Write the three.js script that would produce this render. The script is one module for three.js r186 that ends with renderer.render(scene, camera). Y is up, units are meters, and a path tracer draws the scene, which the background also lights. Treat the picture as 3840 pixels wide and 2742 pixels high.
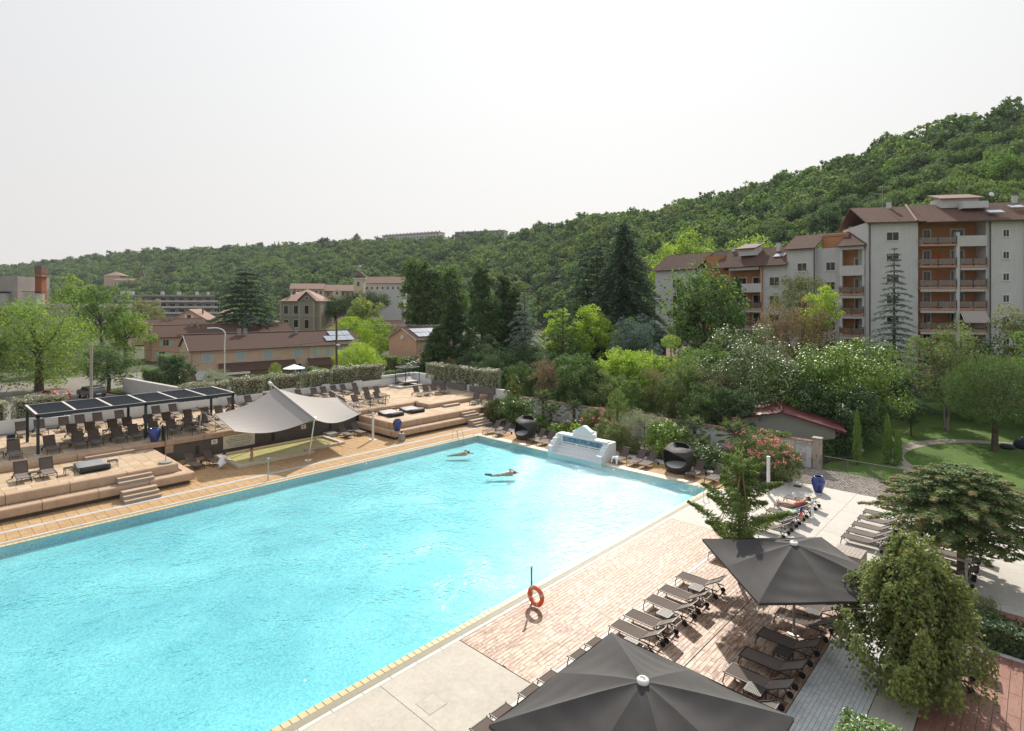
import * as THREE from 'three';
import { mergeGeometries } from 'three/addons/utils/BufferGeometryUtils.js';
import { MarchingCubes } from 'three/addons/objects/MarchingCubes.js';

// ---------------------------------------------------------------- camera, sky, sun, exposure
const scene = new THREE.Scene();
const W = 1024, H = 731, F = 568.8, HORIZON = 303;
const camera = new THREE.PerspectiveCamera(2 * Math.atan(H / 2 / F) * 180 / Math.PI, W / H, 0.3, 6000);
camera.position.set(36.21, 11.6, 34.29);
camera.rotation.y = 43.15 * Math.PI / 180;
camera.setViewOffset(W, H, 0, H / 2 - HORIZON, W, H);          // a shifted lens: verticals stay vertical
const renderer = new THREE.WebGLRenderer({ antialias: true });
renderer.setSize(W, H);
renderer.toneMapping = THREE.LinearToneMapping;
renderer.toneMappingExposure = 1.12;
renderer.shadowMap.enabled = true;
const SUN = new THREE.Vector3(-0.687, 1, -1.048).normalize();
{
  const w = 512, h = 256, d = new Float32Array(w * h * 4);
  for (let j = 0; j < h; j++) for (let i = 0; i < w; i++) {
    const up = ((j + 0.5) / h - 0.5) * Math.PI, ro = ((i + 0.5) / w - 0.5) * 2 * Math.PI;
    const x = Math.cos(ro) * Math.cos(up), y = Math.sin(up), z = Math.sin(ro) * Math.cos(up);
    const g = Math.acos(Math.min(1, x * SUN.x + y * SUN.y + z * SUN.z)) * 180 / Math.PI, e = Math.max(0, up) / (Math.PI / 2);
    const t = Math.min(1, Math.pow(e * 1.5, 0.7)), glow = Math.exp(-Math.pow(g / 58, 1.5));
    const hz = [0.58, 0.55, 0.535], zn = [0.43, 0.485, 0.585], gl = [0.48, 0.475, 0.42];
    for (let c = 0; c < 3; c++) d[(j * w + i) * 4 + c] = hz[c] + (zn[c] - hz[c]) * t + gl[c] * glow;
    d[(j * w + i) * 4 + 3] = 1;
  }
  const sky = new THREE.DataTexture(d, w, h, THREE.RGBAFormat, THREE.FloatType);
  sky.mapping = THREE.EquirectangularReflectionMapping; sky.magFilter = THREE.LinearFilter; sky.needsUpdate = true;
  scene.background = sky; scene.environment = sky;
}
const sun = new THREE.DirectionalLight(new THREE.Color(1, 0.93, 0.82), 4.9);
sun.name = 'sun';
sun.position.copy(SUN).multiplyScalar(200); sun.target.position.set(0, 0, 0);
sun.castShadow = true; sun.shadow.radius = 1.6; sun.shadow.mapSize.set(4096, 4096);
Object.assign(sun.shadow.camera, { left: -150, right: 150, top: 150, bottom: -150, near: 1, far: 600 });
scene.add(sun, sun.target);

// ---------------------------------------------------------------- helpers
const PI = Math.PI, V = (x, y, z) => new THREE.Vector3(x, y, z);
const rng = (seed) => { let s = seed >>> 0; return () => { s = (s + 0x6d2b79f5) | 0; let t = Math.imul(s ^ (s >>> 15), 1 | s); t = (t + Math.imul(t ^ (t >>> 7), 61 | t)) ^ t; return ((t ^ (t >>> 14)) >>> 0) / 4294967296; }; };
const lerp = (a, b, t) => a + (b - a) * t, clamp = (x, a = 0, b = 1) => Math.min(b, Math.max(a, x)), smooth = (a, b, x) => { const t = clamp((x - a) / (b - a)); return t * t * (3 - 2 * t); };
const used = {};
const numbered = (n) => { const k = used[n] = (used[n] ?? -1) + 1; return k ? n + '_' + String(k).padStart(3, '0') : n; };
function tag(o, label, category, group, kind) { if (label) o.userData.label = label; if (category) o.userData.category = category; if (group) o.userData.group = group; if (kind) o.userData.kind = kind; return o; }
function shade(o) { o.castShadow = o.receiveShadow = true; return o; }
function thing(name, label, category, pos = [0, 0, 0], turn = 0, group) {
  const o = new THREE.Group(); o.name = numbered(name); o.position.set(...pos); o.rotation.y = turn; scene.add(o);
  return tag(o, label, category, group);
}
function part(parent, name, geo, mat, pos, rot) {
  const m = shade(new THREE.Mesh(geo, mat)); m.name = name;
  if (pos) m.position.set(...pos);
  if (rot) m.rotation.set(...rot);
  parent.add(m); return m;
}
function whole(name, geo, mat, label, category, group, pos, turn) {      // a thing that is one mesh
  const m = part(scene, numbered(name), geo, mat, pos, turn ? [0, turn, 0] : null); return tag(m, label, category, group);
}
function struct(name, geo, mat, label, category) { const m = part(scene, numbered(name), geo, mat); return tag(m, label, category, null, 'structure'); }
function dup(o, pos, turn, label, group, scale) {
  const c = o.clone(); c.name = numbered(o.name.replace(/_\d{3}$/, '')); c.userData = { ...o.userData }; c.position.set(...pos); c.rotation.set(0, turn || 0, 0);
  if (label) c.userData.label = label;
  if (group) c.userData.group = group;
  if (scale) c.scale.set(...(Array.isArray(scale) ? scale : [scale, scale, scale]));
  scene.add(c); return c;
}
function muv(g) {                                                        // uv in metres from the face's main direction
  if (g.index) g = g.toNonIndexed();
  const p = g.attributes.position.array, n = p.length / 9, uv = new Float32Array(n * 6);
  for (let i = 0; i < n; i++) {
    const o = i * 9, ax = p[o + 3] - p[o], ay = p[o + 4] - p[o + 1], az = p[o + 5] - p[o + 2], bx = p[o + 6] - p[o], by = p[o + 7] - p[o + 1], bz = p[o + 8] - p[o + 2];
    const nx = Math.abs(ay * bz - az * by), ny = Math.abs(az * bx - ax * bz), nz = Math.abs(ax * by - ay * bx);
    for (let k = 0; k < 3; k++) {
      const x = p[o + k * 3], y = p[o + k * 3 + 1], z = p[o + k * 3 + 2], q = i * 6 + k * 2;
      if (ny >= nx && ny >= nz) { uv[q] = x; uv[q + 1] = z; } else if (nx > nz) { uv[q] = z; uv[q + 1] = y; } else { uv[q] = x; uv[q + 1] = y; }
    }
  }
  return g.setAttribute('uv', new THREE.BufferAttribute(uv, 2));
}
const TX = new THREE.Matrix4(), TQ = new THREE.Quaternion();
function move(g, x = 0, y = 0, z = 0, rx = 0, ry = 0, rz = 0) {
  TQ.setFromEuler(new THREE.Euler(rx, ry, rz)); TX.compose(V(x, y, z), TQ, V(1, 1, 1)); return g.applyMatrix4(TX);
}
const box = (w, h, d, x = 0, y = 0, z = 0, rx = 0, ry = 0, rz = 0) => muv(move(new THREE.BoxGeometry(w, h, d), x, y, z, rx, ry, rz));
const span = (x0, x1, y0, y1, z0, z1) => box(Math.abs(x1 - x0), Math.abs(y1 - y0), Math.abs(z1 - z0), (x0 + x1) / 2, (y0 + y1) / 2, (z0 + z1) / 2);
function plate(w, h, d, b = 0.006) {                                     // a slab with chamfered top edges, its top at y = 0
  const X = w / 2, Z = d / 2, t = [[-X + b, 0, -Z + b], [X - b, 0, -Z + b], [X - b, 0, Z - b], [-X + b, 0, Z - b]], m = [[-X, -b, -Z], [X, -b, -Z], [X, -b, Z], [-X, -b, Z]], l = m.map(([x, , z]) => [x, -h, z]);
  const a = [], q = (p0, p1, p2, p3) => a.push(...p0, ...p2, ...p1, ...p0, ...p3, ...p2);
  q(...t);
  for (let i = 0; i < 4; i++) { const j = (i + 1) % 4; q(m[i], m[j], t[j], t[i]); q(l[i], l[j], m[j], m[i]); }
  const g = new THREE.BufferGeometry().setAttribute('position', new THREE.BufferAttribute(new Float32Array(a), 3)); g.computeVertexNormals(); return muv(g);
}
function bar(a, b, w, h = w) {                                           // a square bar from a to b
  const A = V(...a), B = V(...b), d = B.clone().sub(A), L = d.length(), g = new THREE.BoxGeometry(w, L, h);
  TQ.setFromUnitVectors(V(0, 1, 0), d.normalize()); TX.compose(A.add(B).multiplyScalar(0.5), TQ, V(1, 1, 1)); return muv(g.applyMatrix4(TX));
}
function rod(a, b, r, r2 = r, n = 10, cap = true) {
  const A = V(...a), B = V(...b), d = B.clone().sub(A), L = d.length(), g = new THREE.CylinderGeometry(r2, r, L, n, 1, !cap);
  TQ.setFromUnitVectors(V(0, 1, 0), d.normalize()); TX.compose(A.add(B).multiplyScalar(0.5), TQ, V(1, 1, 1)); return g.applyMatrix4(TX).toNonIndexed();
}
const tube = (pts, r, n = 8, seg = 24, closed = false) => new THREE.TubeGeometry(new THREE.CatmullRomCurve3(pts.map((p) => V(...p)), closed), seg, r, n, closed).toNonIndexed();
const lathe = (pts, n = 32) => new THREE.LatheGeometry(pts.map((p) => new THREE.Vector2(...p)), n).toNonIndexed();
function join(...gs) {
  gs = gs.flat().map((g) => { g = g.index ? g.toNonIndexed() : g; if (!g.attributes.uv) muv(g); if (!g.attributes.normal) g.computeVertexNormals(); for (const k of Object.keys(g.attributes)) if (!['position', 'normal', 'uv'].includes(k)) g.deleteAttribute(k); return g; });
  return mergeGeometries(gs);
}
function prism(pts, h, y = 0, hole) {                                    // polygon in x, z raised by h
  const s = new THREE.Shape(pts.map(([x, z]) => new THREE.Vector2(x, -z)));
  if (hole) s.holes.push(new THREE.Path(hole.map(([x, z]) => new THREE.Vector2(x, -z))));
  return muv(move(new THREE.ExtrudeGeometry(s, { depth: h, bevelEnabled: false }), 0, y, 0, -PI / 2));
}
function sheet(pts, y = 0) { const s = new THREE.Shape(pts.map(([x, z]) => new THREE.Vector2(x, -z))); return muv(move(new THREE.ShapeGeometry(s), 0, y, 0, -PI / 2)); }
function grid(nu, nv, f) {                                               // a smooth parametric sheet
  const p = [], uv = [], ix = [];
  for (let j = 0; j <= nv; j++) for (let i = 0; i <= nu; i++) { const q = f(i / nu, j / nv); p.push(q[0], q[1], q[2]); uv.push(q[3] ?? i / nu, q[4] ?? j / nv); }
  for (let j = 0; j < nv; j++) for (let i = 0; i < nu; i++) { const a = j * (nu + 1) + i, b = a + 1, c = a + nu + 1, d = c + 1; ix.push(a, c, b, b, c, d); }
  const g = new THREE.BufferGeometry().setAttribute('position', new THREE.BufferAttribute(new Float32Array(p), 3)).setAttribute('uv', new THREE.BufferAttribute(new Float32Array(uv), 2));
  g.setIndex(ix); g.computeVertexNormals(); return g;
}
function extrude(pts, depth, bevel = 0.02) {                             // profile in x, y pulled along z from 0 to depth
  const s = new THREE.Shape(pts.map(([x, y]) => new THREE.Vector2(x, y)));
  return muv(new THREE.ExtrudeGeometry(s, { depth: depth - 2 * bevel, bevelEnabled: bevel > 0, bevelThickness: bevel, bevelSize: bevel, bevelOffset: -bevel, bevelSegments: 2, curveSegments: 10 }).translate(0, 0, bevel));
}

// ---------------------------------------------------------------- noise and textures
const hash = (x, y, s) => { let h = Math.imul(x, 374761393) ^ Math.imul(y, 668265263) ^ Math.imul(s, 2147483647 ^ 0x5bd1e995); h = Math.imul(h ^ (h >>> 13), 1274126177); return ((h ^ (h >>> 16)) >>> 0) / 4294967296; };
function vn(x, y, px, py, s) {                                           // value noise that repeats after px, py cells
  const x0 = Math.floor(x), y0 = Math.floor(y), fx = x - x0, fy = y - y0, u = fx * fx * (3 - 2 * fx), v = fy * fy * (3 - 2 * fy);
  const m = (a, p) => ((a % p) + p) % p, X0 = m(x0, px), X1 = m(x0 + 1, px), Y0 = m(y0, py), Y1 = m(y0 + 1, py);
  return lerp(lerp(hash(X0, Y0, s), hash(X1, Y0, s), u), lerp(hash(X0, Y1, s), hash(X1, Y1, s), u), v);
}
function fbm(u, v, fx, fy, oct, s) { let a = 0.5, t = 0, w = 0; for (let i = 0; i < oct; i++) { t += a * vn(u * fx, v * fy, fx, fy, s + i * 17); w += a; a *= 0.55; fx *= 2; fy *= 2; } return t / w; }
const toS = (c) => 255 * (c <= 0.0031308 ? c * 12.92 : 1.055 * Math.pow(clamp(c), 1 / 2.4) - 0.055);
function tex(n, metres, f, m2) {                                         // f(u, v) -> linear rgb
  const d = new Uint8Array(n * n * 4);
  for (let j = 0; j < n; j++) for (let i = 0; i < n; i++) { const c = f(i / n, j / n), o = (j * n + i) * 4; d[o] = toS(c[0]); d[o + 1] = toS(c[1]); d[o + 2] = toS(c[2]); d[o + 3] = 255; }
  const t = new THREE.DataTexture(d, n, n); t.colorSpace = THREE.SRGBColorSpace; t.wrapS = t.wrapT = THREE.RepeatWrapping; t.magFilter = THREE.LinearFilter; t.repeat.set(1 / metres, 1 / (m2 ?? metres)); t.needsUpdate = true; return t;
}
function gray(n, metres, f, m2) {
  const d = new Uint8Array(n * n * 4);
  for (let j = 0; j < n; j++) for (let i = 0; i < n; i++) { const c = clamp(f(i / n, j / n)) * 255, o = (j * n + i) * 4; d[o] = d[o + 1] = d[o + 2] = c; d[o + 3] = 255; }
  const t = new THREE.DataTexture(d, n, n); t.wrapS = t.wrapT = THREE.RepeatWrapping; t.magFilter = THREE.LinearFilter; t.repeat.set(1 / metres, 1 / (m2 ?? metres)); t.needsUpdate = true; return t;
}
const col = (r, g, b) => new THREE.Color().setRGB(r, g, b);
const mul = (c, k) => [c[0] * k, c[1] * k, c[2] * k], mix3 = (a, b, t) => [lerp(a[0], b[0], t), lerp(a[1], b[1], t), lerp(a[2], b[2], t)];
const M = {};
function mat(name, c, rough = 0.8, more = {}) { const m = new (more.transmission || more.clearcoat || more.sheen ? THREE.MeshPhysicalMaterial : THREE.MeshStandardMaterial)({ color: c ? col(...c) : 0xffffff, roughness: rough, side: THREE.DoubleSide, ...more }); m.name = name; return M[name] = m; }
const grainTex = (base, amt, metres, s, n = 256, blot = 0.12) => tex(n, metres, (u, v) => { const g = 1 + amt * (hash(Math.floor(u * n), Math.floor(v * n), s) - 0.5) * 2 * 0.6 + amt * (fbm(u, v, 32, 32, 2, s + 5) - 0.5) * 1.2 + blot * (fbm(u, v, 4, 4, 4, s + 3) - 0.5) * 2; return mul(base, g); });
// ---------------------------------------------------------------- materials (base colours are linear)
mat('concrete', null, 0.75, { map: grainTex([0.47, 0.425, 0.36], 0.16, 3.1, 11, 512, 0.14), bumpMap: gray(256, 0.9, (u, v) => hash(Math.floor(u * 256), Math.floor(v * 256), 4)), bumpScale: 0.002 });
mat('concretePale', null, 0.75, { map: grainTex([0.50, 0.465, 0.415], 0.12, 3.7, 12, 512, 0.10) });
mat('joint', [0.16, 0.13, 0.10], 0.9);
mat('jointDark', [0.07, 0.055, 0.045], 0.95);
mat('jointPale', [0.30, 0.27, 0.23], 0.9);
const aggTex = (a, b, c, s) => tex(512, 1.9, (u, v) => { const n = 512, h = hash(Math.floor(u * n / 2), Math.floor(v * n / 2), s), k = 0.8 + 0.4 * fbm(u, v, 6, 6, 4, s + 2); return mul(h < 0.34 ? a : h < 0.72 ? b : c, k); });
mat('aggregate', null, 0.85, { map: aggTex([0.34, 0.185, 0.075], [0.44, 0.27, 0.12], [0.52, 0.37, 0.20], 21) });
mat('pebbleStrip', null, 0.85, { map: aggTex([0.30, 0.28, 0.27], [0.52, 0.49, 0.47], [0.62, 0.60, 0.58], 22) });
mat('block', null, 0.85, { map: aggTex([0.38, 0.245, 0.155], [0.47, 0.32, 0.21], [0.54, 0.39, 0.27], 23) });
for (let i = 0; i < 4; i++) mat('terraceTile' + i, null, 0.8, { map: tex(256, 1.3, (u, v) => mul([0.52, 0.36 + i * 0.012, 0.215 + i * 0.018], (0.86 + i * 0.05) * (0.82 + 0.3 * fbm(u, v, 8, 8, 4, 31 + i) + 0.06 * hash(Math.floor(u * 256), Math.floor(v * 256), i)))) });
mat('plinth', [0.11, 0.095, 0.08], 0.9);
mat('greyWall', null, 0.85, { map: tex(512, 4, (u, v) => mul([0.135, 0.122, 0.108], 0.8 + 0.25 * fbm(u, v, 5, 5, 4, 41) + 0.2 * fbm(u, v, 60, 3, 2, 42))) });
mat('whiteWall', null, 0.75, { map: tex(512, 5, (u, v) => { const st = smooth(0.62, 0.8, fbm(u, v, 40, 2, 3, 51)) * 0.22, b = smooth(0.55, 0.8, fbm(u, v, 5, 5, 4, 52)) * 0.12; return mix3([0.74, 0.735, 0.72], [0.42, 0.39, 0.34], st + b); }) });
mat('flakyWall', null, 0.8, { map: tex(1024, 7, (u, v) => { const p = smooth(0.60, 0.66, fbm(u, v, 9, 9, 5, 55)), st = smooth(0.6, 0.85, fbm(u, v, 50, 3, 3, 56)) * 0.35; return mix3(mix3([0.72, 0.715, 0.70], [0.40, 0.37, 0.34], p * 0.6), [0.35, 0.32, 0.28], st); }) });
mat('fountainWhite', null, 0.6, { map: tex(512, 3, (u, v) => mul([0.80, 0.795, 0.78], 0.92 + 0.1 * fbm(u, v, 10, 10, 4, 57))) });
mat('stoneGrey', null, 0.8, { map: grainTex([0.32, 0.29, 0.25], 0.25, 1.2, 58) });
mat('plantBox', [0.16, 0.15, 0.145], 0.7);
// worn stamped planks: brown boards with pale worn streaks
const plankTex = (s, dark, pale) => tex(512, 1.6, (u, v) => {
  const st = fbm(u, v, 40, 5, 3, s), wear = fbm(u, v, 5, 3, 4, s + 9), fine = fbm(u, v, 120, 14, 2, s + 3);
  const w = smooth(0.43, 0.66, st * 0.55 + wear * 0.6 + (fine - 0.5) * 0.25); return mix3(mul(dark, 0.85 + 0.4 * fine), pale, w * 0.9);
});
for (let i = 0; i < 3; i++) mat('plank' + i, null, 0.55, { map: plankTex(60 + i * 7, [[0.23, 0.105, 0.058], [0.20, 0.09, 0.052], [0.27, 0.13, 0.075]][i], [0.52, 0.385, 0.29]) });
for (let i = 0; i < 2; i++) mat('redTile' + i, null, 0.6, { map: plankTex(90 + i * 5, [0.235, 0.105, 0.075], [0.29, 0.145, 0.105]) });
for (let i = 0; i < 3; i++) mat('whiteTile' + i, [[0.62, 0.63, 0.62], [0.57, 0.58, 0.575], [0.66, 0.665, 0.65]][i], 0.3);
for (let i = 0; i < 4; i++) mat('cobble' + i, null, 0.75, { map: grainTex([[0.33, 0.29, 0.25], [0.40, 0.36, 0.315], [0.27, 0.235, 0.20], [0.36, 0.30, 0.25]][i], 0.3, 0.6, 110 + i, 128, 0.25) });
mat('copingTile', null, 0.35, { map: grainTex([0.60, 0.47, 0.27], 0.06, 2, 121, 256, 0.12) });
mat('copingStone', null, 0.6, { map: grainTex([0.60, 0.56, 0.50], 0.08, 2, 122, 256, 0.12) });
mat('grate', [0.50, 0.46, 0.36], 0.5);
mat('greyPlaster', [0.40, 0.39, 0.37], 0.8);
// pool: a blue painted basin, caustic sparkle painted in as uneven mosaic tile tone
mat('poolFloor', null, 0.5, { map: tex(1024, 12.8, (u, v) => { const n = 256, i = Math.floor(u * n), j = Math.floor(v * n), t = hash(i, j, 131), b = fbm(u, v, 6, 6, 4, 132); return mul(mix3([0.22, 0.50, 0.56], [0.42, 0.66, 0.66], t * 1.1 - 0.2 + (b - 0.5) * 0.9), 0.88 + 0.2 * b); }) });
mat('poolBand', [0.05, 0.10, 0.16], 0.3);
const wave = (u, v) => { // 20 m of ripples of several lengths
  const wx = fbm(u, v, 9, 9, 2, 140) * 0.12, wy = fbm(u, v, 9, 9, 2, 141) * 0.12;
  const r = (x) => 1 - Math.abs(2 * x - 1);
  return 0.42 * r(vn((u + wx) * 56, (v + wy) * 70, 56, 70, 142)) + 0.30 * r(vn((u + wy) * 120, (v + wx) * 150, 120, 150, 143)) + 0.18 * r(vn((u + wx) * 260, (v - wy) * 310, 260, 310, 144)) + 0.10 * vn(u * 330, v * 380, 330, 380, 145);
};
mat('water', [0.66, 0.95, 0.975], 0.04, { transmission: 1, thickness: 0, ior: 1.33, bumpMap: gray(2048, 20, wave), bumpScale: 0.055 });
mat('paddleWater', [0.93, 0.95, 0.80], 0.05, { transmission: 1, thickness: 0, ior: 1.33, bumpMap: M.water.bumpMap, bumpScale: 0.05 });
mat('paddleFloor', null, 0.6, { map: grainTex([0.60, 0.54, 0.30], 0.08, 2, 135) });
mat('foam', [0.9, 0.93, 0.93], 0.6, { transmission: 0.4, thickness: 0 });
// furniture
mat('frameDark', [0.035, 0.028, 0.025], 0.45);
mat('frameBlack', [0.03, 0.025, 0.023], 0.45);
mat('sling', [0.135, 0.10, 0.08], 0.95, { transmission: 0.28, thickness: 0 });
M.slingDark = M.sling;
mat('tableTop', [0.055, 0.048, 0.045], 0.5);
mat('rubber', [0.012, 0.012, 0.013], 0.7);
mat('steel', [0.62, 0.60, 0.57], 0.25, { metalness: 1 });
mat('steelDull', [0.50, 0.47, 0.42], 0.42, { metalness: 0.8 });
mat('whiteMetal', [0.72, 0.72, 0.70], 0.45);
mat('whitePlastic', [0.75, 0.74, 0.72], 0.4);
mat('anthracite', [0.022, 0.030, 0.038], 0.45);
mat('anthraciteSlat', [0.036, 0.045, 0.056], 0.55);
mat('pergolaRail', [0.58, 0.55, 0.52], 0.45);
mat('canopy', null, 0.9, { map: tex(256, 1.5, (u, v) => mul([0.050, 0.046, 0.045], 0.88 + 0.25 * fbm(u, v, 9, 9, 3, 151))) , transmission: 0.06, thickness: 0 });
mat('sail', null, 0.9, { map: tex(256, 2, (u, v) => mul([0.36, 0.33, 0.305], 0.93 + 0.12 * fbm(u, v, 60, 4, 3, 152))), transmission: 0.12, thickness: 0 });
mat('blueGlaze', null, 0.18, { map: tex(256, 1, (u, v) => mul([0.012, 0.035, 0.20], 0.6 + 0.9 * fbm(u, v, 5, 7, 4, 153))), clearcoat: 0.6, clearcoatRoughness: 0.1 });
mat('wickerBlack', null, 0.5, { color: col(0.04, 0.035, 0.032), bumpMap: gray(256, 0.16, (u, v) => 0.5 + 0.5 * Math.sin(u * 16 * PI) * Math.sin(v * 16 * PI)), bumpScale: 0.006 });
mat('wickerTop', null, 0.55, { color: col(0.04, 0.035, 0.032), bumpMap: M.wickerBlack.bumpMap, bumpScale: 0.008 });
mat('cushionGrey', [0.36, 0.345, 0.335], 0.9);
mat('cushionPale', [0.52, 0.49, 0.46], 0.9);
mat('vinylGrey', [0.29, 0.285, 0.28], 0.45);
mat('vinylBlack', [0.018, 0.018, 0.021], 0.3);
mat('towelWhite', [0.80, 0.81, 0.85], 0.95);
mat('orange', [0.72, 0.115, 0.03], 0.5);
mat('tapeGrey', [0.45, 0.45, 0.45], 0.4);
mat('rope', [0.55, 0.52, 0.42], 0.9);
mat('oldWood', null, 0.8, { map: tex(256, 1.2, (u, v) => mul([0.40, 0.35, 0.30], 0.65 + 0.6 * fbm(u, v, 50, 4, 4, 161))) });
mat('oldWoodSide', null, 0.8, { map: tex(256, 1.2, (u, v) => mul([0.40, 0.35, 0.30], 0.55 + 0.7 * fbm(u, v, 5, 50, 4, 162))) });
mat('bark', null, 0.95, { map: tex(256, 1, (u, v) => mul([0.115, 0.085, 0.062], 0.5 + fbm(u, v, 24, 5, 4, 163))) });
mat('barkPale', null, 0.9, { map: tex(256, 1, (u, v) => mix3([0.34, 0.30, 0.25], [0.10, 0.085, 0.07], smooth(0.5, 0.75, fbm(u, v, 8, 14, 4, 164)))) });
mat('soil', null, 1, { map: grainTex([0.085, 0.062, 0.045], 0.4, 2, 165) });
mat('whiteGravel', null, 0.9, { map: aggTex([0.45, 0.43, 0.41], [0.62, 0.60, 0.57], [0.70, 0.68, 0.66], 166) });
mat('grass', null, 0.95, { map: tex(1024, 6, (u, v) => { const n = fbm(u, v, 260, 260, 2, 171), b = fbm(u, v, 7, 7, 4, 172); return mul(mix3([0.055, 0.12, 0.012], [0.115, 0.20, 0.022], n * 0.7 + b * 0.4), 0.75 + 0.4 * b); }), bumpMap: gray(512, 1.4, (u, v) => fbm(u, v, 120, 120, 2, 173)), bumpScale: 0.03 });
mat('gravelPath', null, 0.95, { map: grainTex([0.33, 0.285, 0.235], 0.35, 2.2, 174, 512, 0.2) });
mat('asphalt', null, 0.9, { map: grainTex([0.20, 0.175, 0.15], 0.25, 4, 175, 512, 0.25) });
mat('earth', null, 1, { map: tex(512, 20, (u, v) => mix3([0.05, 0.07, 0.02], [0.10, 0.10, 0.05], fbm(u, v, 12, 12, 5, 176))) });
mat('glass', [0.55, 0.60, 0.62], 0.05, { transmission: 0.5, thickness: 0 });
mat('railGlass', [0.55, 0.45, 0.38], 0.1, { transmission: 0.75, thickness: 0 });
mat('paneDark', [0.018, 0.02, 0.024], 0.08);
mat('red', [0.40, 0.02, 0.025], 0.3, { clearcoat: 1, clearcoatRoughness: 0.05 });
mat('carDark', [0.02, 0.022, 0.027], 0.3, { clearcoat: 1, clearcoatRoughness: 0.05 });
mat('tailLamp', [0.45, 0.02, 0.02], 0.2);
mat('hubcap', [0.55, 0.55, 0.56], 0.35, { metalness: 0.7 });
// ---------------------------------------------------------------- the setting: ground, pool, decks
const CY = Math.cos(43.15 * PI / 180), SY = Math.sin(43.15 * PI / 180);
function seen(x, y, z) {                                                 // distance ahead of the camera if in view, else 0
  const dx = x - 36.21, dz = z - 34.29, r = dx * CY - dz * SY, d = -dx * SY - dz * CY;
  return d > 1 && Math.abs(r / d) < 0.93 && (11.6 - y) / d < 0.78 ? d : 0;
}
// pieces: {x, z, y, w, d, t (turn), m}; the 300 that show largest become parts, the others one field
function pave(parent, name, pieces, mats, h, bevel = 0.005, limit = 300, variants = 4) {
  const cache = {}, R = rng(name.length * 977 + pieces.length);
  const geo = (w, d, v) => { const k = w.toFixed(2) + '_' + d.toFixed(2) + '_' + v; if (!cache[k]) { const g = plate(+w.toFixed(2), h, +d.toFixed(2), bevel), u = g.attributes.uv; for (let i = 0; i < u.count; i++) u.setXY(i, u.getX(i) + v * 0.37 + w, u.getY(i) + v * 0.61 + d); cache[k] = g; } return cache[k]; };
  for (const p of pieces) { const d = seen(p.x, p.y, p.z); p.s = d ? p.w * p.d / (d * d) * (11.6 - p.y) / d : 0; p.m ??= Math.floor(R() * mats.length); p.v ??= Math.floor(R() * variants); }
  pieces.sort((a, b) => b.s - a.s);
  const rest = {};
  pieces.forEach((p, i) => {
    if (i < limit && p.s > 0) { part(parent, name, geo(p.w, p.d, p.v), mats[p.m], [p.x, p.y, p.z], p.t ? [0, p.t, 0] : null); return; }
    const k = p.m + '_' + p.v; (rest[k] ??= []).push(p);
  });
  const byMat = {};
  for (const list of Object.values(rest)) for (const p of list) (byMat[p.m] ??= []).push(p);
  for (const [m, list] of Object.entries(byMat)) {
    const w0 = list[0].w, d0 = list[0].d, im = shade(new THREE.InstancedMesh(geo(w0, d0, 0), mats[m], list.length)); im.name = name + '_field'; im.userData.kind = 'stuff';
    const q = new THREE.Quaternion(), mm = new THREE.Matrix4();
    list.forEach((p, i) => { q.setFromAxisAngle(V(0, 1, 0), p.t || 0); mm.compose(V(p.x, p.y, p.z), q, V(p.w / w0, 1, p.d / d0)); im.setMatrixAt(i, mm); });
    parent.add(im);
  }
}
function fieldGrid(x0, x1, z0, z1, y, w, d, gap, stagger = 0, jit = 0, seed = 1) {   // courses along x, pieces along z
  const R = rng(seed), out = [];
  for (let x = x0, k = 0; x < x1 - 0.02; x += w, k++) {
    const ww = Math.min(w, x1 - x); let z = z0 - (stagger ? ((k * stagger) % 1) * d : 0);
    while (z < z1 - 0.02) { const len = d * (1 + jit * (R() - 0.5)), a = Math.max(z, z0), b = Math.min(z + len, z1); if (b - a > 0.04) out.push({ x: x + ww / 2, z: (a + b) / 2, y: y + (R() - 0.5) * 0.002, w: ww - gap, d: b - a - gap }); z += len; }
  }
  return out;
}
// big ground with an opening where the terrace, pool and decks lie
struct('ground', join(sheet([[-900, -420], [700, -420], [700, -9.62], [-900, -9.62]], -0.12), sheet([[-900, -9.62], [-21.9, -9.62], [-21.9, 400], [-900, 400]], -0.12), sheet([[-21.9, 60], [700, 60], [700, 400], [-21.9, 400]], -0.12), sheet([[60, -9.62], [700, -9.62], [700, 60], [60, 60]], -0.12)), M.earth, 'dark green earth and rough ground all round the pool grounds', 'ground');

// pool basin and water
const PX = 20.83, PZ = 52, PD = -0.5;
const basin = struct('pool_basin', sheet([[0, 0], [PX, 0], [PX, PZ], [0, PZ]], PD), M.poolFloor, 'pale blue mosaic floor and walls of the big swimming pool with caustic sparkle painted in', 'pool');
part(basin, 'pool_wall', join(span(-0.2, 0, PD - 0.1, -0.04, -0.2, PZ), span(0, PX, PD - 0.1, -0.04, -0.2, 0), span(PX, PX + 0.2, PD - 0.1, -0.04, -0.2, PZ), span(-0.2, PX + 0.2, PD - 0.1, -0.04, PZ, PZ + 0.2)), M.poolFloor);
const waterG = new THREE.PlaneGeometry(PX, PZ, 1, 1).rotateX(-PI / 2).translate(PX / 2, -0.03, PZ / 2);
struct('pool_water', muv(waterG), M.water, 'rippled turquoise water of the big swimming pool', 'water');

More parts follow.
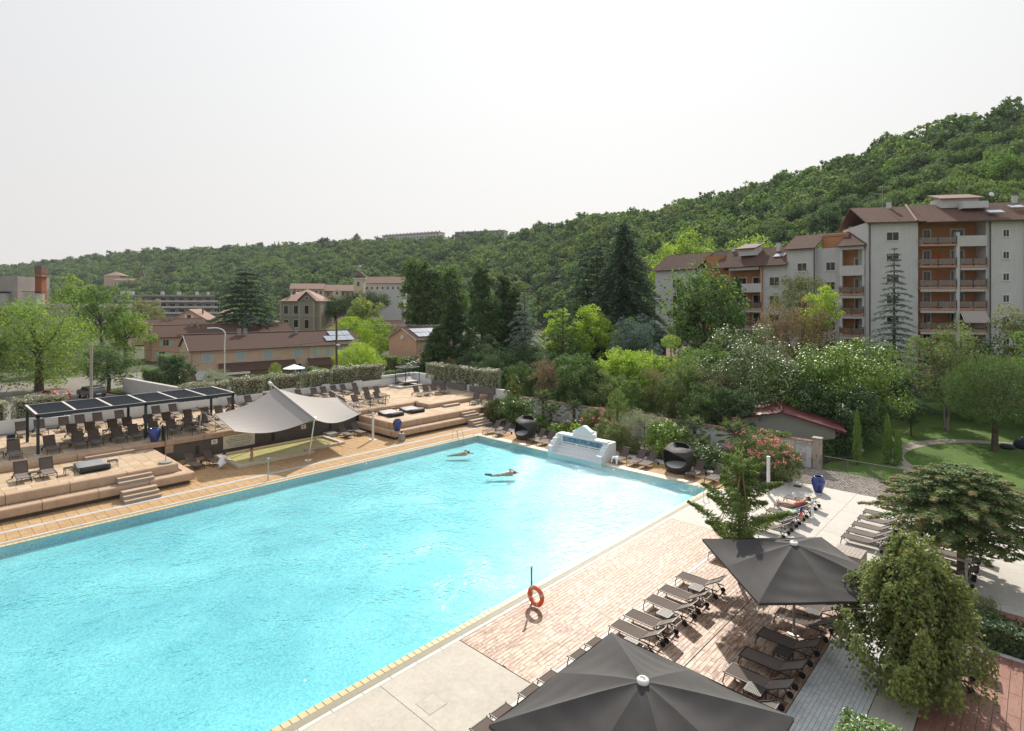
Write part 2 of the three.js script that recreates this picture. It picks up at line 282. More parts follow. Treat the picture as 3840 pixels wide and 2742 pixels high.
// pool edge: glazed tiles, drain grate, stone kerb
const edge = struct('pool_edge', join(span(-0.70, -0.005, -0.3, -0.03, -0.7, PZ), span(PX + 0.005, PX + 0.67, -0.3, -0.03, -0.7, PZ), span(-0.005, PX + 0.005, -0.3, -0.03, -0.7, -0.005)), M.copingStone, 'pool edge of cream glazed tiles, drain grate and pale stone kerb', 'pool edge');
{
  const ps = [], st = [];
  for (let z = 0.125; z < PZ; z += 0.25) { ps.push({ x: PX + 0.135, z, y: 0, w: 0.26, d: 0.244, m: 0 }); ps.push({ x: -0.135, z, y: 0, w: 0.26, d: 0.244, m: 0 }); }
  for (let x = -0.13; x < PX + 0.27; x += 0.25) ps.push({ x, z: -0.135, y: 0, w: 0.244, d: 0.26, m: 0 });
  pave(edge, 'glazed_tile', ps, [M.copingTile], 0.06, 0.012);
  for (let z = 0.5; z < PZ; z += 1) { st.push({ x: PX + 0.595, z, y: 0, w: 0.15, d: 0.992, m: 0 }); st.push({ x: -0.62, z, y: 0, w: 0.15, d: 0.992, m: 0 }); }
  for (let x = 0; x < PX; x += 1) st.push({ x, z: -0.485, y: 0, w: 0.992, d: 0.42, m: 0 });
  pave(edge, 'kerb_stone', st, [M.copingStone], 0.06, 0.008);
  const im = shade(new THREE.InstancedMesh(plate(0.24, 0.03, 0.014, 0.002), M.grate, 4600)); im.name = 'grate'; im.userData.kind = 'stuff'; let n = 0; const mm = new THREE.Matrix4();
  for (let z = 0.01; z < PZ - 1 && n < 4598; z += 0.024) { mm.makeTranslation(PX + 0.395, 0, z); im.setMatrixAt(n++, mm); mm.makeTranslation(-0.41, 0, z); im.setMatrixAt(n++, mm); }
  im.count = n; edge.add(im);
}

// terrace-side deck of washed aggregate slabs
const sideDeck = struct('aggregate_deck', join(span(-21, -0.70, -0.25, -0.018, -9.4, 56), span(-2.6, PX + 0.67, -0.25, -0.018, -9.4, -0.70)), M.jointDark, 'deck of ochre washed aggregate slabs beside the pool', 'paving');
{
  const ps = [...fieldGrid(-2.05, -0.72, -5, 34, 0, 1.33, 0.52, 0.012, 0, 0, 3), ...fieldGrid(-4.05, -2.42, -5, 34, 0, 1.63, 0.52, 0.012, 0, 0, 4), ...fieldGrid(-10.3, -4.05, 5.9, 21.6, 0, 1.25, 1.04, 0.012, 0.5, 0, 5)];
  pave(sideDeck, 'slab', ps, [M.aggregate], 0.05, 0.006, 300, 6);
  part(sideDeck, 'pebble_strip', span(-2.41, -2.06, -0.05, 0.001, -5, 34), M.pebbleStrip);
  part(sideDeck, 'far_walk', span(-2.0, PX + 0.65, -0.05, 0.0, -3.0, -0.71), M.aggregate);
}
struct('planting_bed', span(-3.0, 23.9, -0.2, 0.004, -9.3, -3.0), M.soil, 'dark soil bed between the pool walk and white wall', 'bed');
struct('white_gravel', join(span(-1.5, 21.2, 0.0, 0.012, -3.9, -3.0)), M.whiteGravel, 'strip of white gravel in front of the shrubs', 'gravel');

// hotel-side decks
const deck = struct('concrete_deck', join(span(21.5, 30.84, -0.3, -0.012, -5.3, 60), span(30.84, 60, -0.3, -0.012, -5.3, 60)), M.joint, 'sun deck of pale concrete panels beside the pool', 'paving');
{
  const ps = [];
  const panel = (x0, x1, z0, z1, m = 0) => ps.push({ x: (x0 + x1) / 2, z: (z0 + z1) / 2, y: 0, w: x1 - x0 - 0.014, d: z1 - z0 - 0.014, m });
  panel(21.5, 27.87, -5.3, 0.4, 1); panel(21.5, 27.87, 0.4, 6.1, 1); panel(27.87, 30.85, -5.3, -1.5, 1); panel(27.87, 30.85, -1.5, 2.2, 1); panel(27.87, 30.85, 2.2, 6.1, 1);
  panel(21.5, 24.93, 21.25, 24.45); panel(21.5, 24.93, 24.45, 28.6); panel(21.5, 24.93, 28.6, 33); panel(25.08, 30.85, 21.25, 28.5); panel(25.08, 30.85, 28.5, 36);
  panel(32.55, 41, -5.3, 0.5, 1); panel(32.55, 41, 0.5, 6.05, 1); panel(32.55, 33.6, 9.6, 30, 0);
  pave(deck, 'panel', ps, [M.concrete, M.concretePale], 0.06, 0.006, 300, 2);
  part(deck, 'joint_strip', span(24.935, 25.075, -0.05, 0.003, 6.1, 33), M.copingStone);
  part(deck, 'hatch', join(span(22.92, 23.58, -0.05, 0.0045, 23.55, 24.2)), M.stoneGrey);
  part(deck, 'hatch_lid', span(22.935, 23.565, -0.05, 0.006, 23.565, 24.185), M.concrete);
}
const wood = struct('plank_deck', span(21.5, 30.85, -0.2, -0.008, 6.1, 21.25), M.jointDark, 'deck of brown stamped boards worn pale between the pool and loungers', 'deck');
{
  const ps = [...fieldGrid(21.52, 24.92, 6.12, 21.23, 0.002, 0.155, 0.95, 0.007, 0.37, 0.7, 7), ...fieldGrid(25.09, 27.80, 6.12, 21.23, 0.002, 0.155, 0.95, 0.007, 0.41, 0.7, 8), ...fieldGrid(27.83, 30.84, 6.12, 21.23, 0.002, 0.155, 0.95, 0.007, 0.33, 0.7, 9)];
  pave(wood, 'plank', ps, [M.plank0, M.plank1, M.plank2], 0.03, 0.004, 300, 7);
}
const tiles = struct('white_tile_walk', span(30.85, 32.55, -0.2, -0.006, -5.3, 32), M.jointDark, 'walkway of small white square tiles beside the plank deck', 'walkway');
pave(tiles, 'white_tile', fieldGrid(30.86, 32.54, -5.28, 30, 0.003, 0.12, 0.12, 0.008, 0, 0, 11), [M.whiteTile0, M.whiteTile1, M.whiteTile2], 0.02, 0.002, 300, 1);
const red = struct('red_board_terrace', span(33.6, 41, -0.2, 0.0, 6.05, 30), M.jointDark, 'terrace of reddish brown boards beyond the low hedge', 'terrace');
pave(red, 'red_board', [...fieldGrid(33.62, 40.9, 9.7, 29, 0.016, 0.3, 1.2, 0.006, 0.37, 0, 12), ...fieldGrid(33.62, 40.9, 6.08, 8.1, 0.016, 0.3, 1.2, 0.006, 0.37, 0, 13)], [M.redTile0, M.redTile1], 0.03, 0.003, 300, 3);
const cob = struct('cobble_strip', span(23.6, 60, -0.3, -0.02, -9.62, -5.3), M.soil, 'strip of weathered grey cobbles before the garden fence', 'cobbles');
{
  const R = rng(77), ps = [];
  for (let z = -9.5, k = 0; z < -5.34; z += 0.17, k++) for (let x = 23.7 + (k % 2) * 0.09; x < 44; x += 0.19) ps.push({ x: x + (R() - 0.5) * 0.02, z: z + (R() - 0.5) * 0.02 + 0.08, y: 0.012 + (R() - 0.5) * 0.02, w: [0.165, 0.15, 0.175][Math.floor(R() * 3)], d: [0.145, 0.135, 0.15][Math.floor(R() * 3)], t: (R() - 0.5) * 0.14 });
  pave(cob, 'cobble', ps, [M.cobble0, M.cobble1, M.cobble2, M.cobble3], 0.08, 0.028, 300, 2);
}
part(cob, 'drain_cover', span(25.0, 25.55, -0.05, 0.03, -7.25, -6.95), M.jointDark);
part(cob, 'drain_cover', span(24.55, 25.0, -0.05, 0.008, -4.6, -4.1), M.jointDark);
// garden lawn and winding path beyond the fence
struct('lawn', join(sheet([[24.7, -9.62], [90, -9.62], [90, -60], [24.7, -60]], -0.03)), M.grass, 'mown green lawn beyond the garden fence', 'lawn');
{
  const c = new THREE.CatmullRomCurve3([[60, -30], [40, -28.5], [34, -27.9], [30.5, -26], [28.3, -22], [27.7, -18], [28.4, -15.4], [30, -13.2], [33, -11.7], [38, -10.9], [60, -10.6]].map(([x, z]) => V(x, 0, z)));
  struct('garden_path', grid(120, 1, (u, v) => { const p = c.getPointAt(u), t = c.getTangentAt(u), w = (v - 0.5) * 1.25; return [p.x - t.z * w, -0.015, p.z + t.x * w, p.x - t.z * w, p.z + t.x * w]; }), M.gravelPath, 'curving grey gravel path through the lawn', 'path');
}
struct('car_park', sheet([[-75, -6], [-24.5, 4], [-24.5, 60], [-75, 60]], -0.06), M.asphalt, 'worn tarmac of the small car park', 'car park');
struct('verge', sheet([[-58, 4], [-44, 8.5], [-42, 14], [-56, 13.5]], -0.05), M.grass, 'grass verge at the edge of the car park', 'verge');
// ---------------------------------------------------------------- stepped terraces of rounded washed-concrete blocks
const Y1 = 0.70, Y2 = 1.25, Y3 = 1.65;
const blockGeo = {};
function blockProfile(h, d, r = 0.13) { const p = [[-d, 0], [-0.04, 0], [0, 0.04]]; for (let i = 0; i <= 5; i++) { const a = i / 5 * PI / 2; p.push([-r + r * Math.cos(a), h - r + r * Math.sin(a)]); } p.push([-d, h]); return p; }
function block(parent, h, d, len, x, y, z, turn = 0) {                    // front towards +x, running along -z from z
  const k = [h, d, len.toFixed(2)].join(); blockGeo[k] ??= extrude(blockProfile(h, d), len - 0.02, 0.012);
  return part(parent, 'block', blockGeo[k], M.block, [x, y, z], turn ? [0, turn, 0] : null);
}
function blockRow(parent, h, d, x, y, z0, z1, len = 2.55) {               // along z, front face at x
  const n = Math.max(1, Math.round(Math.abs(z1 - z0) / len)), l = (z1 - z0) / n;
  for (let i = 0; i < n; i++) block(parent, h, d, l, x, y, z0 + i * l + 0.01);
}
function blockEnd(parent, h, d, z, y, x0, x1, sgn, len = 2.4) {           // along x, front face at z, facing sgn z
  const n = Math.max(1, Math.round(Math.abs(x1 - x0) / len)), l = (x1 - x0) / n;
  for (let i = 0; i < n; i++) block(parent, h, d, l, sgn > 0 ? x0 + i * l + 0.01 : x0 + (i + 1) * l - 0.01, y, z, sgn > 0 ? -PI / 2 + PI : PI / 2);
}
function fixEnd(m) { return m; }
const TT = [M.terraceTile0, M.terraceTile1, M.terraceTile2, M.terraceTile3];
function steps(parent, n, x, y, z0, z1, rise, run, top) {                 // n treads rising towards -x; x is the lowest front
  for (let i = 0; i < n; i++) {
    part(parent, 'step', span(x - run * i - (n - i) * run - 0.2, x - run * i, y + (i ? 0 : 0), y + rise * (i + 1) - 0.03, z0 + 0.02 * i, z1 - 0.02 * i), M.stoneGrey);
    part(parent, 'tread', span(x - run * i - run - 0.03, x - run * i + 0.01, y + rise * (i + 1) - 0.03, y + rise * (i + 1), z0 + 0.02 * i - 0.005, z1 - 0.02 * i + 0.005), M.block);
  }
}
// the side with the solar-slatted pergola
const tl = struct('stepped_terrace', join(span(-4.4, -4.06, 0, Y1 - 0.03, 21.75, 36), span(-10.8, -4.4, 0, Y1 - 0.04, 21.75, 36)), M.plinth, 'stepped terrace of rounded sandy blocks below the pergola', 'terrace');
part(tl, 'platform_core', span(-10.8, -5.0, Y1 - 0.04, Y2 - 0.03, 22.45, 36), M.joint);
blockRow(tl, Y1 - 0.22, 0.5, -3.82, 0.22, 21.5, 36.8);
blockRow(tl, Y2 - Y1 + 0.01, 0.55, -4.68, Y1 - 0.01, 22.2, 36.2);
{
  const e = (x0, x1, h, y, z) => { const g = extrude(blockProfile(h, 0.5), Math.abs(x1 - x0) - 0.02, 0.012); part(tl, 'block', g, M.block, [x0 + 0.01, y, z], [0, PI / 2, 0]); };
  // end faces look towards -z: profile front (+x) turned to -z
  e(-10.2, -4.35, Y1 - 0.22, 0.22, 21.46); e(-10.2, -5.25, Y2 - Y1 + 0.01, Y1 - 0.01, 22.16);
}
blockRow(tl, Y3 - Y2 + 0.01, 0.5, -10.15, Y2 - 0.01, 21.45, 36.75);
steps(tl, 3, -2.40, 0, 23.78, 25.65, 0.175, 0.34); steps(tl, 2, -3.95, Y1, 23.75, 25.6, 0.18, 0.36); steps(tl, 1, -9.75, Y2, 23.4, 26.2, 0.2, 0.36);
pave(tl, 'tile', [...fieldGrid(-4.66, -4.30, 21.9, 34, Y1 + 0.002, 0.36, 0.66, 0.01, 0, 0, 21), ...fieldGrid(-10.15, -5.2, 22.6, 34, Y2 + 0.002, 0.62, 0.62, 0.01, 0, 0, 22)], TT, 0.03, 0.004, 300, 4);
// upper terrace
const ut = struct('upper_terrace', span(-21.35, -10.6, 0.2, Y3 - 0.016, -9.1, 36), M.joint, 'upper sun terrace paved with sandy square tiles', 'terrace');
part(ut, 'terrace_core', span(-10.61, -8.3, 0.2, Y3 - 0.017, -9.0, -0.85), M.joint);
pave(ut, 'tile', [...fieldGrid(-21.0, -10.6, -8.9, 33, Y3, 0.62, 0.62, 0.01, 0, 0, 23), ...fieldGrid(-10.58, -8.35, -8.9, -1.3, Y3, 0.55, 0.62, 0.01, 0, 0, 24)], TT, 0.03, 0.004, 300, 4);
part(ut, 'gutter_strip', span(-21.33, -21.0, 0.3, Y3 + 0.03, -9.1, 36), M.plinth);
const rw = whole('retaining_wall', span(-10.75, -10.36, 0, Y2, 5.72, 21.45), M.greyWall, 'dark grey retaining wall with sandy coping behind the paddling pool', 'wall');
{ const n = 6, l = (21.43 - 5.75) / n; for (let i = 0; i < n; i++) part(rw, 'coping_block', extrude(blockProfile(0.4, 0.5, 0.1), l - 0.02, 0.01), M.block, [-10.16, Y2, 5.75 + i * l + 0.01]); }
for (const z of [19.25, 13.5, 8.35]) part(rw, 'niche', span(-10.37, -10.345, 0.22, 0.85, z - 0.13, z + 0.13), M.jointDark);
part(rw, 'end_slab', span(-10.36, -10.2, 0.7, 1.24, 20.9, 21.44), M.block);
// the far side
const tr = struct('far_stepped_terrace', join(span(-10.8, -4.1, 0, Y1 - 0.03, -4.8, 5.75)), M.plinth, 'stepped terrace of rounded sandy blocks with two black daybeds', 'terrace');
part(tr, 'platform_core', span(-10.8, -5.0, Y1 - 0.04, Y2 - 0.03, -7.2, 5.35), M.joint);
part(tr, 'platform_core', span(-8.3, -4.6, 0, Y2 - 0.032, -9.1, -4.8), M.plinth);
blockRow(tr, Y1 - 0.22, 0.5, -3.88, 0.22, -4.95, 5.98); blockRow(tr, Y2 - Y1 + 0.01, 0.55, -4.72, Y1 - 0.01, -7.3, 5.58);
{
  const e = (x0, x1, h, y, z) => { const n = 2, l = (x1 - x0) / n; for (let i = 0; i < n; i++) part(tr, 'block', extrude(blockProfile(h, 0.5), l - 0.02, 0.012), M.block, [x0 + (i + 1) * l - 0.01, y, z], [0, -PI / 2, 0]); };
  e(-10.1, -4.4, Y1 - 0.22, 0.22, 6.02); e(-10.1, -5.25, Y2 - Y1 + 0.01, Y1 - 0.01, 5.62); e(-9.95, -8.3, Y3 - Y2 + 0.01, Y2 - 0.01, -0.82);
}
blockRow(tr, Y3 - Y2 + 0.01, 0.5, -10.05, Y2 - 0.01, -0.8, 5.7, 2.2); blockRow(tr, Y3 - Y2 + 0.01, 0.5, -7.88, Y2 - 0.01, -9.0, -0.84, 2.7);
steps(tr, 3, -2.45, 0, -4.2, -2.1, 0.175, 0.34); steps(tr, 2, -3.98, Y1, -3.95, -2.1, 0.18, 0.36); steps(tr, 1, -7.05, Y2, -4.2, -2.25, 0.2, 0.4);
pave(tr, 'tile', [...fieldGrid(-10.4, -5.24, -0.7, 5.2, Y2 + 0.002, 0.62, 0.62, 0.01, 0, 0, 25), ...fieldGrid(-7.86, -5.24, -9.0, -0.7, Y2 + 0.002, 0.62, 0.62, 0.01, 0, 0, 26), ...fieldGrid(-4.7, -4.36, -4.8, 5.6, Y1 + 0.002, 0.34, 0.66, 0.01, 0, 0, 27)], TT, 0.03, 0.004, 300, 4);
// white parapet walls
const ww = whole('terrace_wall', join(span(-21.62, -21.36, 0, 2.5, -9.3, 36), ...[[29.6, 26.9], [25.0, 17.4], [13.8, 12.2], [9.6, 6.2], [3.1, 2.2], [-0.8, -1.8], [-4.5, -9.3]].map(([a, b]) => span(-21.66, -21.33, 0.5, 2.66, b, a)), span(-21.66, -21.33, 2.6, 2.93, -9.3, -4.5)), M.whiteWall, 'white rendered wall with planting troughs along the upper terrace', 'wall');
for (const [a, b] of [[26.9, 25.0], [17.4, 13.8], [12.2, 9.6], [6.2, 3.1], [2.2, -0.8], [-1.8, -4.5]]) part(ww, 'trough_panel', span(-21.36, -21.28, 1.9, 2.5, b + 0.12, a - 0.12), M.whiteWall);
const fw = whole('far_terrace_wall', join(span(-21.5, -17.4, 0, 2.95, -9.5, -9.22), span(-17.4, -4.6, 0, 2.35, -9.5, -9.22)), M.whiteWall, 'white wall behind the grey planters at the terrace end', 'wall');
for (const x of [-13.8, -10.0]) part(fw, 'pier', span(x - 0.35, x + 0.35, 0, 2.6, -9.56, -9.16), M.whiteWall);
const gw = whole('garden_wall', join(span(-4.6, 24.2, 0, 1.84, -9.62, -9.34)), M.flakyWall, 'long flaking white wall with tile coping behind the shrubs', 'wall');
{
  const R = rng(5), g0 = extrude([[0.25, 0], [0.22, 0.03], [0, 0.11], [-0.22, 0.03], [-0.25, 0], [-0.2, -0.01], [0.2, -0.01]], 0.23, 0.006).rotateY(PI / 2);
  mat('roofTileA', null, 0.85, { map: grainTex([0.30, 0.15, 0.095], 0.3, 0.7, 201, 128, 0.3) }); mat('roofTileB', null, 0.85, { map: grainTex([0.22, 0.12, 0.085], 0.3, 0.7, 202, 128, 0.3) });
  for (let x = -4.5; x < 24.2; x += 0.235) part(gw, 'coping_tile', g0, R() < 0.5 ? M.roofTileA : M.roofTileB, [x, 1.84 + R() * 0.012, -9.48]);
}
{
  const p = thing('gate_pillar', 'stained pinkish stone gate pillar at the end of garden wall', 'pillar', [24.55, 0, -9.5]);
  mat('pillarStone', null, 0.85, { map: tex(256, 2.4, (u, v) => mix3([0.50, 0.41, 0.35], [0.16, 0.14, 0.12], smooth(0.52, 0.72, fbm(u, v, 9, 4, 5, 203)) * 0.8)) });
  part(p, 'shaft', box(0.5, 2.05, 0.46, 0, 1.02, 0), M.pillarStone); part(p, 'cap', box(0.62, 0.12, 0.58, 0, 2.11, 0), M.stoneGrey);
}
// paddling pool
{
  const pp = thing('paddling_pool', 'shallow paddling pool with cream stone rim by the retaining wall', 'paddling pool', [0, 0, 0]);
  const o = [[-9.45, 18.35], [-5.0, 18.35], [-5.0, 12.65], [-5.9, 12.65], [-5.9, 9.5], [-9.45, 9.5]], i = [[-9.15, 18.0], [-5.32, 18.0], [-5.32, 12.95], [-6.2, 12.95], [-6.2, 9.8], [-9.15, 9.8]];
  mat('rimStone', null, 0.7, { map: grainTex([0.56, 0.48, 0.36], 0.12, 1.4, 205) });
  part(pp, 'rim', prism(o, 0.17, 0.0, i), M.rimStone); part(pp, 'floor', prism(i, 0.02, 0.002), M.paddleFloor); part(pp, 'water', sheet(i, 0.10), M.paddleWater);
  const cv = thing('hatch_slab', 'two grey concrete hatch slabs at the end of the paddling pool', 'slab', [-9.3, 0, 8.7]); part(cv, 'slab', box(1.0, 0.3, 0.9, 0, 0.15, 0.2), M.greyPlaster); part(cv, 'slab', box(0.9, 0.06, 0.7, 0.3, 0.04, -0.8), M.greyPlaster);
}
// signs on the retaining wall
function textPlane(w, h, draw, px = 256) {
  const c = document.createElement('canvas'); c.width = px; c.height = Math.round(px * h / w); const g = c.getContext('2d'); draw(g, c.width, c.height);
  const t = new THREE.CanvasTexture(c); t.colorSpace = THREE.SRGBColorSpace; const m = new THREE.MeshStandardMaterial({ map: t, roughness: 0.6, side: THREE.DoubleSide }); m.name = 'print'; return m;
}
{
  const s = thing('rules_sign', 'large cream sign with French and English rules on grey wall', 'sign', [-10.345, 0.72, 16.2], PI / 2);
  part(s, 'panel', box(2.42, 1.0, 0.03, 0, 0, 0), M.whitePlastic);
  part(s, 'lettering', new THREE.PlaneGeometry(2.4, 0.98).translate(0, 0, 0.018), textPlane(2.4, 0.98, (g, w, h) => {
    g.fillStyle = '#e9e4d8'; g.fillRect(0, 0, w, h); g.fillStyle = '#2d2c2c'; g.textAlign = 'center'; g.font = 'bold ' + h * 0.135 + 'px sans-serif';
    g.fillText('Les enfants doivent être', w / 2, h * 0.2, w * 0.9); g.fillText('accompagnés et restent sous la', w / 2, h * 0.36, w * 0.92); g.fillText('responsabilité de leurs parents.', w / 2, h * 0.52, w * 0.92);
    g.font = h * 0.115 + 'px sans-serif'; g.fillText('Children must be accompanied and', w / 2, h * 0.68, w * 0.9); g.fillText('remain under the responsibility', w / 2, h * 0.81, w * 0.9); g.fillText('of their parents.', w / 2, h * 0.94, w * 0.9);
  }, 512));
  const ns = (z, y, label) => {
    const o = thing('no_diving_sign', label, 'sign', [-10.345, y, z], PI / 2, 'small pictogram signs on the retaining wall');
    part(o, 'panel', box(0.44, 0.36, 0.02), M.whitePlastic);
    part(o, 'pictogram', new THREE.PlaneGeometry(0.43, 0.35).translate(0, 0, 0.013), textPlane(0.43, 0.35, (g, w, h) => { g.fillStyle = '#efece6'; g.fillRect(0, 0, w, h); g.strokeStyle = '#a8382f'; g.lineWidth = h * 0.06; g.beginPath(); g.arc(w / 2, h * 0.45, h * 0.22, 0, 7); g.stroke(); g.fillStyle = '#222'; g.fillRect(w * 0.42, h * 0.4, w * 0.16, h * 0.1); g.beginPath(); g.moveTo(w * 0.4, h * 0.28); g.lineTo(w * 0.6, h * 0.62); g.stroke(); g.fillStyle = '#555'; g.fillRect(w * 0.3, h * 0.78, w * 0.4, h * 0.05); }, 128));
  };
  ns(18.05, 0.95, 'small white pictogram sign beside the large rules sign'); ns(10.85, 0.95, 'small white pictogram sign behind the sail pole');
}
// fountain block at the far end of the pool
{
  const f = thing('fountain_block', 'white stepped fountain wall with tiled blue letters at pool end', 'fountain', [7.9, 0, 0]);
  const L = 5.0;
  // side scroll piers: profile in (depth, height), pulled along x
  const prof = [[0.04, -0.3], [0.04, 0.50]]; for (let i = 0; i <= 6; i++) { const a = i / 6 * PI / 2; prof.push([-0.36 - 0.12 * Math.sin(a) * 0.3, 0.52 + 0.02 * i]); }
  const pier = [[0.04, -0.3], [0.04, 0.52], [-0.34, 0.54], [-0.36, 0.80]]; for (let i = 1; i <= 6; i++) { const a = i / 6 * PI / 2; pier.push([-0.36 - 0.24 * Math.sin(a), 1.04 - 0.24 * Math.cos(a)]); }
  pier.push([-0.86, 1.04], [-0.88, 1.17], [-1.0, 1.19], [-1.0, 1.26], [-1.9, 1.26], [-1.9, -0.3]);
  const g = extrude(pier.map(([a, b]) => [a, b]), 0.46, 0.012);            // x = depth, y = height, z along the pier's width
  for (const x of [0.46, L]) part(f, 'pier', g.clone().rotateY(-PI / 2), M.fountainWhite, [x, 0, 0]);
  part(f, 'basin_step', join(span(0.46, L - 0.46, -0.3, 0.06, -1.0, 0.03), span(0.46, L - 0.46, 0.06, 0.30, -1.0, -0.42), span(0.46, L - 0.46, 0.3, 0.5, -1.0, -0.72)), M.fountainWhite);
  part(f, 'back_wall', join(span(0.46, L - 0.46, 0.1, 1.24, -1.35, -0.98), span(0.2, L - 0.2, 1.24, 1.36, -1.5, -0.93), span(0.1, L - 0.1, 1.2, 1.27, -1.9, -1.45), span(0.46, L - 0.46, 0.1, 1.15, -1.9, -1.4)), M.fountainWhite);
  const bell = [[-1.0, 0], [-1.0, 0.42], [-0.82, 0.44], [-0.80, 0.52]]; for (let i = 0; i <= 16; i++) { const t = -1 + i / 8; bell.push([t * 0.78, 0.55 + 0.36 * Math.pow(Math.cos(t * PI / 2), 1.3) + 0.02 * Math.cos(t * PI * 2)]); }
  bell.push([0.80, 0.52], [0.82, 0.44], [1.0, 0.42], [1.0, 0]);
  part(f, 'pediment', extrude(bell, 0.42, 0.012), M.fountainWhite, [2.48, 1.24, -1.62]);
  part(f, 'pediment_back', span(1.85, 3.25, 1.2, 1.72, -1.95, -1.62), M.fountainWhite);
  for (const [a, b] of [[0.75, 1.95], [2.15, 3.1], [3.3, 4.3]]) part(f, 'spout_slot', span(a, b, 0.66, 0.70, -0.985, -0.974), M.jointDark);
  const sg = part(f, 'tile_panel', span(0.72, 4.42, 0.80, 1.19, -0.985, -0.962), mat('mosaicGrey', null, 0.4, { map: tex(256, 0.64, (u, v) => { const n = 32; return mul([0.20, 0.30, 0.34], 0.75 + 0.5 * hash(Math.floor(u * n), Math.floor(v * n), 208)); }) }));
  mat('letterBlue', [0.012, 0.05, 0.32], 0.3);
  const S = 0.038, letter = { L: [[0, 0, 0, 1], [0, 0, 1, 0]], Y: [[0, 1, 0.5, 0.5], [1, 1, 0.5, 0.5], [0.5, 0.5, 0.5, 0]], O: [[0, 0, 0, 1], [0, 1, 1, 1], [1, 1, 1, 0], [1, 0, 0, 0]], N: [[0, 0, 0, 1], [0, 1, 1, 0], [1, 0, 1, 1]], '-': [[0.3, 0.5, 0.6, 0.5]], P: [[0, 0, 0, 1], [0, 1, 1, 1], [1, 1, 1, 0.5], [1, 0.5, 0, 0.5]], A: [[0, 0, 0.5, 1], [0.5, 1, 1, 0], [0.2, 0.4, 0.8, 0.4]], G: [[1, 1, 0, 1], [0, 1, 0, 0], [0, 0, 1, 0], [1, 0, 1, 0.5], [1, 0.5, 0.55, 0.5]], E: [[0, 0, 0, 1], [0, 0, 1, 0], [0, 0.5, 0.8, 0.5], [0, 1, 1, 1]] };
  let x = 0.86; for (const ch of 'LYON-PLAGE') { const w = ch === '-' ? 0.2 : 0.28; part(sg, 'letter', join(letter[ch].map(([a, b, c, d]) => bar([x + a * w, 0.86 + b * 0.27, -0.958], [x + c * w, 0.86 + d * 0.27, -0.958], S, 0.008))), M.letterBlue); x += w + 0.076; }
}
// ---------------------------------------------------------------- loungers
function makeLounger(back, slingMat, frameMat, label, group) {            // foot at x = 0, head towards +x
  const t = thing('sun_lounger', label, 'sun lounger', [0, -50, 0], 0, group), ca = Math.cos(back), sa = Math.sin(back), hx = 1.18, hy = 0.33, bl = 0.80;
  part(t, 'frame', join(...[-1, 1].map((s) => [bar([0.02, 0.315, s * 0.315], [1.74, 0.30, s * 0.315], 0.03, 0.03), bar([0.0, 0.335, s * 0.315], [-0.03, 0.30, s * 0.315], 0.03, 0.03)]), bar([0, 0.315, -0.315], [0, 0.315, 0.315], 0.03), bar([0.03, 0.20, -0.30], [0.03, 0.20, 0.30], 0.022), bar([1.62, 0.17, -0.3], [1.62, 0.17, 0.3], 0.02)), frameMat);
  part(t, 'seat', grid(2, 10, (u, v) => { const x = v * hx, s = Math.sin(v * PI); return [x, 0.338 - 0.03 * s - 0.02 * Math.pow(1 - v, 6), (u - 0.5) * 0.60]; }), slingMat);
  const b = part(t, 'backrest', grid(2, 8, (u, v) => { const l = v * bl, s = 0.025 * Math.sin(v * PI); return [hx + 0.02 + l * ca + s * sa, hy + 0.012 + l * sa - s * ca, (u - 0.5) * 0.60]; }), slingMat);
  part(b, 'back_frame', join(...[-1, 1].map((s) => bar([hx, hy, s * 0.315], [hx + bl * 1.02 * ca, hy + bl * 1.02 * sa, s * 0.315], 0.028)), bar([hx + bl * ca, hy + bl * sa, -0.315], [hx + bl * ca, hy + bl * sa, 0.315], 0.028), bar([hx + bl * 0.55 * ca, hy + bl * 0.55 * sa - 0.02, -0.28], [1.52, 0.22, -0.24], 0.016), bar([hx + bl * 0.55 * ca, hy + bl * 0.55 * sa - 0.02, 0.28], [1.52, 0.22, 0.24], 0.016)), frameMat);
  for (const s of [-1, 1]) part(t, 'leg', bar([0.03, 0.31, s * 0.315], [-0.04, 0, s * 0.33], 0.03), frameMat);
  for (const s of [-1, 1]) { part(t, 'leg', bar([1.50, 0.30, s * 0.315], [1.68, 0.03, s * 0.33], 0.034), frameMat); part(t, 'wheel', join(new THREE.CylinderGeometry(0.095, 0.095, 0.045, 18).rotateX(PI / 2).translate(1.69, 0.095, s * 0.36)), M.rubber); }
  return t;
}
const LG = {
  near: makeLounger(0.56, M.sling, M.frameDark), up: makeLounger(0.92, M.sling, M.frameDark), mid: makeLounger(0.80, M.sling, M.frameDark), shade: makeLounger(0.50, M.sling, M.frameDark),
};
const first = {};
function lounger(kind, x, y, z, turn, label, group) {
  if (!first[kind]) { const o = first[kind] = LG[kind]; o.position.set(x, y, z); o.rotation.y = turn; o.userData.label = label; o.userData.group = group; return o; }
  return dup(LG[kind], [x, y, z], turn, label, group);
}
const R5 = rng(505), jit = (a) => (R5() - 0.5) * a;
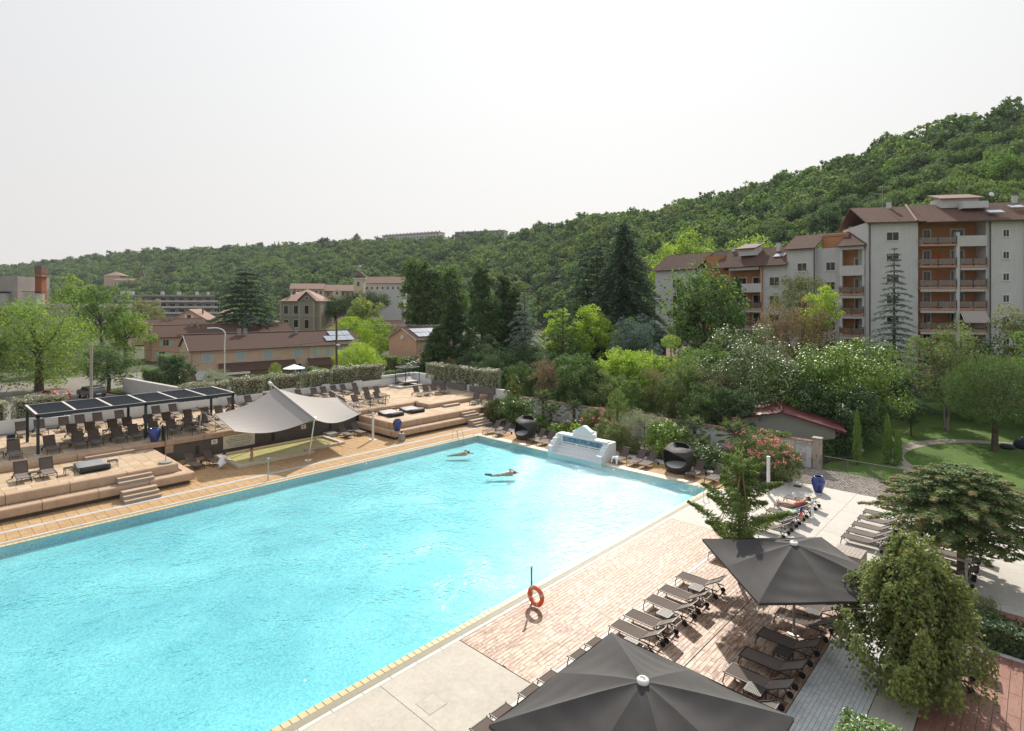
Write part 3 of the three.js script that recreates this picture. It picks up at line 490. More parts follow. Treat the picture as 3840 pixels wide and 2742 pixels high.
// plank deck row (heads towards +x)
for (const z of [9.1, 12.25, 13.72, 14.77, 16.22, 17.15, 18.6, 19.5, 21.0, 21.85, 23.0, 23.75]) lounger('near', 25.1, 0, z, jit(0.05), z < 18 ? 'brown sling lounger in the sunny row along the plank deck' : 'brown sling lounger half hidden under the axis-square dark parasol', z < 18 ? 'loungers in the sun on the plank deck' : 'loungers under the parasol edge');
for (const z of [9.6, 11.15, 12.4, 14.17, 15.7, 16.85, 18.2]) lounger('shade', 29.05, 0, z, jit(0.04), 'brown lounger in parasol shade along the white tile walk', 'loungers in the parasol shade');
for (const [z, l] of [[3.05, 'beside the slatted wooden chest'], [2.12, ''], [1.02, ''], [-0.2, ''], [-1.4, '']]) lounger('near', 29.03, 0, z, jit(0.03), l ? 'flat brown lounger on concrete ' + l : 'brown lounger on concrete in the row before the hornbeam', 'loungers on the concrete facing the tile walk');
for (const z of [-0.85, 0.72, 1.97, 3.2, 4.4]) lounger('near', 25.15, 0, z, jit(0.03), z < 0 ? 'empty brown lounger next to the reading sunbather' : z < 1 ? 'lounger carrying the reading sunbather and white towel' : z < 2.5 ? 'lounger with a striped beach towel on its backrest' : 'brown lounger beside the small leafy tree on concrete', 'loungers on the concrete by the small tree');
for (const z of [4.3, 3.2, 2.1, 1.0]) lounger('near', 32.35, 0, z, jit(0.03), 'brown lounger under the hornbeam casting a long shadow', 'loungers under the hornbeam');
lounger('shade', 32.9, 0, 11.2, 0.1, 'brown lounger behind the pear tree by the low hedge', 'loungers behind the pear tree'); lounger('shade', 32.9, 0, 12.4, 0.05, 'brown lounger behind the pear tree by the low hedge', 'loungers behind the pear tree');
// pool end walk (heads towards -z)
for (const [x, z, l] of [[0.14, -0.75, 'lounger between the terrace steps and first wicker pod'], [1.44, -0.72, 'lounger between the terrace steps and first wicker pod'], [5.15, -0.97, 'lounger between first wicker pod and fountain block'], [6.23, -0.95, 'lounger between first wicker pod and fountain block'], [7.15, -0.92, 'lounger between first wicker pod and fountain block'], [13.61, -0.58, 'lounger beside the fountain with a white bathrobe on it'], [14.71, -0.95, 'lounger between fountain block and second wicker pod'], [15.62, -0.98, 'lounger between fountain block and second wicker pod'], [19.13, -1.03, 'lounger between second wicker pod and the pool corner'], [20.5, -0.98, 'lounger between second wicker pod and the pool corner']]) lounger('mid', x, 0, z, PI / 2 + jit(0.06), l, 'loungers on the walk at the pool end');
// terrace rows (heads towards -x)
for (const z of [29.47, 27.6, 26.09, 25.18, 23.77, 22.74, 21.5, 20.35, 19.06, 18.0]) lounger('up', -11.5, Y3, z, PI + jit(0.07), 'lounger in the front row of the upper terrace by the pergola', 'front row on the upper terrace');
for (const z of [25.81, 24.74, 23.37, 22.43, 20.97, 19.66, 18.06, 16.67, 15.62]) lounger('up', -14.9, Y3, z, PI + jit(0.08), 'lounger in the middle row under the pergola', 'middle row under the pergola');
for (const z of [28.34, 27.2, 25.81, 24.7, 23.59, 22.08, 19.43, 18.04, 13.06, 11.6, 9.74, 6.4, 4.78, 3.69, 2.5, 1.27, -0.2]) lounger('up', -18.77, Y3, z, PI + jit(0.08), 'lounger in the back row against the white terrace wall', 'back row against the white wall');
for (const [x, z] of [[-15, 4.66], [-15, 1.94], [-15, 0.85], [-14.7, -0.26], [-11.5, 4.32], [-11.48, 2.81], [-11.57, 1.69], [-11.6, 5.6]]) lounger('up', x, Y3, z, PI + jit(0.12), 'lounger on the open upper terrace behind the sail', 'loungers behind the sail');
for (const [x, z, a] of [[-12.1, -3.34, 0.15], [-11.81, -4.05, 0.37], [-11.58, -5.21, 0.23], [-11.3, -6.02, 0.4]]) lounger('up', x, Y3, z, PI - a, 'lounger in the angled foursome near the grey planters', 'foursome near the planters');
for (const [x, z, a] of [[-6.14, -5.04, 1.03], [-5.03, -5.67, 1.2]]) lounger('up', x, Y2, z, PI - a, 'lounger of the pair below the end planter', 'pair below the end planter');
for (const z of [29.63, 28.46]) lounger('up', -6.47, Y2, z, PI, 'lounger of the pair on the lower terrace platform', 'pair on the lower platform');
for (const z of [20.3, 19.1]) lounger('up', -6.68, 0, z, PI + 0.12, 'lounger beside the paddling pool near the crouching woman', 'pair at the near end of the paddling pool');
for (const z of [8.12, 6.91]) lounger('up', -7.23, 0, z, PI, 'lounger in the corner past the paddling pool', 'pair past the paddling pool');
// ---------------------------------------------------------------- side tables
function makeTable() {
  const t = thing('side_table', '', 'side table', [0, -50, 0]);
  const sl = []; for (let i = 0; i < 9; i++) sl.push(box(0.036, 0.02, 0.46, -0.2 + i * 0.05, 0.385, 0)); for (const z of [-0.15, 0, 0.15]) sl.push(box(0.44, 0.018, 0.03, 0, 0.382, z));
  part(t, 'top', join(sl, box(0.5, 0.03, 0.03, 0, 0.38, 0.235), box(0.5, 0.03, 0.03, 0, 0.38, -0.235), box(0.03, 0.03, 0.5, 0.235, 0.38, 0), box(0.03, 0.03, 0.5, -0.235, 0.38, 0)), M.tableTop);
  for (const [x, z] of [[1, 1], [1, -1], [-1, 1], [-1, -1]]) part(t, 'leg', box(0.03, 0.37, 0.03, x * 0.23, 0.185, z * 0.23), M.frameDark);
  part(t, 'rail', join(box(0.46, 0.02, 0.02, 0, 0.3, 0.23), box(0.46, 0.02, 0.02, 0, 0.3, -0.23), box(0.02, 0.02, 0.46, 0.23, 0.3, 0), box(0.02, 0.02, 0.46, -0.23, 0.3, 0)), M.frameDark);
  return t;
}
const TB = makeTable(); let tb0 = false;
function table(x, y, z, label, group, turn = 0) { if (!tb0) { tb0 = true; TB.position.set(x, y, z); TB.userData.label = label; TB.userData.group = group; TB.rotation.y = turn; return; } dup(TB, [x, y, z], turn, label, group); }
for (const z of [12.95, 15.5, 17.95]) table(26.18, 0, z, 'dark perforated side table between loungers on the plank deck', 'tables on the plank deck');
for (const z of [11.75, 14.95, 17.4]) table(30.05, 0, z, 'dark side table between loungers in the parasol shade', 'tables in the parasol shade');
table(26.35, 0, 2.55, 'pale-topped side table beside the striped towel lounger', null); table(19.95, 0, -2.4, 'side table between the two loungers at the pool corner', null); table(0.8, 0, -1.9, 'side table between loungers by the terrace steps', null);
for (const z of [26.85, 24.45, 21.9, 18.55]) table(-12.6, Y3, z, 'dark side table in the front row of the upper terrace', 'tables on the upper terrace');
for (const z of [23.9, 21.6, 18.9, 17.4]) table(-15.4, Y3, z, 'dark side table under the pergola', 'tables under the pergola');
for (const [x, z] of [[-13.4, 2.2], [-13.6, 0.2], [-19.6, 0.6]]) table(x, Y3, z, 'dark side table on the terrace behind the sail', 'tables behind the sail');
table(-12.9, Y3, -4.7, 'dark side table amid the angled foursome of loungers'); table(-6.3, Y2, -6.0, 'dark side table between the pair below the end planter'); table(-7.3, Y2, 29.05, 'dark side table between the pair on the lower platform'); table(-6.9, Y2, 27.5, 'dark side table at one end of the grey covered daybed', 'tables beside the covered daybed'); table(-6.9, Y2, 25.3, 'dark side table at the other end of the grey covered daybed', 'tables beside the covered daybed');
table(-7.5, 0, 19.7, 'dark side table beside the crouching woman'); table(-8.4, 0, 7.5, 'dark side table in the corner past the paddling pool'); table(-20.3, Y3, -5.7, 'dark side table beside the canopied double bed'); table(-9.3, Y2, 4.75, 'dark side table at one end of black daybeds', 'tables by the black daybeds'); table(-9.1, Y2, 2.55, 'dark side table between two black daybeds', 'tables by the black daybeds'); table(-12.6, Y3, 30.2, 'dark side table at the open end of upper terrace');
// ---------------------------------------------------------------- large square parasols
function parasol(x, z, half, turn, yTop, yRim, label, seed) {
  const t = thing('parasol', label, 'parasol', [x, 0, z], turn), R = rng(seed);
  part(t, 'pole', rod([0, 0.02, 0], [0, yTop - 0.05, 0], 0.045, 0.045, 16), M.steelDull);
  const pl = part(t, 'base_plate', new THREE.CylinderGeometry(0.22, 0.23, 0.03, 28).translate(0, 0.02, 0), M.steelDull);
  part(pl, 'collar', rod([0, 0.03, 0], [0, 0.14, 0], 0.06, 0.055, 16), M.steelDull);
  const cap = part(t, 'cap', lathe([[0, yTop + 0.09], [0.10, yTop + 0.085], [0.135, yTop + 0.05], [0.135, yTop + 0.0], [0.12, yTop - 0.03], [0, yTop - 0.03]], 28), M.whitePlastic);
  part(cap, 'cap_mark', join(new THREE.TorusGeometry(0.028, 0.007, 6, 16).rotateX(PI / 2).translate(0.03, yTop + 0.092, 0), new THREE.TorusGeometry(0.028, 0.007, 6, 16).rotateX(PI / 2).translate(-0.03, yTop + 0.092, 0)), M.frameBlack);
  const P = []; for (let i = 0; i < 8; i++) { const a = i * PI / 4, r = i % 2 ? half * Math.SQRT2 : half; P.push([Math.cos(a) * r, Math.sin(a) * r]); }
  for (let i = 0; i < 8; i++) {
    const [ax, az] = P[i], [bx, bz] = P[(i + 1) % 8], ph = R() * 6, wr = 0.008 + R() * 0.014;
    const f = (u, v) => { const r = Math.pow(v, 0.92), px = lerp(ax, bx, u) * r, pz = lerp(az, bz, u) * r, sag = 0.11 * Math.sin(u * PI) * Math.sin(v * PI * 0.85), w = wr * Math.sin(u * PI) * Math.sin(v * 26 + ph + u * 4) * v; const k = 0.055 / half; return [px + (px ? 0 : 0), yTop + 0.005 - (yTop - yRim) * Math.pow(v, 1.06) - sag + w - 0.08 * Math.sin(u * PI) * (v > 0.97 ? 0 : 0), pz, px, pz]; };
    part(t, 'panel', grid(12, 26, f), M.canopy);
    part(t, 'rib', bar([ax * 0.03, yTop - 0.03, az * 0.03], [ax, yRim - 0.015, az], 0.022, 0.022), M.steelDull);
    part(t, 'hem', grid(8, 1, (u, v) => { const s = 0.0; return [lerp(ax, bx, u) * (1 - 0.004 * v), yRim - 0.09 * v - 0.012 * Math.sin(u * PI), lerp(az, bz, u) * (1 - 0.004 * v), u, v * 0.1]; }), M.canopy);
  }
  return t;
}
parasol(29.78, 12.97, 2.38, PI / 4, 3.15, 2.38, 'dark grey square parasol with tree shadow on its cloth', 3);
parasol(29.7, 23.1, 2.42, 0, 3.2, 2.32, 'dark grey square parasol with printed white cap over plank deck end', 5);
// ---------------------------------------------------------------- slatted pergola
{
  const p = thing('pergola', 'anthracite pergola with six louvred roof bays on upper terrace', 'pergola', [0, Y3, 0]);
  const x0 = -16.9, x1 = -11.95, zs = [28.4, 26.35, 24.28, 22.22, 20.16, 18.1, 16.0], top = 2.65;
  for (const z of [28.33, 22.2, 16.06]) for (const x of [x0 + 0.08, x1 - 0.08]) { const po = part(p, 'post', box(0.16, top - 0.1, 0.16, x, (top - 0.1) / 2, z), M.anthracite); part(po, 'foot_plate', box(0.42, 0.02, 0.42, x, 0.015, z), M.pergolaRail); }
  part(p, 'beam', join(box(0.12, 0.22, 12.5, x1 - 0.06, top - 0.11, 22.2)), M.anthracite); part(p, 'beam', join(box(0.12, 0.22, 12.5, x0 + 0.06, top - 0.11, 22.2)), M.anthracite);
  for (const z of [zs[0], zs[6]]) part(p, 'beam', box(4.72, 0.22, 0.12, (x0 + x1) / 2, top - 0.112, z), M.anthracite);
  for (const z of zs) part(p, 'rafter', box(4.94, 0.03, 0.14, (x0 + x1) / 2, top + 0.018, z), M.pergolaRail);
  for (const x of [x0 + 0.03, x1 - 0.03]) part(p, 'edge_trim', box(0.05, 0.02, 12.3, x, top + 0.012, 22.2), M.pergolaRail);
  const sg = box(0.15, 0.03, 1.9).rotateZ(0.12);
  for (let i = 0; i < 6; i++) { const zc = (zs[i] + zs[i + 1]) / 2; for (let k = 0; k < 33; k++) part(p, 'louvre', sg, M.anthraciteSlat, [x0 + 0.15 + k * 0.1455, top - 0.015, zc]); }
}
// ---------------------------------------------------------------- two-wing shade sail on a central shaft
{
  const s = thing('shade_sail', 'grey two-wing shade sail stretched over the paddling pool', 'shade sail', [0, 0, 0]);
  const A = V(-10.1, 4.62, 13.45), B = V(-3.05, 3.03, 13.68);
  const wing = (c, d, sgn) => grid(22, 18, (u, v) => {                    // u along the shaft, v outwards
    const a = A.clone().lerp(B, u), b = c.clone().lerp(d, u), p = a.lerp(b, v);
    p.y -= 0.55 * Math.sin(v * PI) * (0.55 + 0.45 * u) + 0.10 * Math.sin(u * PI) * v; p.x += -0.35 * Math.sin(v * PI) * Math.pow(u, 3) + 0.3 * Math.sin(v * PI) * Math.pow(1 - u, 4); p.y += 0.012 * Math.sin(u * 40) * v;
    return [p.x, p.y, p.z, u * 7, v * 5];
  });
  part(s, 'wing', wing(V(-10.67, 3.0, 17.94), V(-5.27, 2.6, 18.49), 1), M.sail); part(s, 'wing', wing(V(-10.9, 3.0, 7.36), V(-4.41, 2.6, 8.95), -1), M.sail);
  const sh = part(s, 'shaft', rod([-10.9, 4.87, 13.43], [-3.0, 3.09, 13.68], 0.06, 0.06, 14), M.steel); part(sh, 'motor', rod([-11.25, 4.93, 13.42], [-10.75, 4.83, 13.44], 0.13, 0.13, 16), M.whiteMetal);
  part(s, 'mast', rod([-10.6, 0.3, 13.5], [-10.85, 4.9, 13.42], 0.075, 0.06, 14), M.steelDull);
  const fp = part(s, 'front_pole', rod([-3.4, 0.02, 13.99], [-3.02, 3.1, 13.68], 0.055, 0.05, 14), M.steel); part(fp, 'foot_plate', new THREE.CylinderGeometry(0.26, 0.27, 0.03, 26).translate(-3.4, 0.02, 13.99), M.steel); part(fp, 'pole_head', rod([-3.05, 3.0, 13.7], [-2.95, 3.2, 13.64], 0.075, 0.075, 14), M.steel);
  for (const [z, za, zb] of [[18.65, 19.28, 18.8], [7.1, 8.3, 7.5]]) {
    part(s, 'boom', rod([-12.4, 3.42, z], [-7.0, 2.62, z + (z > 10 ? 0 : 0.3)], 0.05, 0.05, 12), M.steel);
    part(s, 'wall_pole', rod([-10.45, 0.35, za], [-10.86, 3.22, zb], 0.055, 0.05, 12), M.steelDull);
  }
  for (const [a, b] of [[[-10.67, 3.0, 17.94], [-11.2, 3.22, 18.65]], [[-5.27, 2.6, 18.49], [-6.9, 2.62, 18.65]], [[-10.9, 3.0, 7.36], [-11.4, 3.25, 7.1]], [[-4.41, 2.6, 8.95], [-6.9, 2.62, 7.4]]]) part(s, 'cord', rod(a, b, 0.012, 0.012, 6), M.rope);
  part(s, 'wing_tube', rod([-10.67, 3.0, 17.94], [-5.27, 2.6, 18.49], 0.03, 0.03, 8), M.steel); part(s, 'wing_tube', rod([-10.9, 3.0, 7.36], [-4.41, 2.6, 8.95], 0.03, 0.03, 8), M.steel);
}
// ---------------------------------------------------------------- railings on the terrace edge
function railing(name, label, x0, z0, x1, z1, y, h, mt, step = 0.11, posts = 1.5, sub = 'baluster', group) {
  const L = Math.hypot(x1 - x0, z1 - z0), t = thing(name, label, 'railing', [x0, y, z0], Math.atan2(-(z1 - z0), x1 - x0), group);
  part(t, 'top_rail', box(L, 0.035, 0.035, L / 2, h, 0), mt); part(t, 'bottom_rail', box(L, 0.025, 0.025, L / 2, 0.1, 0), mt);
  const np = Math.max(1, Math.round(L / posts)), pg = box(0.04, h, 0.04, 0, h / 2, 0), bg = box(0.014, h - 0.12, 0.014, 0, 0.1 + (h - 0.12) / 2, 0);
  for (let i = 0; i <= np; i++) part(t, 'post', pg, mt, [i * L / np, 0, 0]);
  for (let d = step; d < L - 0.02; d += step) part(t, sub, bg, mt, [d, 0, 0]);
  return t;
}
railing('balustrade', 'dark metal balustrade on the wall beside the blue jar', -10.5, 21.2, -10.5, 14.6, Y3, 0.95, M.frameDark);
railing('balustrade', 'dark metal balustrade on the wall at the sail end', -10.5, 7.6, -10.5, 2.4, Y3, 0.95, M.frameDark);
railing('garden_fence', 'thin grey metal fence between the cobbles and lawn', 24.8, -9.45, 44, -9.45, 0, 0.95, mat('fenceGrey', [0.16, 0.15, 0.14], 0.5), 0.13, 1.6);
{ const g = thing('gate_leaf', 'short dark closed gate panel next to the blue jar', 'gate', [-10.35, Y3, 21.5]); part(g, 'panel', box(0.5, 1.0, 0.06, 0, 0.5, 0), M.anthracite); part(g, 'post', box(0.09, 1.1, 0.09, 0.25, 0.55, 0), M.anthracite); part(g, 'post', box(0.09, 1.1, 0.09, -0.25, 0.55, 0), M.anthracite); }
// ---------------------------------------------------------------- blue glazed jars
{
  const prof = [[0, 0], [0.21, 0], [0.24, 0.04], [0.30, 0.25], [0.36, 0.48], [0.385, 0.66], [0.36, 0.80], [0.29, 0.88], [0.255, 0.91], [0.275, 0.94], [0.29, 0.955], [0.27, 0.965], [0.24, 0.95], [0.23, 0.90], [0.30, 0.8], [0.33, 0.66], [0.28, 0.4], [0, 0.35]];
  const g = lathe(prof, 40), jar = whole('glazed_jar', g, M.blueGlaze, 'large glossy blue jar standing alone by the cobbles', 'jar', null, [26.04, 0, -4.05]);
  part(jar, 'rim', new THREE.TorusGeometry(0.272, 0.022, 10, 36).rotateX(PI / 2).translate(0, 0.945, 0), mat('rimGlaze', [0.10, 0.14, 0.25], 0.2));
  const j2 = jar.clone(); j2.name = numbered('glazed_jar'); j2.userData = {}; tag(j2, 'glossy blue jar on the terrace corner beside the gate panel', 'jar'); j2.position.set(-10.45, Y3, 22.05); j2.scale.setScalar(1.0); scene.add(j2);
  const j3 = jar.clone(); j3.name = numbered('glazed_jar'); j3.userData = {}; tag(j3, 'glossy blue jar on the lower step below the black daybeds', 'jar'); j3.position.set(-4.15, Y1, 5.55); scene.add(j3);
  const c = thing('stone_bin', 'small grey concrete bin in front of the blue jar', 'bin', [-3.25, 0, 5.75]); part(c, 'body', box(0.42, 0.62, 0.42, 0, 0.31, 0), M.stoneGrey); part(c, 'top', box(0.36, 0.04, 0.36, 0, 0.64, 0), M.copingStone); part(c, 'knob', lathe([[0, 0.86], [0.08, 0.84], [0.09, 0.74], [0.06, 0.66], [0, 0.66]], 14), M.frameDark);
}
// ---------------------------------------------------------------- lifebuoy post, rope posts, white poles, ladders
{
  const t = thing('lifebuoy_post', 'brown metal post with a tee head at the pool edge', 'post', [21.74, 0, 17.75]);
  part(t, 'post', rod([0, 0, 0], [0, 1.42, 0], 0.038, 0.038, 14), mat('postBrown', [0.17, 0.12, 0.07], 0.4, { metalness: 0.6 })); part(t, 'tee_head', rod([-0.02, 1.45, -0.09], [0.02, 1.45, 0.10], 0.045, 0.045, 14), M.steel); part(t, 'foot_plate', new THREE.CylinderGeometry(0.09, 0.09, 0.02, 18).translate(0, 0.012, 0), M.steelDull);
  const b = thing('lifebuoy', 'orange ring lifebuoy with grey bands hung on the post', 'lifebuoy', [22.05, 0.44, 17.86], 0);
  part(b, 'ring', new THREE.TorusGeometry(0.31, 0.085, 16, 56), M.orange);
  for (let i = 0; i < 4; i++) { const a = i * PI / 2 + 0.3; const g = new THREE.TorusGeometry(0.31, 0.0875, 14, 6, 0.22).rotateZ(a); part(b, 'band', g, M.tapeGrey); }
  part(b, 'rope', tube([[-0.3, 0.25, 0.06], [0, 0.13, 0.09], [0.22, 0.22, 0.08], [0.32, 0.2, 0.02]], 0.008, 6, 20), M.rope);
  const p2 = thing('rope_post', 'slim metal post at the pool edge near the paddling pool', 'post', [-0.83, 0, 18.07]); part(p2, 'post', rod([0, 0, 0], [0, 1.42, 0], 0.04, 0.04, 14), M.steelDull); part(p2, 'tee_head', rod([0, 1.45, -0.09], [0, 1.45, 0.09], 0.045, 0.045, 12), M.steel);
  const pole = (x, z, h, label) => { const o = thing('white_pole', label, 'pole', [x, 0, z]); part(o, 'shaft', rod([0, 0, 0], [0, h, 0], 0.1, 0.1, 18), M.whiteMetal); part(o, 'cap', new THREE.CylinderGeometry(0.11, 0.11, 0.03, 18).translate(0, h + 0.01, 0), M.steelDull); part(o, 'foot', box(0.6, 0.012, 0.6, 0, 0.008, 0), M.copingStone); };
  pole(-5.43, 7.13, 2.3, 'short white shower pole past the paddling pool'); pole(24.0, -1.4, 2.3, 'short white shower pole behind the small leafy tree');
  const ladder = (x, z, turn, label) => { const o = thing('pool_ladder', label, 'pool ladder', [x, 0, z], turn); for (const s of [-0.28, 0.28]) part(o, 'rail', tube([[0.62, 0, s], [0.60, 0.55, s], [0.48, 0.80, s], [0.25, 0.84, s], [0.02, 0.62, s], [-0.14, 0.2, s], [-0.16, -0.45, s]], 0.022, 10, 40), M.steel); for (const y of [-0.1, -0.35]) part(o, 'rung', box(0.09, 0.02, 0.54, -0.16, y, 0), M.steel); };
  ladder(20.95, 1.95, 0, 'chrome pool ladder at the corner by the concrete deck'); ladder(-0.1, 2.05, PI, 'chrome pool ladder below the far terrace steps');
}
// ---------------------------------------------------------------- slatted wooden chest, parasol foot, bin, daybeds
{
  const c = thing('wooden_chest', 'weathered slatted wooden chest on the concrete', 'chest', [29.79, 0, 5.25]);
  part(c, 'body', box(1.1, 0.40, 1.08, 0, 0.2, 0), M.oldWoodSide); for (let i = 0; i < 8; i++) part(c, 'slat', box(0.132, 0.045, 1.16, -0.495 + i * 0.1415, 0.43, 0), M.oldWood); for (let i = 0; i < 3; i++) part(c, 'side_board', box(0.02, 0.115, 1.1, 0.562, 0.075 + i * 0.125, 0), M.oldWood);
  const u = thing('parasol_stand', 'round grey parasol stand with a short stub on lower platform', 'parasol stand', [-5.35, Y2, 22.75]); part(u, 'disc', lathe([[0, 0], [0.38, 0], [0.40, 0.03], [0.39, 0.09], [0.36, 0.11], [0, 0.115]], 32), M.stoneGrey); part(u, 'stub', rod([0, 0.1, 0], [0, 0.55, 0], 0.025, 0.025, 10), M.steelDull);
  const b = thing('waste_bin', 'tall black waste bin at the end of upper terrace', 'bin', [-15.9, Y3, 29.3]); part(b, 'body', box(0.42, 0.85, 0.42, 0, 0.43, 0), M.frameBlack); part(b, 'rim', box(0.45, 0.05, 0.45, 0, 0.88, 0), M.frameDark); part(b, 'bag', join(box(0.44, 0.05, 0.44, 0, 0.62, 0)), M.tapeGrey);
  const bed = (x, y, z, turn, label, pad, group) => {
    const o = thing('pool_daybed', label, 'daybed', [x, y, z], turn, group), L = 2.0, W2 = 0.78;
    const prof = (v) => 0.34 - 0.13 * Math.sin(clamp(v * 1.15 - 0.05, 0, 1) * PI) + 0.04 * (1 - v);
    const base = []; for (let i = 0; i <= 20; i++) base.push([i / 20 * L, prof(i / 20) - 0.03]);
    part(o, 'base', extrude([[0.02, 0.0], [L - 0.04, 0.0], [L, 0.05], ...base.reverse(), [-0.02, 0.06]], W2 * 2, 0.05).translate(0, 0, -W2), M.vinylBlack);
    part(o, 'bolster', join(new THREE.CapsuleGeometry(0.16, W2 * 2 - 0.34, 6, 18).rotateX(PI / 2).translate(0.06, 0.19, 0)), M.vinylBlack);
    part(o, 'mattress', grid(14, 26, (u, v) => { const e = Math.min(1, Math.min(u, 1 - u) * 9) * Math.min(1, Math.min(v, 1 - v) * 12); return [0.14 + v * (L - 0.2), prof(v) + 0.05 * Math.sqrt(e) - 0.02 + 0.012 * Math.sin(u * 9 + v * 14) * Math.sin(v * 9), (u - 0.5) * W2 * 1.9]; }), pad);
  };
  bed(-6.25, Y2, 26.3, PI, 'black daybed under a grey vinyl cover on the lower platform', M.vinylGrey);
  bed(-6.9, Y2, 3.6, PI, 'black daybed with pale mattress beside the tiny table', M.cushionPale, 'black daybeds on the far terrace'); bed(-6.9, Y2, 1.2, PI, 'black daybed with pale mattress under the terrace jog', M.cushionPale, 'black daybeds on the far terrace');
  // canopied double bed on its plinth
  const pl = struct('bed_plinth', join(prism([[-21.3, -4.9], [-18.2, -4.9], [-18.2, -9.1], [-21.3, -9.1]], 0.2, Y3)), M.concretePale, 'low pale plinth under the canopied bed', 'plinth');
  const d = thing('canopy_bed', 'metal-framed double sunbed with grey pads and slatted back', 'canopy bed', [-19.6, Y3 + 0.2, -6.9]);
  for (const [x, z] of [[1.0, 1.0], [1.0, -1.0], [-1.0, 1.0], [-1.0, -1.0]]) part(d, 'post', box(0.06, 2.1, 0.06, x, 1.05, z), M.frameDark);
  part(d, 'roof_frame', join(box(2.06, 0.05, 0.05, 0, 2.1, 1), box(2.06, 0.05, 0.05, 0, 2.1, -1), box(0.05, 0.05, 2, 1, 2.1, 0), box(0.05, 0.05, 2, -1, 2.1, 0), box(2, 0.03, 0.03, 0, 2.11, 0), box(0.03, 0.03, 2, 0, 2.11, 0)), M.tapeGrey);
  for (let i = 0; i < 12; i++) part(d, 'back_slat', box(0.03, 0.05, 1.94, -1.0, 0.5 + i * 0.13, 0), M.frameDark);
  part(d, 'bed_frame', join(box(1.9, 0.08, 1.9, 0, 0.28, 0), box(0.08, 0.28, 0.08, 0.85, 0.14, 0.85), box(0.08, 0.28, 0.08, 0.85, 0.14, -0.85), box(0.08, 0.28, 0.08, -0.85, 0.14, 0.85), box(0.08, 0.28, 0.08, -0.85, 0.14, -0.85)), M.frameDark);
  for (const z of [-0.47, 0.47]) { part(d, 'seat_pad', box(1.15, 0.13, 0.9, 0.3, 0.39, z), M.cushionPale); part(d, 'back_pad', box(0.75, 0.13, 0.9, -0.52, 0.56, z, 0, 0, -0.55), M.cushionPale); }
}
// ---------------------------------------------------------------- wicker pods
function pod(x, z, turn, label) {
  const t = thing('wicker_pod', label, 'daybed pod', [x, 0, z], turn, null);
  // body of revolution, stretched; the mouth faces local +z, the roof hole looks up
  const prof = (v) => { const y = v * 1.86, r = v < 0.62 ? lerp(0.80, 1.06, Math.sin(v / 0.62 * PI / 2)) : 1.06 * Math.sqrt(Math.max(0.0, 1 - Math.pow((v - 0.62) / 0.385, 2.3))); return [r, y]; };
  const pos = (u, v, off = 0) => { const a = u * 2 * PI, [r, y] = prof(v), tilt = 0.22 * Math.pow(v, 2.2); return V(Math.cos(a) * (r + off), y * (1 + 0.10 * Math.sin(a - PI) * v) - tilt * Math.cos(a) * 0.35 + (v > 0.6 ? off : 0), Math.sin(a) * (r + off) * 0.92); };
  const nu = 96, nv = 60, cut = (u, v) => {
    const a = ((u - 0.25) * 2 * PI + 3 * PI) % (2 * PI) - PI;              // angle from the mouth direction
    const e = a / 1.2, m = (v * 1.86 - 1.0 - 0.10 * a) / 0.60; if (e * e + m * m < 1) return true;
    const p = pos(u, v); return v > 0.7 && Math.pow((p.x - 0.08) / 0.66, 2) + Math.pow((p.z + 0.26) / 0.40, 2) < 1;
  };
  const bodyG = (v0, v1, off, inside) => { const P = [], I = [], id = {}; const vid = (i, j) => { const k = i + '_' + j; if (id[k] === undefined) { id[k] = P.length / 3; const p = pos(i / nu, j / nv, off); P.push(p.x, p.y, p.z); } return id[k]; };
    for (let j = Math.round(v0 * nv); j < Math.round(v1 * nv); j++) for (let i = 0; i < nu; i++) { if (cut((i + 0.5) / nu, (j + 0.5) / nv)) continue; const a = vid(i, j), b = vid(i + 1, j), c = vid(i, j + 1), d = vid(i + 1, j + 1); I.push(a, c, b, b, c, d); }
    const g = new THREE.BufferGeometry().setAttribute('position', new THREE.BufferAttribute(new Float32Array(P), 3)); g.setIndex(I); g.computeVertexNormals(); return muv(g); };
  part(t, 'shell', join(bodyG(0, 0.80, 0), bodyG(0, 0.80, -0.05)), M.wickerBlack); part(t, 'hood', join(bodyG(0.80, 1, 0.004), bodyG(0.80, 1, -0.06)), M.wickerTop);
  const ring = []; for (let i = 0; i < 40; i++) { const q = i / 40 * 2 * PI, a = 1.2 * Math.cos(q), y = (1.0 + 0.10 * a + 0.60 * Math.sin(q)) / 1.86, p = pos(0.25 + a / 2 / PI, y, -0.02); ring.push([p.x, p.y, p.z]); }
  part(t, 'mouth_rim', tube(ring, 0.035, 8, 90, true), M.wickerBlack);
  const hole = []; for (let i = 0; i < 40; i++) { const q = i / 40 * 2 * PI, hx = 0.08 + 0.66 * Math.cos(q), hz = -0.26 + 0.40 * Math.sin(q); let best = null, bd = 9; const a = Math.atan2(hz / 0.92, hx) / 2 / PI; for (let v = 0.6; v < 1; v += 0.004) { const p = pos(a, v, -0.02), d = Math.hypot(p.x - hx, p.z - hz); if (d < bd) { bd = d; best = p; } } hole.push([best.x, best.y, best.z]); }
  part(t, 'hood_rim', tube(hole, 0.035, 8, 90, true), M.wickerTop);
  part(t, 'mattress', lathe([[0, 0.52], [0.80, 0.52], [0.88, 0.48], [0.9, 0.40], [0.85, 0.36], [0, 0.36]], 40).scale(1, 1, 0.92), M.cushionPale);
  return t;
}
pod(3.72, -2.05, -0.25, 'black wicker pod near the terrace steps'); pod(17.75, -2.15, -0.18, 'black wicker pod between loungers near the pool corner');
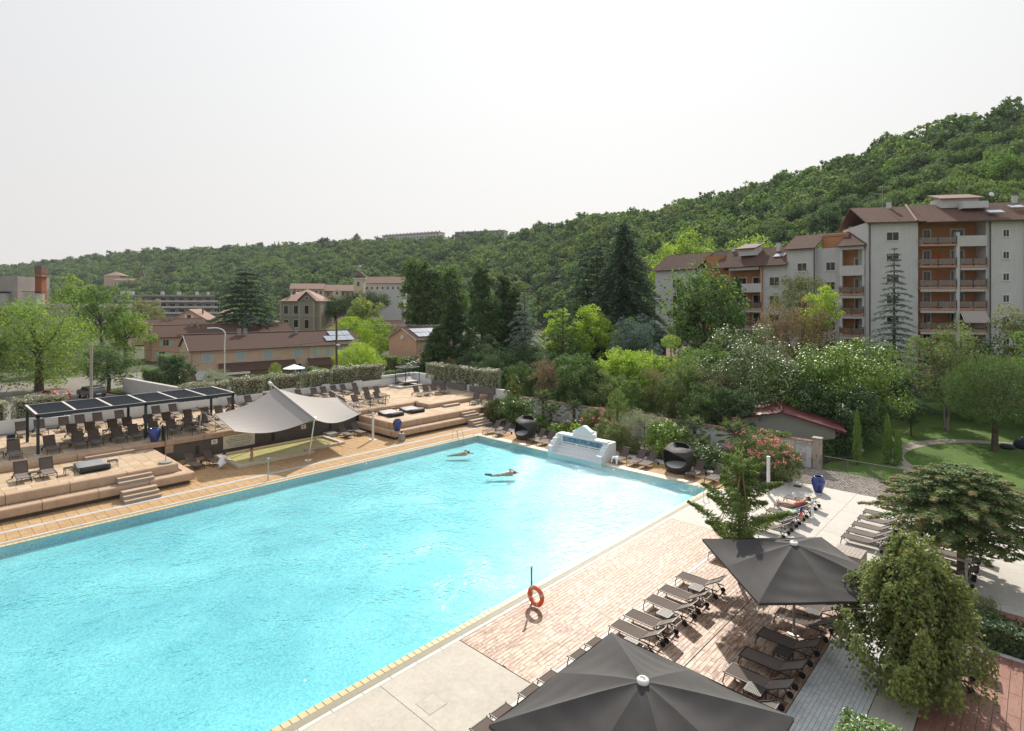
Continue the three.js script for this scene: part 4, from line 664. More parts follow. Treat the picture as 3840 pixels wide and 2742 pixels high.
// ---------------------------------------------------------------- buildings
mat('stuccoPeach', null, 0.9, { map: grainTex([0.60, 0.43, 0.31], 0.08, 3, 301, 256, 0.1) }); mat('stuccoCream', null, 0.9, { map: grainTex([0.60, 0.50, 0.36], 0.08, 3, 302, 256, 0.1) }); mat('stuccoOrange', null, 0.9, { map: grainTex([0.60, 0.38, 0.255], 0.08, 3, 303, 256, 0.1) });
mat('aptWhite', null, 0.9, { map: tex(512, 6, (u, v) => mul([0.62, 0.605, 0.585], 0.88 + 0.12 * fbm(u, v, 8, 8, 4, 304) + 0.08 * smooth(0.55, 0.8, fbm(u, v, 50, 2, 3, 305)) - (Math.abs((v * 6 / 2.78) % 1) < 0.012 ? 0.06 : 0))) }); mat('aptOrange', null, 0.9, { map: grainTex([0.46, 0.215, 0.095], 0.08, 3, 306, 256, 0.12) }); mat('slabPink', [0.50, 0.28, 0.19], 0.85);
mat('trimWhite', [0.70, 0.68, 0.63], 0.7); mat('trimCream', [0.62, 0.55, 0.43], 0.75); mat('shutterBlue', null, 0.7, { map: tex(128, 0.4, (u, v) => mul([0.36, 0.52, 0.50], (u * 4) % 1 < 0.1 ? 0.75 : 1)) }); mat('shutterGrey', null, 0.7, { map: tex(128, 0.4, (u, v) => mul([0.40, 0.47, 0.47], (u * 4) % 1 < 0.1 ? 0.75 : 1)) });
mat('roofSlab', [0.13, 0.075, 0.055], 0.9); mat('canalTile', [0.26, 0.155, 0.115], 0.85); mat('canalDark', [0.155, 0.10, 0.08], 0.85); mat('solar', [0.30, 0.34, 0.40], 0.12, { clearcoat: 1, clearcoatRoughness: 0.03 }); mat('zinc', [0.33, 0.34, 0.35], 0.5); mat('villaGrey', null, 0.9, { map: grainTex([0.27, 0.265, 0.21], 0.1, 3, 307, 256, 0.12) }); mat('villaStone', [0.44, 0.36, 0.25], 0.85); mat('brick', null, 0.9, { map: grainTex([0.34, 0.115, 0.05], 0.3, 1, 308, 128, 0.3) }); mat('greyRender', null, 0.9, { map: grainTex([0.36, 0.33, 0.30], 0.1, 3, 309, 256, 0.1) }); mat('hillWhite', [0.55, 0.54, 0.52], 0.9); mat('hillGrey', [0.36, 0.33, 0.31], 0.9);
mat('awningYellow', null, 0.9, { map: tex(128, 0.5, (u) => (u % 0.5 < 0.25 ? [0.66, 0.63, 0.50] : [0.58, 0.60, 0.58])) , transmission: 0.2, thickness: 0 }); mat('awningWhite', null, 0.9, { map: tex(128, 0.42, (u) => (u % 0.5 < 0.25 ? [0.62, 0.60, 0.56] : [0.42, 0.39, 0.36])) }); mat('awningBrown', null, 0.9, { map: tex(128, 0.42, (u) => (u % 0.5 < 0.25 ? [0.66, 0.63, 0.58] : [0.22, 0.14, 0.10])) });
const tileGeo = (() => { const g = new THREE.CylinderGeometry(0.095, 0.082, 0.46, 8, 1, true, -PI / 2, PI); return g.rotateX(PI / 2).translate(0, 0, 0); })();   // half tube along z, humped in y
function tiled(parent, name, x0, x1, z0, y0, z1, y1, mt, seed, tint = 0.35, skip) {   // tiles from the eave (z0, y0) up to the ridge (z1, y1)
  const len = Math.hypot(z1 - z0, y1 - y0), rows = Math.max(1, Math.round(len / 0.38)), cols = Math.max(1, Math.round((x1 - x0) / 0.205)), R = rng(seed), ang = Math.atan2(y1 - y0, z0 - z1);
  const list = []; for (let r = 0; r < rows; r++) for (let c = 0; c <= cols; c++) { const x = x0 + (x1 - x0) * c / cols, t = (r + 0.5) / rows; if (skip && skip(x, t)) continue; list.push([x, lerp(y0, y1, t) + 0.03, lerp(z0, z1, t)]); }
  const im = shade(new THREE.InstancedMesh(tileGeo, mt, list.length)); im.name = name; im.userData.kind = 'stuff';
  const q = new THREE.Quaternion().setFromEuler(new THREE.Euler(ang + 0.04, 0, 0)), mm = new THREE.Matrix4(), c = new THREE.Color();
  list.forEach((p, i) => { mm.compose(V(...p), q, V(1, 1, 1)); im.setMatrixAt(i, mm); const k = 1 - tint / 2 + tint * R(), w = R(); im.setColorAt(i, c.setRGB(k * (1 + 0.12 * w), k, k * (1 - 0.1 * w))); });
  parent.add(im); return im;
}
function slab(parent, name, x0, x1, z0, y0, z1, y1, mt, th = 0.1) { const a = Math.atan2(y1 - y0, z0 - z1), len = Math.hypot(z1 - z0, y1 - y0); return part(parent, name, box(x1 - x0, th, len, (x0 + x1) / 2, (y0 + y1) / 2 - th / 2 / Math.cos(a), (z0 + z1) / 2, a, 0, 0), mt); }
function gableWall(w, h, d, hr, x = 0) { return muv(move(new THREE.ExtrudeGeometry(new THREE.Shape([[0, 0], [0, h], [d / 2, hr], [d, h], [d, 0]].map(([a, b]) => new THREE.Vector2(a, b))), { depth: w, bevelEnabled: false }), 0, 0, 0).rotateY(PI / 2).scale(1, 1, 1)); }
function wind(parent, x, y, w, h, o = {}) {                               // a window centred at x, its foot at y, on the plane z = o.z
  const z = o.z ?? 0, e = 0.09, f = part(parent, 'window', join(box(w + 2 * e, e, 0.06, x, y + h + e / 2, z + 0.02), box(w + 2 * e, e, 0.10, x, y - e / 2, z + 0.04), box(e, h, 0.06, x - w / 2 - e / 2, y + h / 2, z + 0.02), box(e, h, 0.06, x + w / 2 + e / 2, y + h / 2, z + 0.02)), o.trim ?? M.trimCream);
  if (o.closed) { for (const s of [-1, 1]) part(f, 'shutter', box(w / 2 - 0.01, h, 0.05, x + s * w / 4, y + h / 2, z + 0.025), o.sh ?? M.shutterGrey); return f; }
  part(f, 'pane', box(w, h, 0.02, x, y + h / 2, z + 0.012), M.paneDark);
  part(f, 'sash', join(box(0.05, h, 0.04, x, y + h / 2, z + 0.03), box(0.05, h, 0.04, x - w / 2 + 0.03, y + h / 2, z + 0.03), box(0.05, h, 0.04, x + w / 2 - 0.03, y + h / 2, z + 0.03), box(w, 0.05, 0.04, x, y + h - 0.03, z + 0.03), box(w, 0.05, 0.04, x, y + 0.03, z + 0.03)), o.sash ?? M.trimCream);
  if (o.sh) for (const s of [-1, 1]) part(f, 'shutter', box(w / 2, h, 0.05, x + s * (w * 0.75 + e), y + h / 2, z + 0.03), o.sh);
  return f;
}
function frame2(name, label, cat, A, B, group) { const dx = B[0] - A[0], dz = B[1] - A[1], t = thing(name, label, cat, [A[0], A[2] ?? 0, A[1]], Math.atan2(-dz, dx), group); t.userData.len = undefined; delete t.userData.len; return [t, Math.hypot(dx, dz)]; }
function chimney(t, x, y, z, h = 1.0, mt = M.stoneGrey) { const c = part(t, 'chimney', box(0.5, h, 0.42, x, y + h / 2, z), mt); part(c, 'chimney_cap', join(box(0.6, 0.06, 0.52, x, y + h + 0.10, z), box(0.1, 0.1, 0.1, x - 0.2, y + h + 0.04, z), box(0.1, 0.1, 0.1, x + 0.2, y + h + 0.04, z)), M.stoneGrey); return c; }
function rowHouse(label, A, B, d, eave, ridge, wall, tileMat, seed, o = {}) {
  const [t, L] = frame2('terraced_house', label, 'house', A, B, 'low tiled houses beyond the terrace');
  part(t, 'wall', gableWall(L, eave, d, ridge - 0.12), wall);
  const ov = 0.45, sl = (ridge - eave) / (d / 2), ye = eave - ov * sl + 0.02;
  const r = slab(t, 'roof', -0.4, L + 0.3, ov, ye, -d / 2, ridge, M.roofSlab); slab(t, 'roof', -0.4, L + 0.3, -d - ov, ye, -d / 2, ridge, M.roofSlab);
  tiled(r, 'roof_tiles', -0.35, L + 0.25, ov, ye, -d / 2, ridge, tileMat, seed, 0.5, o.skip);
  part(r, 'ridge_cap', rod([-0.4, ridge + 0.05, -d / 2], [L + 0.3, ridge + 0.05, -d / 2], 0.10, 0.10, 8), tileMat); part(r, 'gutter', rod([-0.4, ye - 0.06, ov + 0.05], [L + 0.3, ye - 0.06, ov + 0.05], 0.06, 0.06, 8), M.roofSlab);
  part(t, 'verge_board', join(bar([-0.36, ye - 0.05, ov], [-0.36, ridge - 0.05, -d / 2], 0.05, 0.14), bar([-0.36, ye - 0.05, -d - ov], [-0.36, ridge - 0.05, -d / 2], 0.05, 0.14)), M.trimWhite);
  part(t, 'downpipe', rod([0.12, 0, 0.07], [0.12, ye - 0.1, 0.07], 0.045, 0.045, 8), M.zinc);
  for (const [x, y, w, h, op] of o.win ?? []) wind(t, x, y, w, h, op);
  for (const [x, s] of o.chim ?? []) chimney(t, x, ridge - 0.45, -d / 2 + (s ?? 0.6), 1.0);
  return t;
}
const clo = { closed: true }, open = { sh: M.shutterBlue }, cb = { closed: true, sh: M.shutterBlue };
const hA = rowHouse('long peach terraced house with solar panels and porch roofs', [-51.9, 6.7], [-48.2, -18.2], 9, 5.0, 6.9, M.stuccoPeach, M.canalDark, 31, { win: [[2.14, 3.1, 1.25, 1.35, clo], [6.6, 3.1, 1.25, 1.35, clo], [10.4, 3.1, 1.25, 1.35, clo], [14.88, 3.1, 1.25, 1.35, clo], [18.58, 3.1, 1.2, 1.2, open], [22.4, 3.1, 1.2, 1.2, cb], [14.9, 0.1, 1.1, 2.0, { sh: M.shutterGrey }]], chim: [[7.2], [8.1], [15.9]], skip: null });
part(hA, 'wall', span(16.74, 25.0, 0, 4.9, 0.01, 0.04), M.stuccoCream);
for (const [a, b] of [[3.5, 14.35], [16.35, 20.4]]) { const r = slab(hA, 'porch_roof', a, b, 1.75, 1.75, 0, 2.8, M.roofSlab, 0.08); tiled(r, 'porch_tiles', a + 0.1, b - 0.1, 1.75, 1.75, 0, 2.8, M.canalDark, 37 + a, 0.5); part(hA, 'porch_wall', span(a + 0.2, a + 0.4, 0, 1.7, 0.04, 1.5), M.stuccoPeach); part(hA, 'porch_wall', span(b - 0.4, b - 0.2, 0, 1.7, 0.04, 1.5), M.stuccoPeach); }
part(hA, 'awning', grid(1, 2, (u, v) => [0.4 + u * 3.6, 2.0 - v * 1.15, 0.05 + v * 2.2, u * 3.6, v]), M.awningYellow); part(hA, 'awning', grid(1, 2, (u, v) => [4.2 + u * 3.2, 1.6 - v * 0.3, 1.75 + v * 0.3, u * 3.2, v]), M.awningYellow);
{ const sl = 1.9 / 4.5, ang = Math.atan(sl); for (let i = 0; i < 4; i++) for (let j = 0; j < 2; j++) { if (i === 0 && j === 1) continue; const z = -0.55 - j * 1.75 - 0.85, y = 5.0 + sl * -z + 0.17; part(hA, 'solar_panel', box(1.18, 0.04, 1.72, 20.3 + i * 1.22, y, z, ang, 0, 0), M.solar); } }
rowHouse('peach terraced house with open blue shutters behind the first', [-92.5, 1.2], [-89, -26], 9, 5.0, 7.0, M.stuccoOrange, M.canalTile, 41, { win: [[2.61, 3.0, 1.1, 1.3, open], [1.9, 0.6, 1.1, 1.3, open]], chim: [[7.9], [9], [17.3]] });
rowHouse('cream terraced house furthest back in the row', [-146.5, -6.6], [-143.5, -26], 9, 5.0, 7.0, M.stuccoPeach, M.canalTile, 43, { win: [[3, 3.0, 1.5, 1.3, { closed: true, sh: M.shutterBlue }]], chim: [[10], [11.5]] });
const hE = rowHouse('cream house with blue shutters beside the bamboo', [-84.5, -36.4], [-86, -57], 9, 5.0, 6.9, M.stuccoCream, M.canalDark, 45, { win: [[3.72, 3.1, 1.3, 1.4, cb], [8.08, 3.1, 1.5, 1.4, cb], [12.29, 3.1, 1.2, 1.3, open]], chim: [[7.8], [9]] });
{ const r = slab(hE, 'porch_roof', 2, 18, 1.7, 1.4, 0, 2.5, M.roofSlab, 0.08); tiled(r, 'porch_tiles', 2, 18, 1.7, 1.4, 0, 2.5, M.canalTile, 39, 0.5); }
const hF = rowHouse('orange house with gable end and solar roof', [-47.7, -29.6], [-47.2, -38.5], 9.3, 5.0, 6.9, M.stuccoOrange, M.canalDark, 47, { win: [[2.3, 3.0, 1.3, 1.45, cb], [2.3, 0.2, 1.3, 1.3, open]] });
{ const sl = 1.9 / 4.65, ang = Math.atan(sl); for (let i = 0; i < 5; i++) for (let j = 0; j < 2; j++) { const z = -0.5 - j * 1.72 - 0.85, y = 5.0 + sl * -z + 0.17; part(hF, 'solar_panel', box(1.15, 0.04, 1.68, 1.5 + i * 1.2, y, z, ang, 0, 0), M.solar); } part(hF, 'awning', box(3.2, 0.3, 0.4, 3, 1.9, 0.25), M.awningWhite); part(hF, 'air_conditioner', box(0.35, 0.6, 0.8, -0.2, 5.2, -4.2), M.whitePlastic); }
{ // gable-fronted house behind
  const [t, L] = frame2('gabled_house', 'peach house with white bargeboards and small gable window', 'house', [-172.9, -25.7, 0], [-167.2, -33.9, 0]);
  part(t, 'wall', extrude([[0, 0], [0, 6.2], [5, 9.3], [10, 6.2], [10, 0]], 12, 0).translate(0, 0, -12), M.stuccoOrange);
  for (const s of [-1, 1]) { part(t, 'bargeboard', bar([5 + s * 5.6, 5.9, 0.35], [5, 9.45, 0.35], 0.2, 0.12), M.trimWhite); part(t, 'roof', muv(new THREE.BoxGeometry(6.7, 0.12, 12.8).rotateZ(-s * Math.atan2(3.5, 5.6)).translate(5 + s * 2.8, 7.75, -5.9)), M.canalTile); }
  wind(t, 5, 6.4, 1.2, 1.3, { z: 0.02, sh: M.trimWhite }); chimney(t, 8, 8, -4, 1.6, M.brick);
  const [q] = frame2('back_house', 'small cream house with red tiled lean-to roof', 'house', [-166, -37.5, 0], [-161.5, -43.5, 0]); part(q, 'wall', box(7, 8.4, 8, 3.5, 4.2, -4), M.stuccoCream); slab(q, 'roof', -0.3, 7.4, 0.4, 7.9, -8, 9.3, M.canalTile); wind(q, 2.2, 6.2, 0.9, 0.9, { z: 0.02 });
}
{ // villa
  const [t, L] = frame2('villa', 'grey villa with stone trim, small pediment and solar panels', 'villa', [-110.05, -32.83, 0], [-102.18, -40.21, 0]);
  part(t, 'wall', box(L, 12.1, 10, L / 2, 6.05, -5), M.villaGrey); part(t, 'projecting_bay', span(5.2, 9.3, 0, 12.3, 0.01, 0.5), M.villaGrey);
  for (const x of [0.2, 5.3, 9.1, 10.6]) part(t, 'quoin', span(x - 0.2, x + 0.2, 0, 12.1, 0.0, x > 5 && x < 9.5 ? 0.55 : 0.08), M.villaStone);
  part(t, 'string_course', join(span(-0.1, L + 0.1, 8.1, 8.35, 0, 0.14), span(5.1, 9.4, 8.1, 8.35, 0.1, 0.62)), M.villaStone);
  part(t, 'gable', extrude([[5.1, 12.2], [7.25, 14.3], [9.4, 12.2]], 1.0, 0).translate(0, 0, -0.45), M.villaGrey);
  for (const y of [8.75, 5.0]) for (const [x, z] of [[1.6, 0.01], [4.2, 0.01], [7.2, 0.51]]) wind(t, x, y, 1.1, 2.2, { z, trim: M.trimCream, sash: y > 8 && x < 5 ? M.villaGrey : M.roofSlab });
  wind(t, 7.25, 12.35, 0.7, 0.9, { z: 0.56 });
  part(t, 'roof', new THREE.ConeGeometry(9.2, 3.2, 4, 1).rotateY(PI / 4).scale(0.86, 1, 0.86).translate(L / 2, 13.7, -5), M.canalTile);
  for (const s of [-1, 1]) part(t, 'gable_roof', muv(new THREE.BoxGeometry(3.3, 0.15, 2.2).rotateZ(-s * 0.77).translate(7.25 + s * 1.15, 13.4, 0)), M.roofSlab);
  part(t, 'solar_panel', box(2.6, 0.06, 2.0, 3.0, 13.3, -2.2, 0.42, 0, 0), M.solar); part(t, 'solar_panel', box(2.4, 0.06, 1.6, 3.6, 14.2, -4.2, 0.42, 0, 0), M.solar); chimney(t, 2.4, 13.6, -4, 1.8, M.brick);
}
// red-roofed lesser houses near the villa
for (const [n, A, B, h, label] of [['cottage', [-99, -43, 0], [-93.5, -49, 0], 6.6, 'low red-roofed cottage behind the bamboo'], ['town_house', [-104, -67, 0], [-98, -74, 0], 10.6, 'grey town house with hipped red roof behind the pine']]) {
  const [t, L] = frame2(n, label, 'house', A, B); part(t, 'wall', box(L, h, 8, L / 2, h / 2, -4), n === 'cottage' ? M.stuccoCream : M.greyRender);
  part(t, 'roof', new THREE.ConeGeometry(8.2, 2.4, 4, 1).rotateY(PI / 4).scale(0.86, 1, 0.8).translate(L / 2, h + 1.2, -4), M.canalTile); for (const y of [h - 2.3, h - 5]) for (const x of [1.8, L - 2]) if (y > 0.5) wind(t, x, y, 0.9, 1.4, { z: 0.02, sh: M.trimWhite });
}
{ // long three-storey block with loggias
  const [t, L] = frame2('long_block', 'long low apartment block with concrete loggias and roof vents', 'apartment block', [-285.1, -34.6, 0], [-271.4, -74.8, 0]), y0 = 6.4, fh = 2.9;
  part(t, 'wall', box(L, 15.3, 10, L / 2, 7.65, -6.5), M.greyRender); part(t, 'roof_edge', box(L + 0.6, 0.8, 11.5, L / 2, 15.2, -5.6), M.hillGrey);
  for (let k = 0; k < 3; k++) { part(t, 'balcony', box(L, 0.9, 0.2, L / 2, y0 + k * fh + 0.3, 0), M.hillWhite); part(t, 'slab', box(L, 0.2, 1.5, L / 2, y0 + k * fh - 0.2, -0.8), M.hillGrey); for (let x = 1; x < L; x += 3.9) { part(t, 'fin', box(0.18, fh, 1.4, x, y0 + k * fh + 1.3, -0.8), M.hillGrey); wind(t, x + 1.9, y0 + k * fh + 0.2, 2.2, 1.9, { z: -1.48, trim: M.trimWhite }); } }
  for (const x of [1.5, 4.5, 18, 25, 33, 38]) part(t, 'roof_vent', box(x === 4.5 ? 3.4 : 1.5, 1.9, 1.5, x, 16.4, -4), M.hillWhite);
}
{ // flat-roofed building with the brick stack
  const [t, L] = frame2('flat_roofed_building', 'flat-roofed beige building with red brick chimney stack', 'building', [-113, 24, 0], [-98.46, 9.76, 0]);
  part(t, 'wall', box(L, 10.6, 12, L / 2, 5.3, -6), M.greyRender); part(t, 'roof_edge', box(L + 0.4, 0.8, 12.4, L / 2, 11.0, -6), M.hillGrey); part(t, 'penthouse', box(5, 6, 8, 1.5, 13.9, -7), M.greyRender);
  const c = part(t, 'chimney_stack', box(1.3, 8.2, 1.3, 6.9, 14.4, -5), M.brick); part(c, 'stack_collar', box(2.1, 0.15, 2.1, 6.9, 17.0, -5), M.stoneGrey); part(c, 'stack_top', box(1.4, 1.4, 1.4, 6.9, 18.3, -5), mat('oldBrick', [0.20, 0.13, 0.105], 0.9));
  for (const x of [1.2, 7.2]) { part(t, 'vent_box', box(2.6, 2.2, 2, x, 12.4, -3), M.greyPlaster); part(t, 'vent_hat', box(3.2, 0.12, 2.4, x, 13.8, -3), M.frameDark); }
  wind(t, L - 2.1, 8.4, 1.9, 1.6, { z: 0.02, trim: M.trimWhite }); part(t, 'lattice', span(2.2, 5.4, 7.5, 10.4, 0.01, 0.06), M.brick); for (let i = 0; i < 14; i++) part(t, 'lattice_bar', box(0.05, 2.9, 0.08, 2.3 + i * 0.23, 8.95, 0.07), M.oldBrick); for (let i = 0; i < 12; i++) part(t, 'lattice_bar', box(3.2, 0.05, 0.08, 3.8, 7.6 + i * 0.24, 0.1), M.oldBrick);
}
// ---------------------------------------------------------------- apartment houses at the foot of the hill
function balcony(t, x0, x1, y, z, solid, awn) {                           // slab front at z
  const b = part(t, 'balcony', span(x0, x1, y - 0.28, y, z - 1.7, z), solid ? M.aptWhite : M.slabPink);
  if (solid) { part(b, 'parapet', join(span(x0, x1, y - 0.35, y + 1.02, z - 0.14, z + 0.02)), M.aptWhite); return b; }
  part(b, 'top_rail', box(x1 - x0, 0.05, 0.05, (x0 + x1) / 2, y + 1.0, z - 0.05), M.frameDark);
  const n = Math.max(2, Math.round((x1 - x0) / 1.9)); for (let i = 0; i <= n; i++) part(b, 'rail_post', box(0.05, 1.25, 0.05, lerp(x0 + 0.05, x1 - 0.05, i / n), y + 0.4, z + 0.02), M.frameDark);
  part(b, 'glass', box(x1 - x0 - 0.1, 0.72, 0.015, (x0 + x1) / 2, y + 0.5, z - 0.04), M.railGlass);
  if (awn) part(b, 'awning_valance', box(x1 - x0 - 0.3, 0.32, 0.08, (x0 + x1) / 2, y - 0.48, z - 0.06), M.awningWhite);
  return b;
}
function recess(t, x0, x1, y0, y1, dz, wallM) { part(t, 'loggia_wall', span(x0, x1, y0, y1, -dz - 0.2, -dz), wallM); }
function clutter(t, x0, x1, y, z, seed) { const R = rng(seed); for (let i = 0; i < 3; i++) { const x = lerp(x0 + 0.4, x1 - 0.4, R()), w = 0.3 + R() * 0.5, h = 0.4 + R() * 0.5; part(t, ['flower_pot', 'chair', 'box'][i], R() < 0.5 ? box(w, h, 0.4, x, y + h / 2, z - 0.7) : lathe([[0, 0], [w * 0.3, 0], [w * 0.4, h], [0, h]], 10).translate(x, y, z - 0.7), [M.roofTileA, M.whitePlastic, M.greyPlaster][i]); } }
{
  const [t, L] = frame2('apartment_house', 'tall white apartment house with orange loggias and tiled roof', 'apartment house', [18.89, -53.64, 0], [46, -70.2, 0]);
  const E = 22.4, W6 = 6.0, fl = [19.3, 16.5, 13.72, 10.94, 8.16, 5.38, 2.6];
  part(t, 'wall', span(0, W6, 0, E, -9, 0), M.aptWhite); part(t, 'wall', span(14.05, 18.0, 0, E, -9, 0), M.aptWhite); part(t, 'wall', span(W6, L, 0, E, -9, -2.2), M.aptOrange); part(t, 'wall', span(24.5, L, 0, E, -9, 0), M.aptWhite);
  part(t, 'side_wall', span(13.85, 14.04, 0, E, -2.3, -0.1), M.aptWhite); part(t, 'column', span(10.35, 10.75, 0, E - 1.6, -0.5, 0.15), M.aptWhite);
  for (let k = 0; k < fl.length; k++) {
    const y = fl[k]; balcony(t, W6 + 0.05, 10.4, y, 0.25, false, k > 1); balcony(t, 10.75, 13.9, y, 0.05, k === 0, k > 0); balcony(t, 18.05, 24.4, y, 0.05, k === 0, k > 0);
    wind(t, 8.0, y + 0.02, 0.85, 2.1, { z: -2.19, trim: M.trimWhite }); wind(t, 11.6, y + 0.02, 1.5, 2.1, { z: -2.19, trim: M.trimWhite }); wind(t, 18.9, y + 0.02, 1.1, 2.1, { z: -2.19, trim: M.trimWhite }); wind(t, 21.6, y + 0.02, 2.0, 2.1, { z: -2.19, trim: M.trimWhite });
    wind(t, 16.0, y + 0.75, 0.72, 0.95, { z: 0.01, trim: M.trimWhite, sash: M.trimWhite }); if (k < 5) wind(t, 3.0, y + 0.55, 1.5, 1.15, { z: 0.01, trim: M.trimWhite });
    clutter(t, W6, 10.2, y, 0, 61 + k); clutter(t, 10.8, 13.8, y, 0, 71 + k); clutter(t, 18.2, 24, y, 0, 81 + k);
  }
  part(t, 'lifebuoy', new THREE.TorusGeometry(0.42, 0.11, 8, 24).translate(9.2, 18.1 - 0.35, -2.1), M.orange);
  part(t, 'awning', grid(1, 3, (u, v) => [10.8 + u * 2.9, 10.5 - v * 1.4, 0.1 + v * 1.2, u * 2.9, v]), M.awningBrown);
  for (const x of [0.25, 14.2, 18.1]) part(t, 'downpipe', rod([x, 0, 0.12], [x, E - 0.2, 0.12], 0.07, 0.07, 8), M.frameDark);
  const rf = slab(t, 'roof', -0.4, 6.6, 0.7, E - 0.1, -5, 25.1, M.roofSlab, 0.15); tiled(rf, 'roof_tiles', -0.4, 6.6, 0.7, E - 0.1, -5, 25.1, M.canalTile, 91, 0.5);
  const r2 = slab(t, 'roof', 6.6, L + 1, 0.9, E - 0.25, -5.2, 25.25, M.roofSlab, 0.15); tiled(r2, 'roof_tiles', 6.7, 30, 0.9, E - 0.25, -5.2, 25.25, M.canalTile, 92, 0.55); slab(t, 'roof', -0.4, L + 1, -10, E - 0.2, -5, 25.0, M.roofSlab, 0.15);
  part(t, 'hip_tile', rod([5.6, E - 0.1, 0.7], [6.7, 25.3, -5], 0.16, 0.16, 8), M.canalTile);
  chimney(t, 4.4, 24.6, -4.6, 1.1, M.aptWhite); part(t, 'chimney', box(2.9, 0.9, 1.2, 13.6, 24.6, -2.4), M.aptWhite); chimney(t, 19.8, 25.0, -5, 1.1, M.aptWhite);
  const dm = part(t, 'dormer', box(4.4, 1.4, 3, 12.6, 25.2, -5), M.aptWhite); part(dm, 'dormer_roof', box(5.2, 0.14, 3.8, 12.6, 26.2, -4.8, 0.28, 0, 0), M.canalTile);
  part(t, 'skylight', box(1.8, 0.12, 1.0, 15.2, 23.45, -0.75, 0.44, 0, 0), M.solar); part(t, 'skylight', box(1.6, 0.12, 1.0, 18.6, 24.3, -2.6, 0.44, 0, 0), M.solar);
  part(t, 'aerial', join(rod([3.6, 25, -4.6], [3.6, 28, -4.6], 0.03, 0.03, 6), rod([2.8, 27.8, -4.6], [4.4, 27.9, -4.6], 0.02, 0.02, 6), rod([2.9, 27.4, -4.6], [4.3, 27.45, -4.6], 0.02, 0.02, 6)), M.zinc); part(t, 'dish', new THREE.SphereGeometry(0.45, 14, 8, 0, 2 * PI, 0, 0.8).rotateX(1.2).translate(16.2, 26, -3.6), M.whitePlastic);
}
{
  const [t, L] = frame2('apartment_house', 'middle apartment house with corner balconies and roof terrace', 'apartment house', [8.39, -54.76, 0], [18.5, -54.4, 0]), E = 19.6, fl = [15.7, 12.9, 10.1, 7.3, 4.5];
  part(t, 'wall', span(0, 3.7, 0, E, -9, 0), M.aptWhite); part(t, 'wall', span(3.7, 7.0, 0, E - 0.2, -9, -0.9), M.aptWhite); part(t, 'wall', span(7.0, L, 0, E, -9, -2.0), M.aptOrange); part(t, 'attic', span(4.0, 7.4, E - 0.2, E + 1.9, -6, -2.6), M.aptOrange);
  for (const y of fl) { const k = fl.indexOf(y); balcony(t, 7.0, L - 0.1, y, 0.25, k === 0, k > 0); wind(t, 9.2, y + 0.02, 1.7, 2.1, { z: -1.99, trim: M.trimWhite }); wind(t, 2.1, y + 0.5, 1.3, 1.2, { z: 0.01, trim: M.trimWhite }); wind(t, 5.6, y + 0.5, 1.2, 1.2, { z: -0.88, trim: M.trimWhite }); clutter(t, 7, L, y, 0, 95 + k); }
  for (const x of [7.05, L - 0.35]) part(t, 'column', span(x, x + 0.3, 0, E - 0.3, -0.1, 0.2), M.aptWhite); part(t, 'awning_valance', box(2.9, 0.4, 0.1, 8.6, E - 0.5, 0.4), M.awningWhite); part(t, 'downpipe', rod([3.75, 0, 0.1], [3.75, E, 0.1], 0.07, 0.07, 8), M.frameDark);
  const r1 = slab(t, 'roof', -0.3, 4.0, 0.6, E - 0.1, -4.6, 21.9, M.roofSlab, 0.15); tiled(r1, 'roof_tiles', -0.3, 4.0, 0.6, E - 0.1, -4.6, 21.9, M.canalTile, 93, 0.5);
  const r2 = slab(t, 'roof', 6.9, L + 0.1, 0.8, E - 0.15, -4.6, 21.9, M.roofSlab, 0.15); tiled(r2, 'roof_tiles', 6.9, L + 0.1, 0.8, E - 0.15, -4.6, 21.9, M.canalTile, 94, 0.5); const r3 = slab(t, 'roof', 4.0, 6.9, -2.6, E + 1.6, -4.6, 21.9, M.roofSlab, 0.15); tiled(r3, 'roof_tiles', 4.0, 6.9, -2.6, E + 1.6, -4.6, 21.9, M.canalTile, 96, 0.5);
  chimney(t, 7.2, 21.6, -4.6, 0.9, M.aptWhite);
}
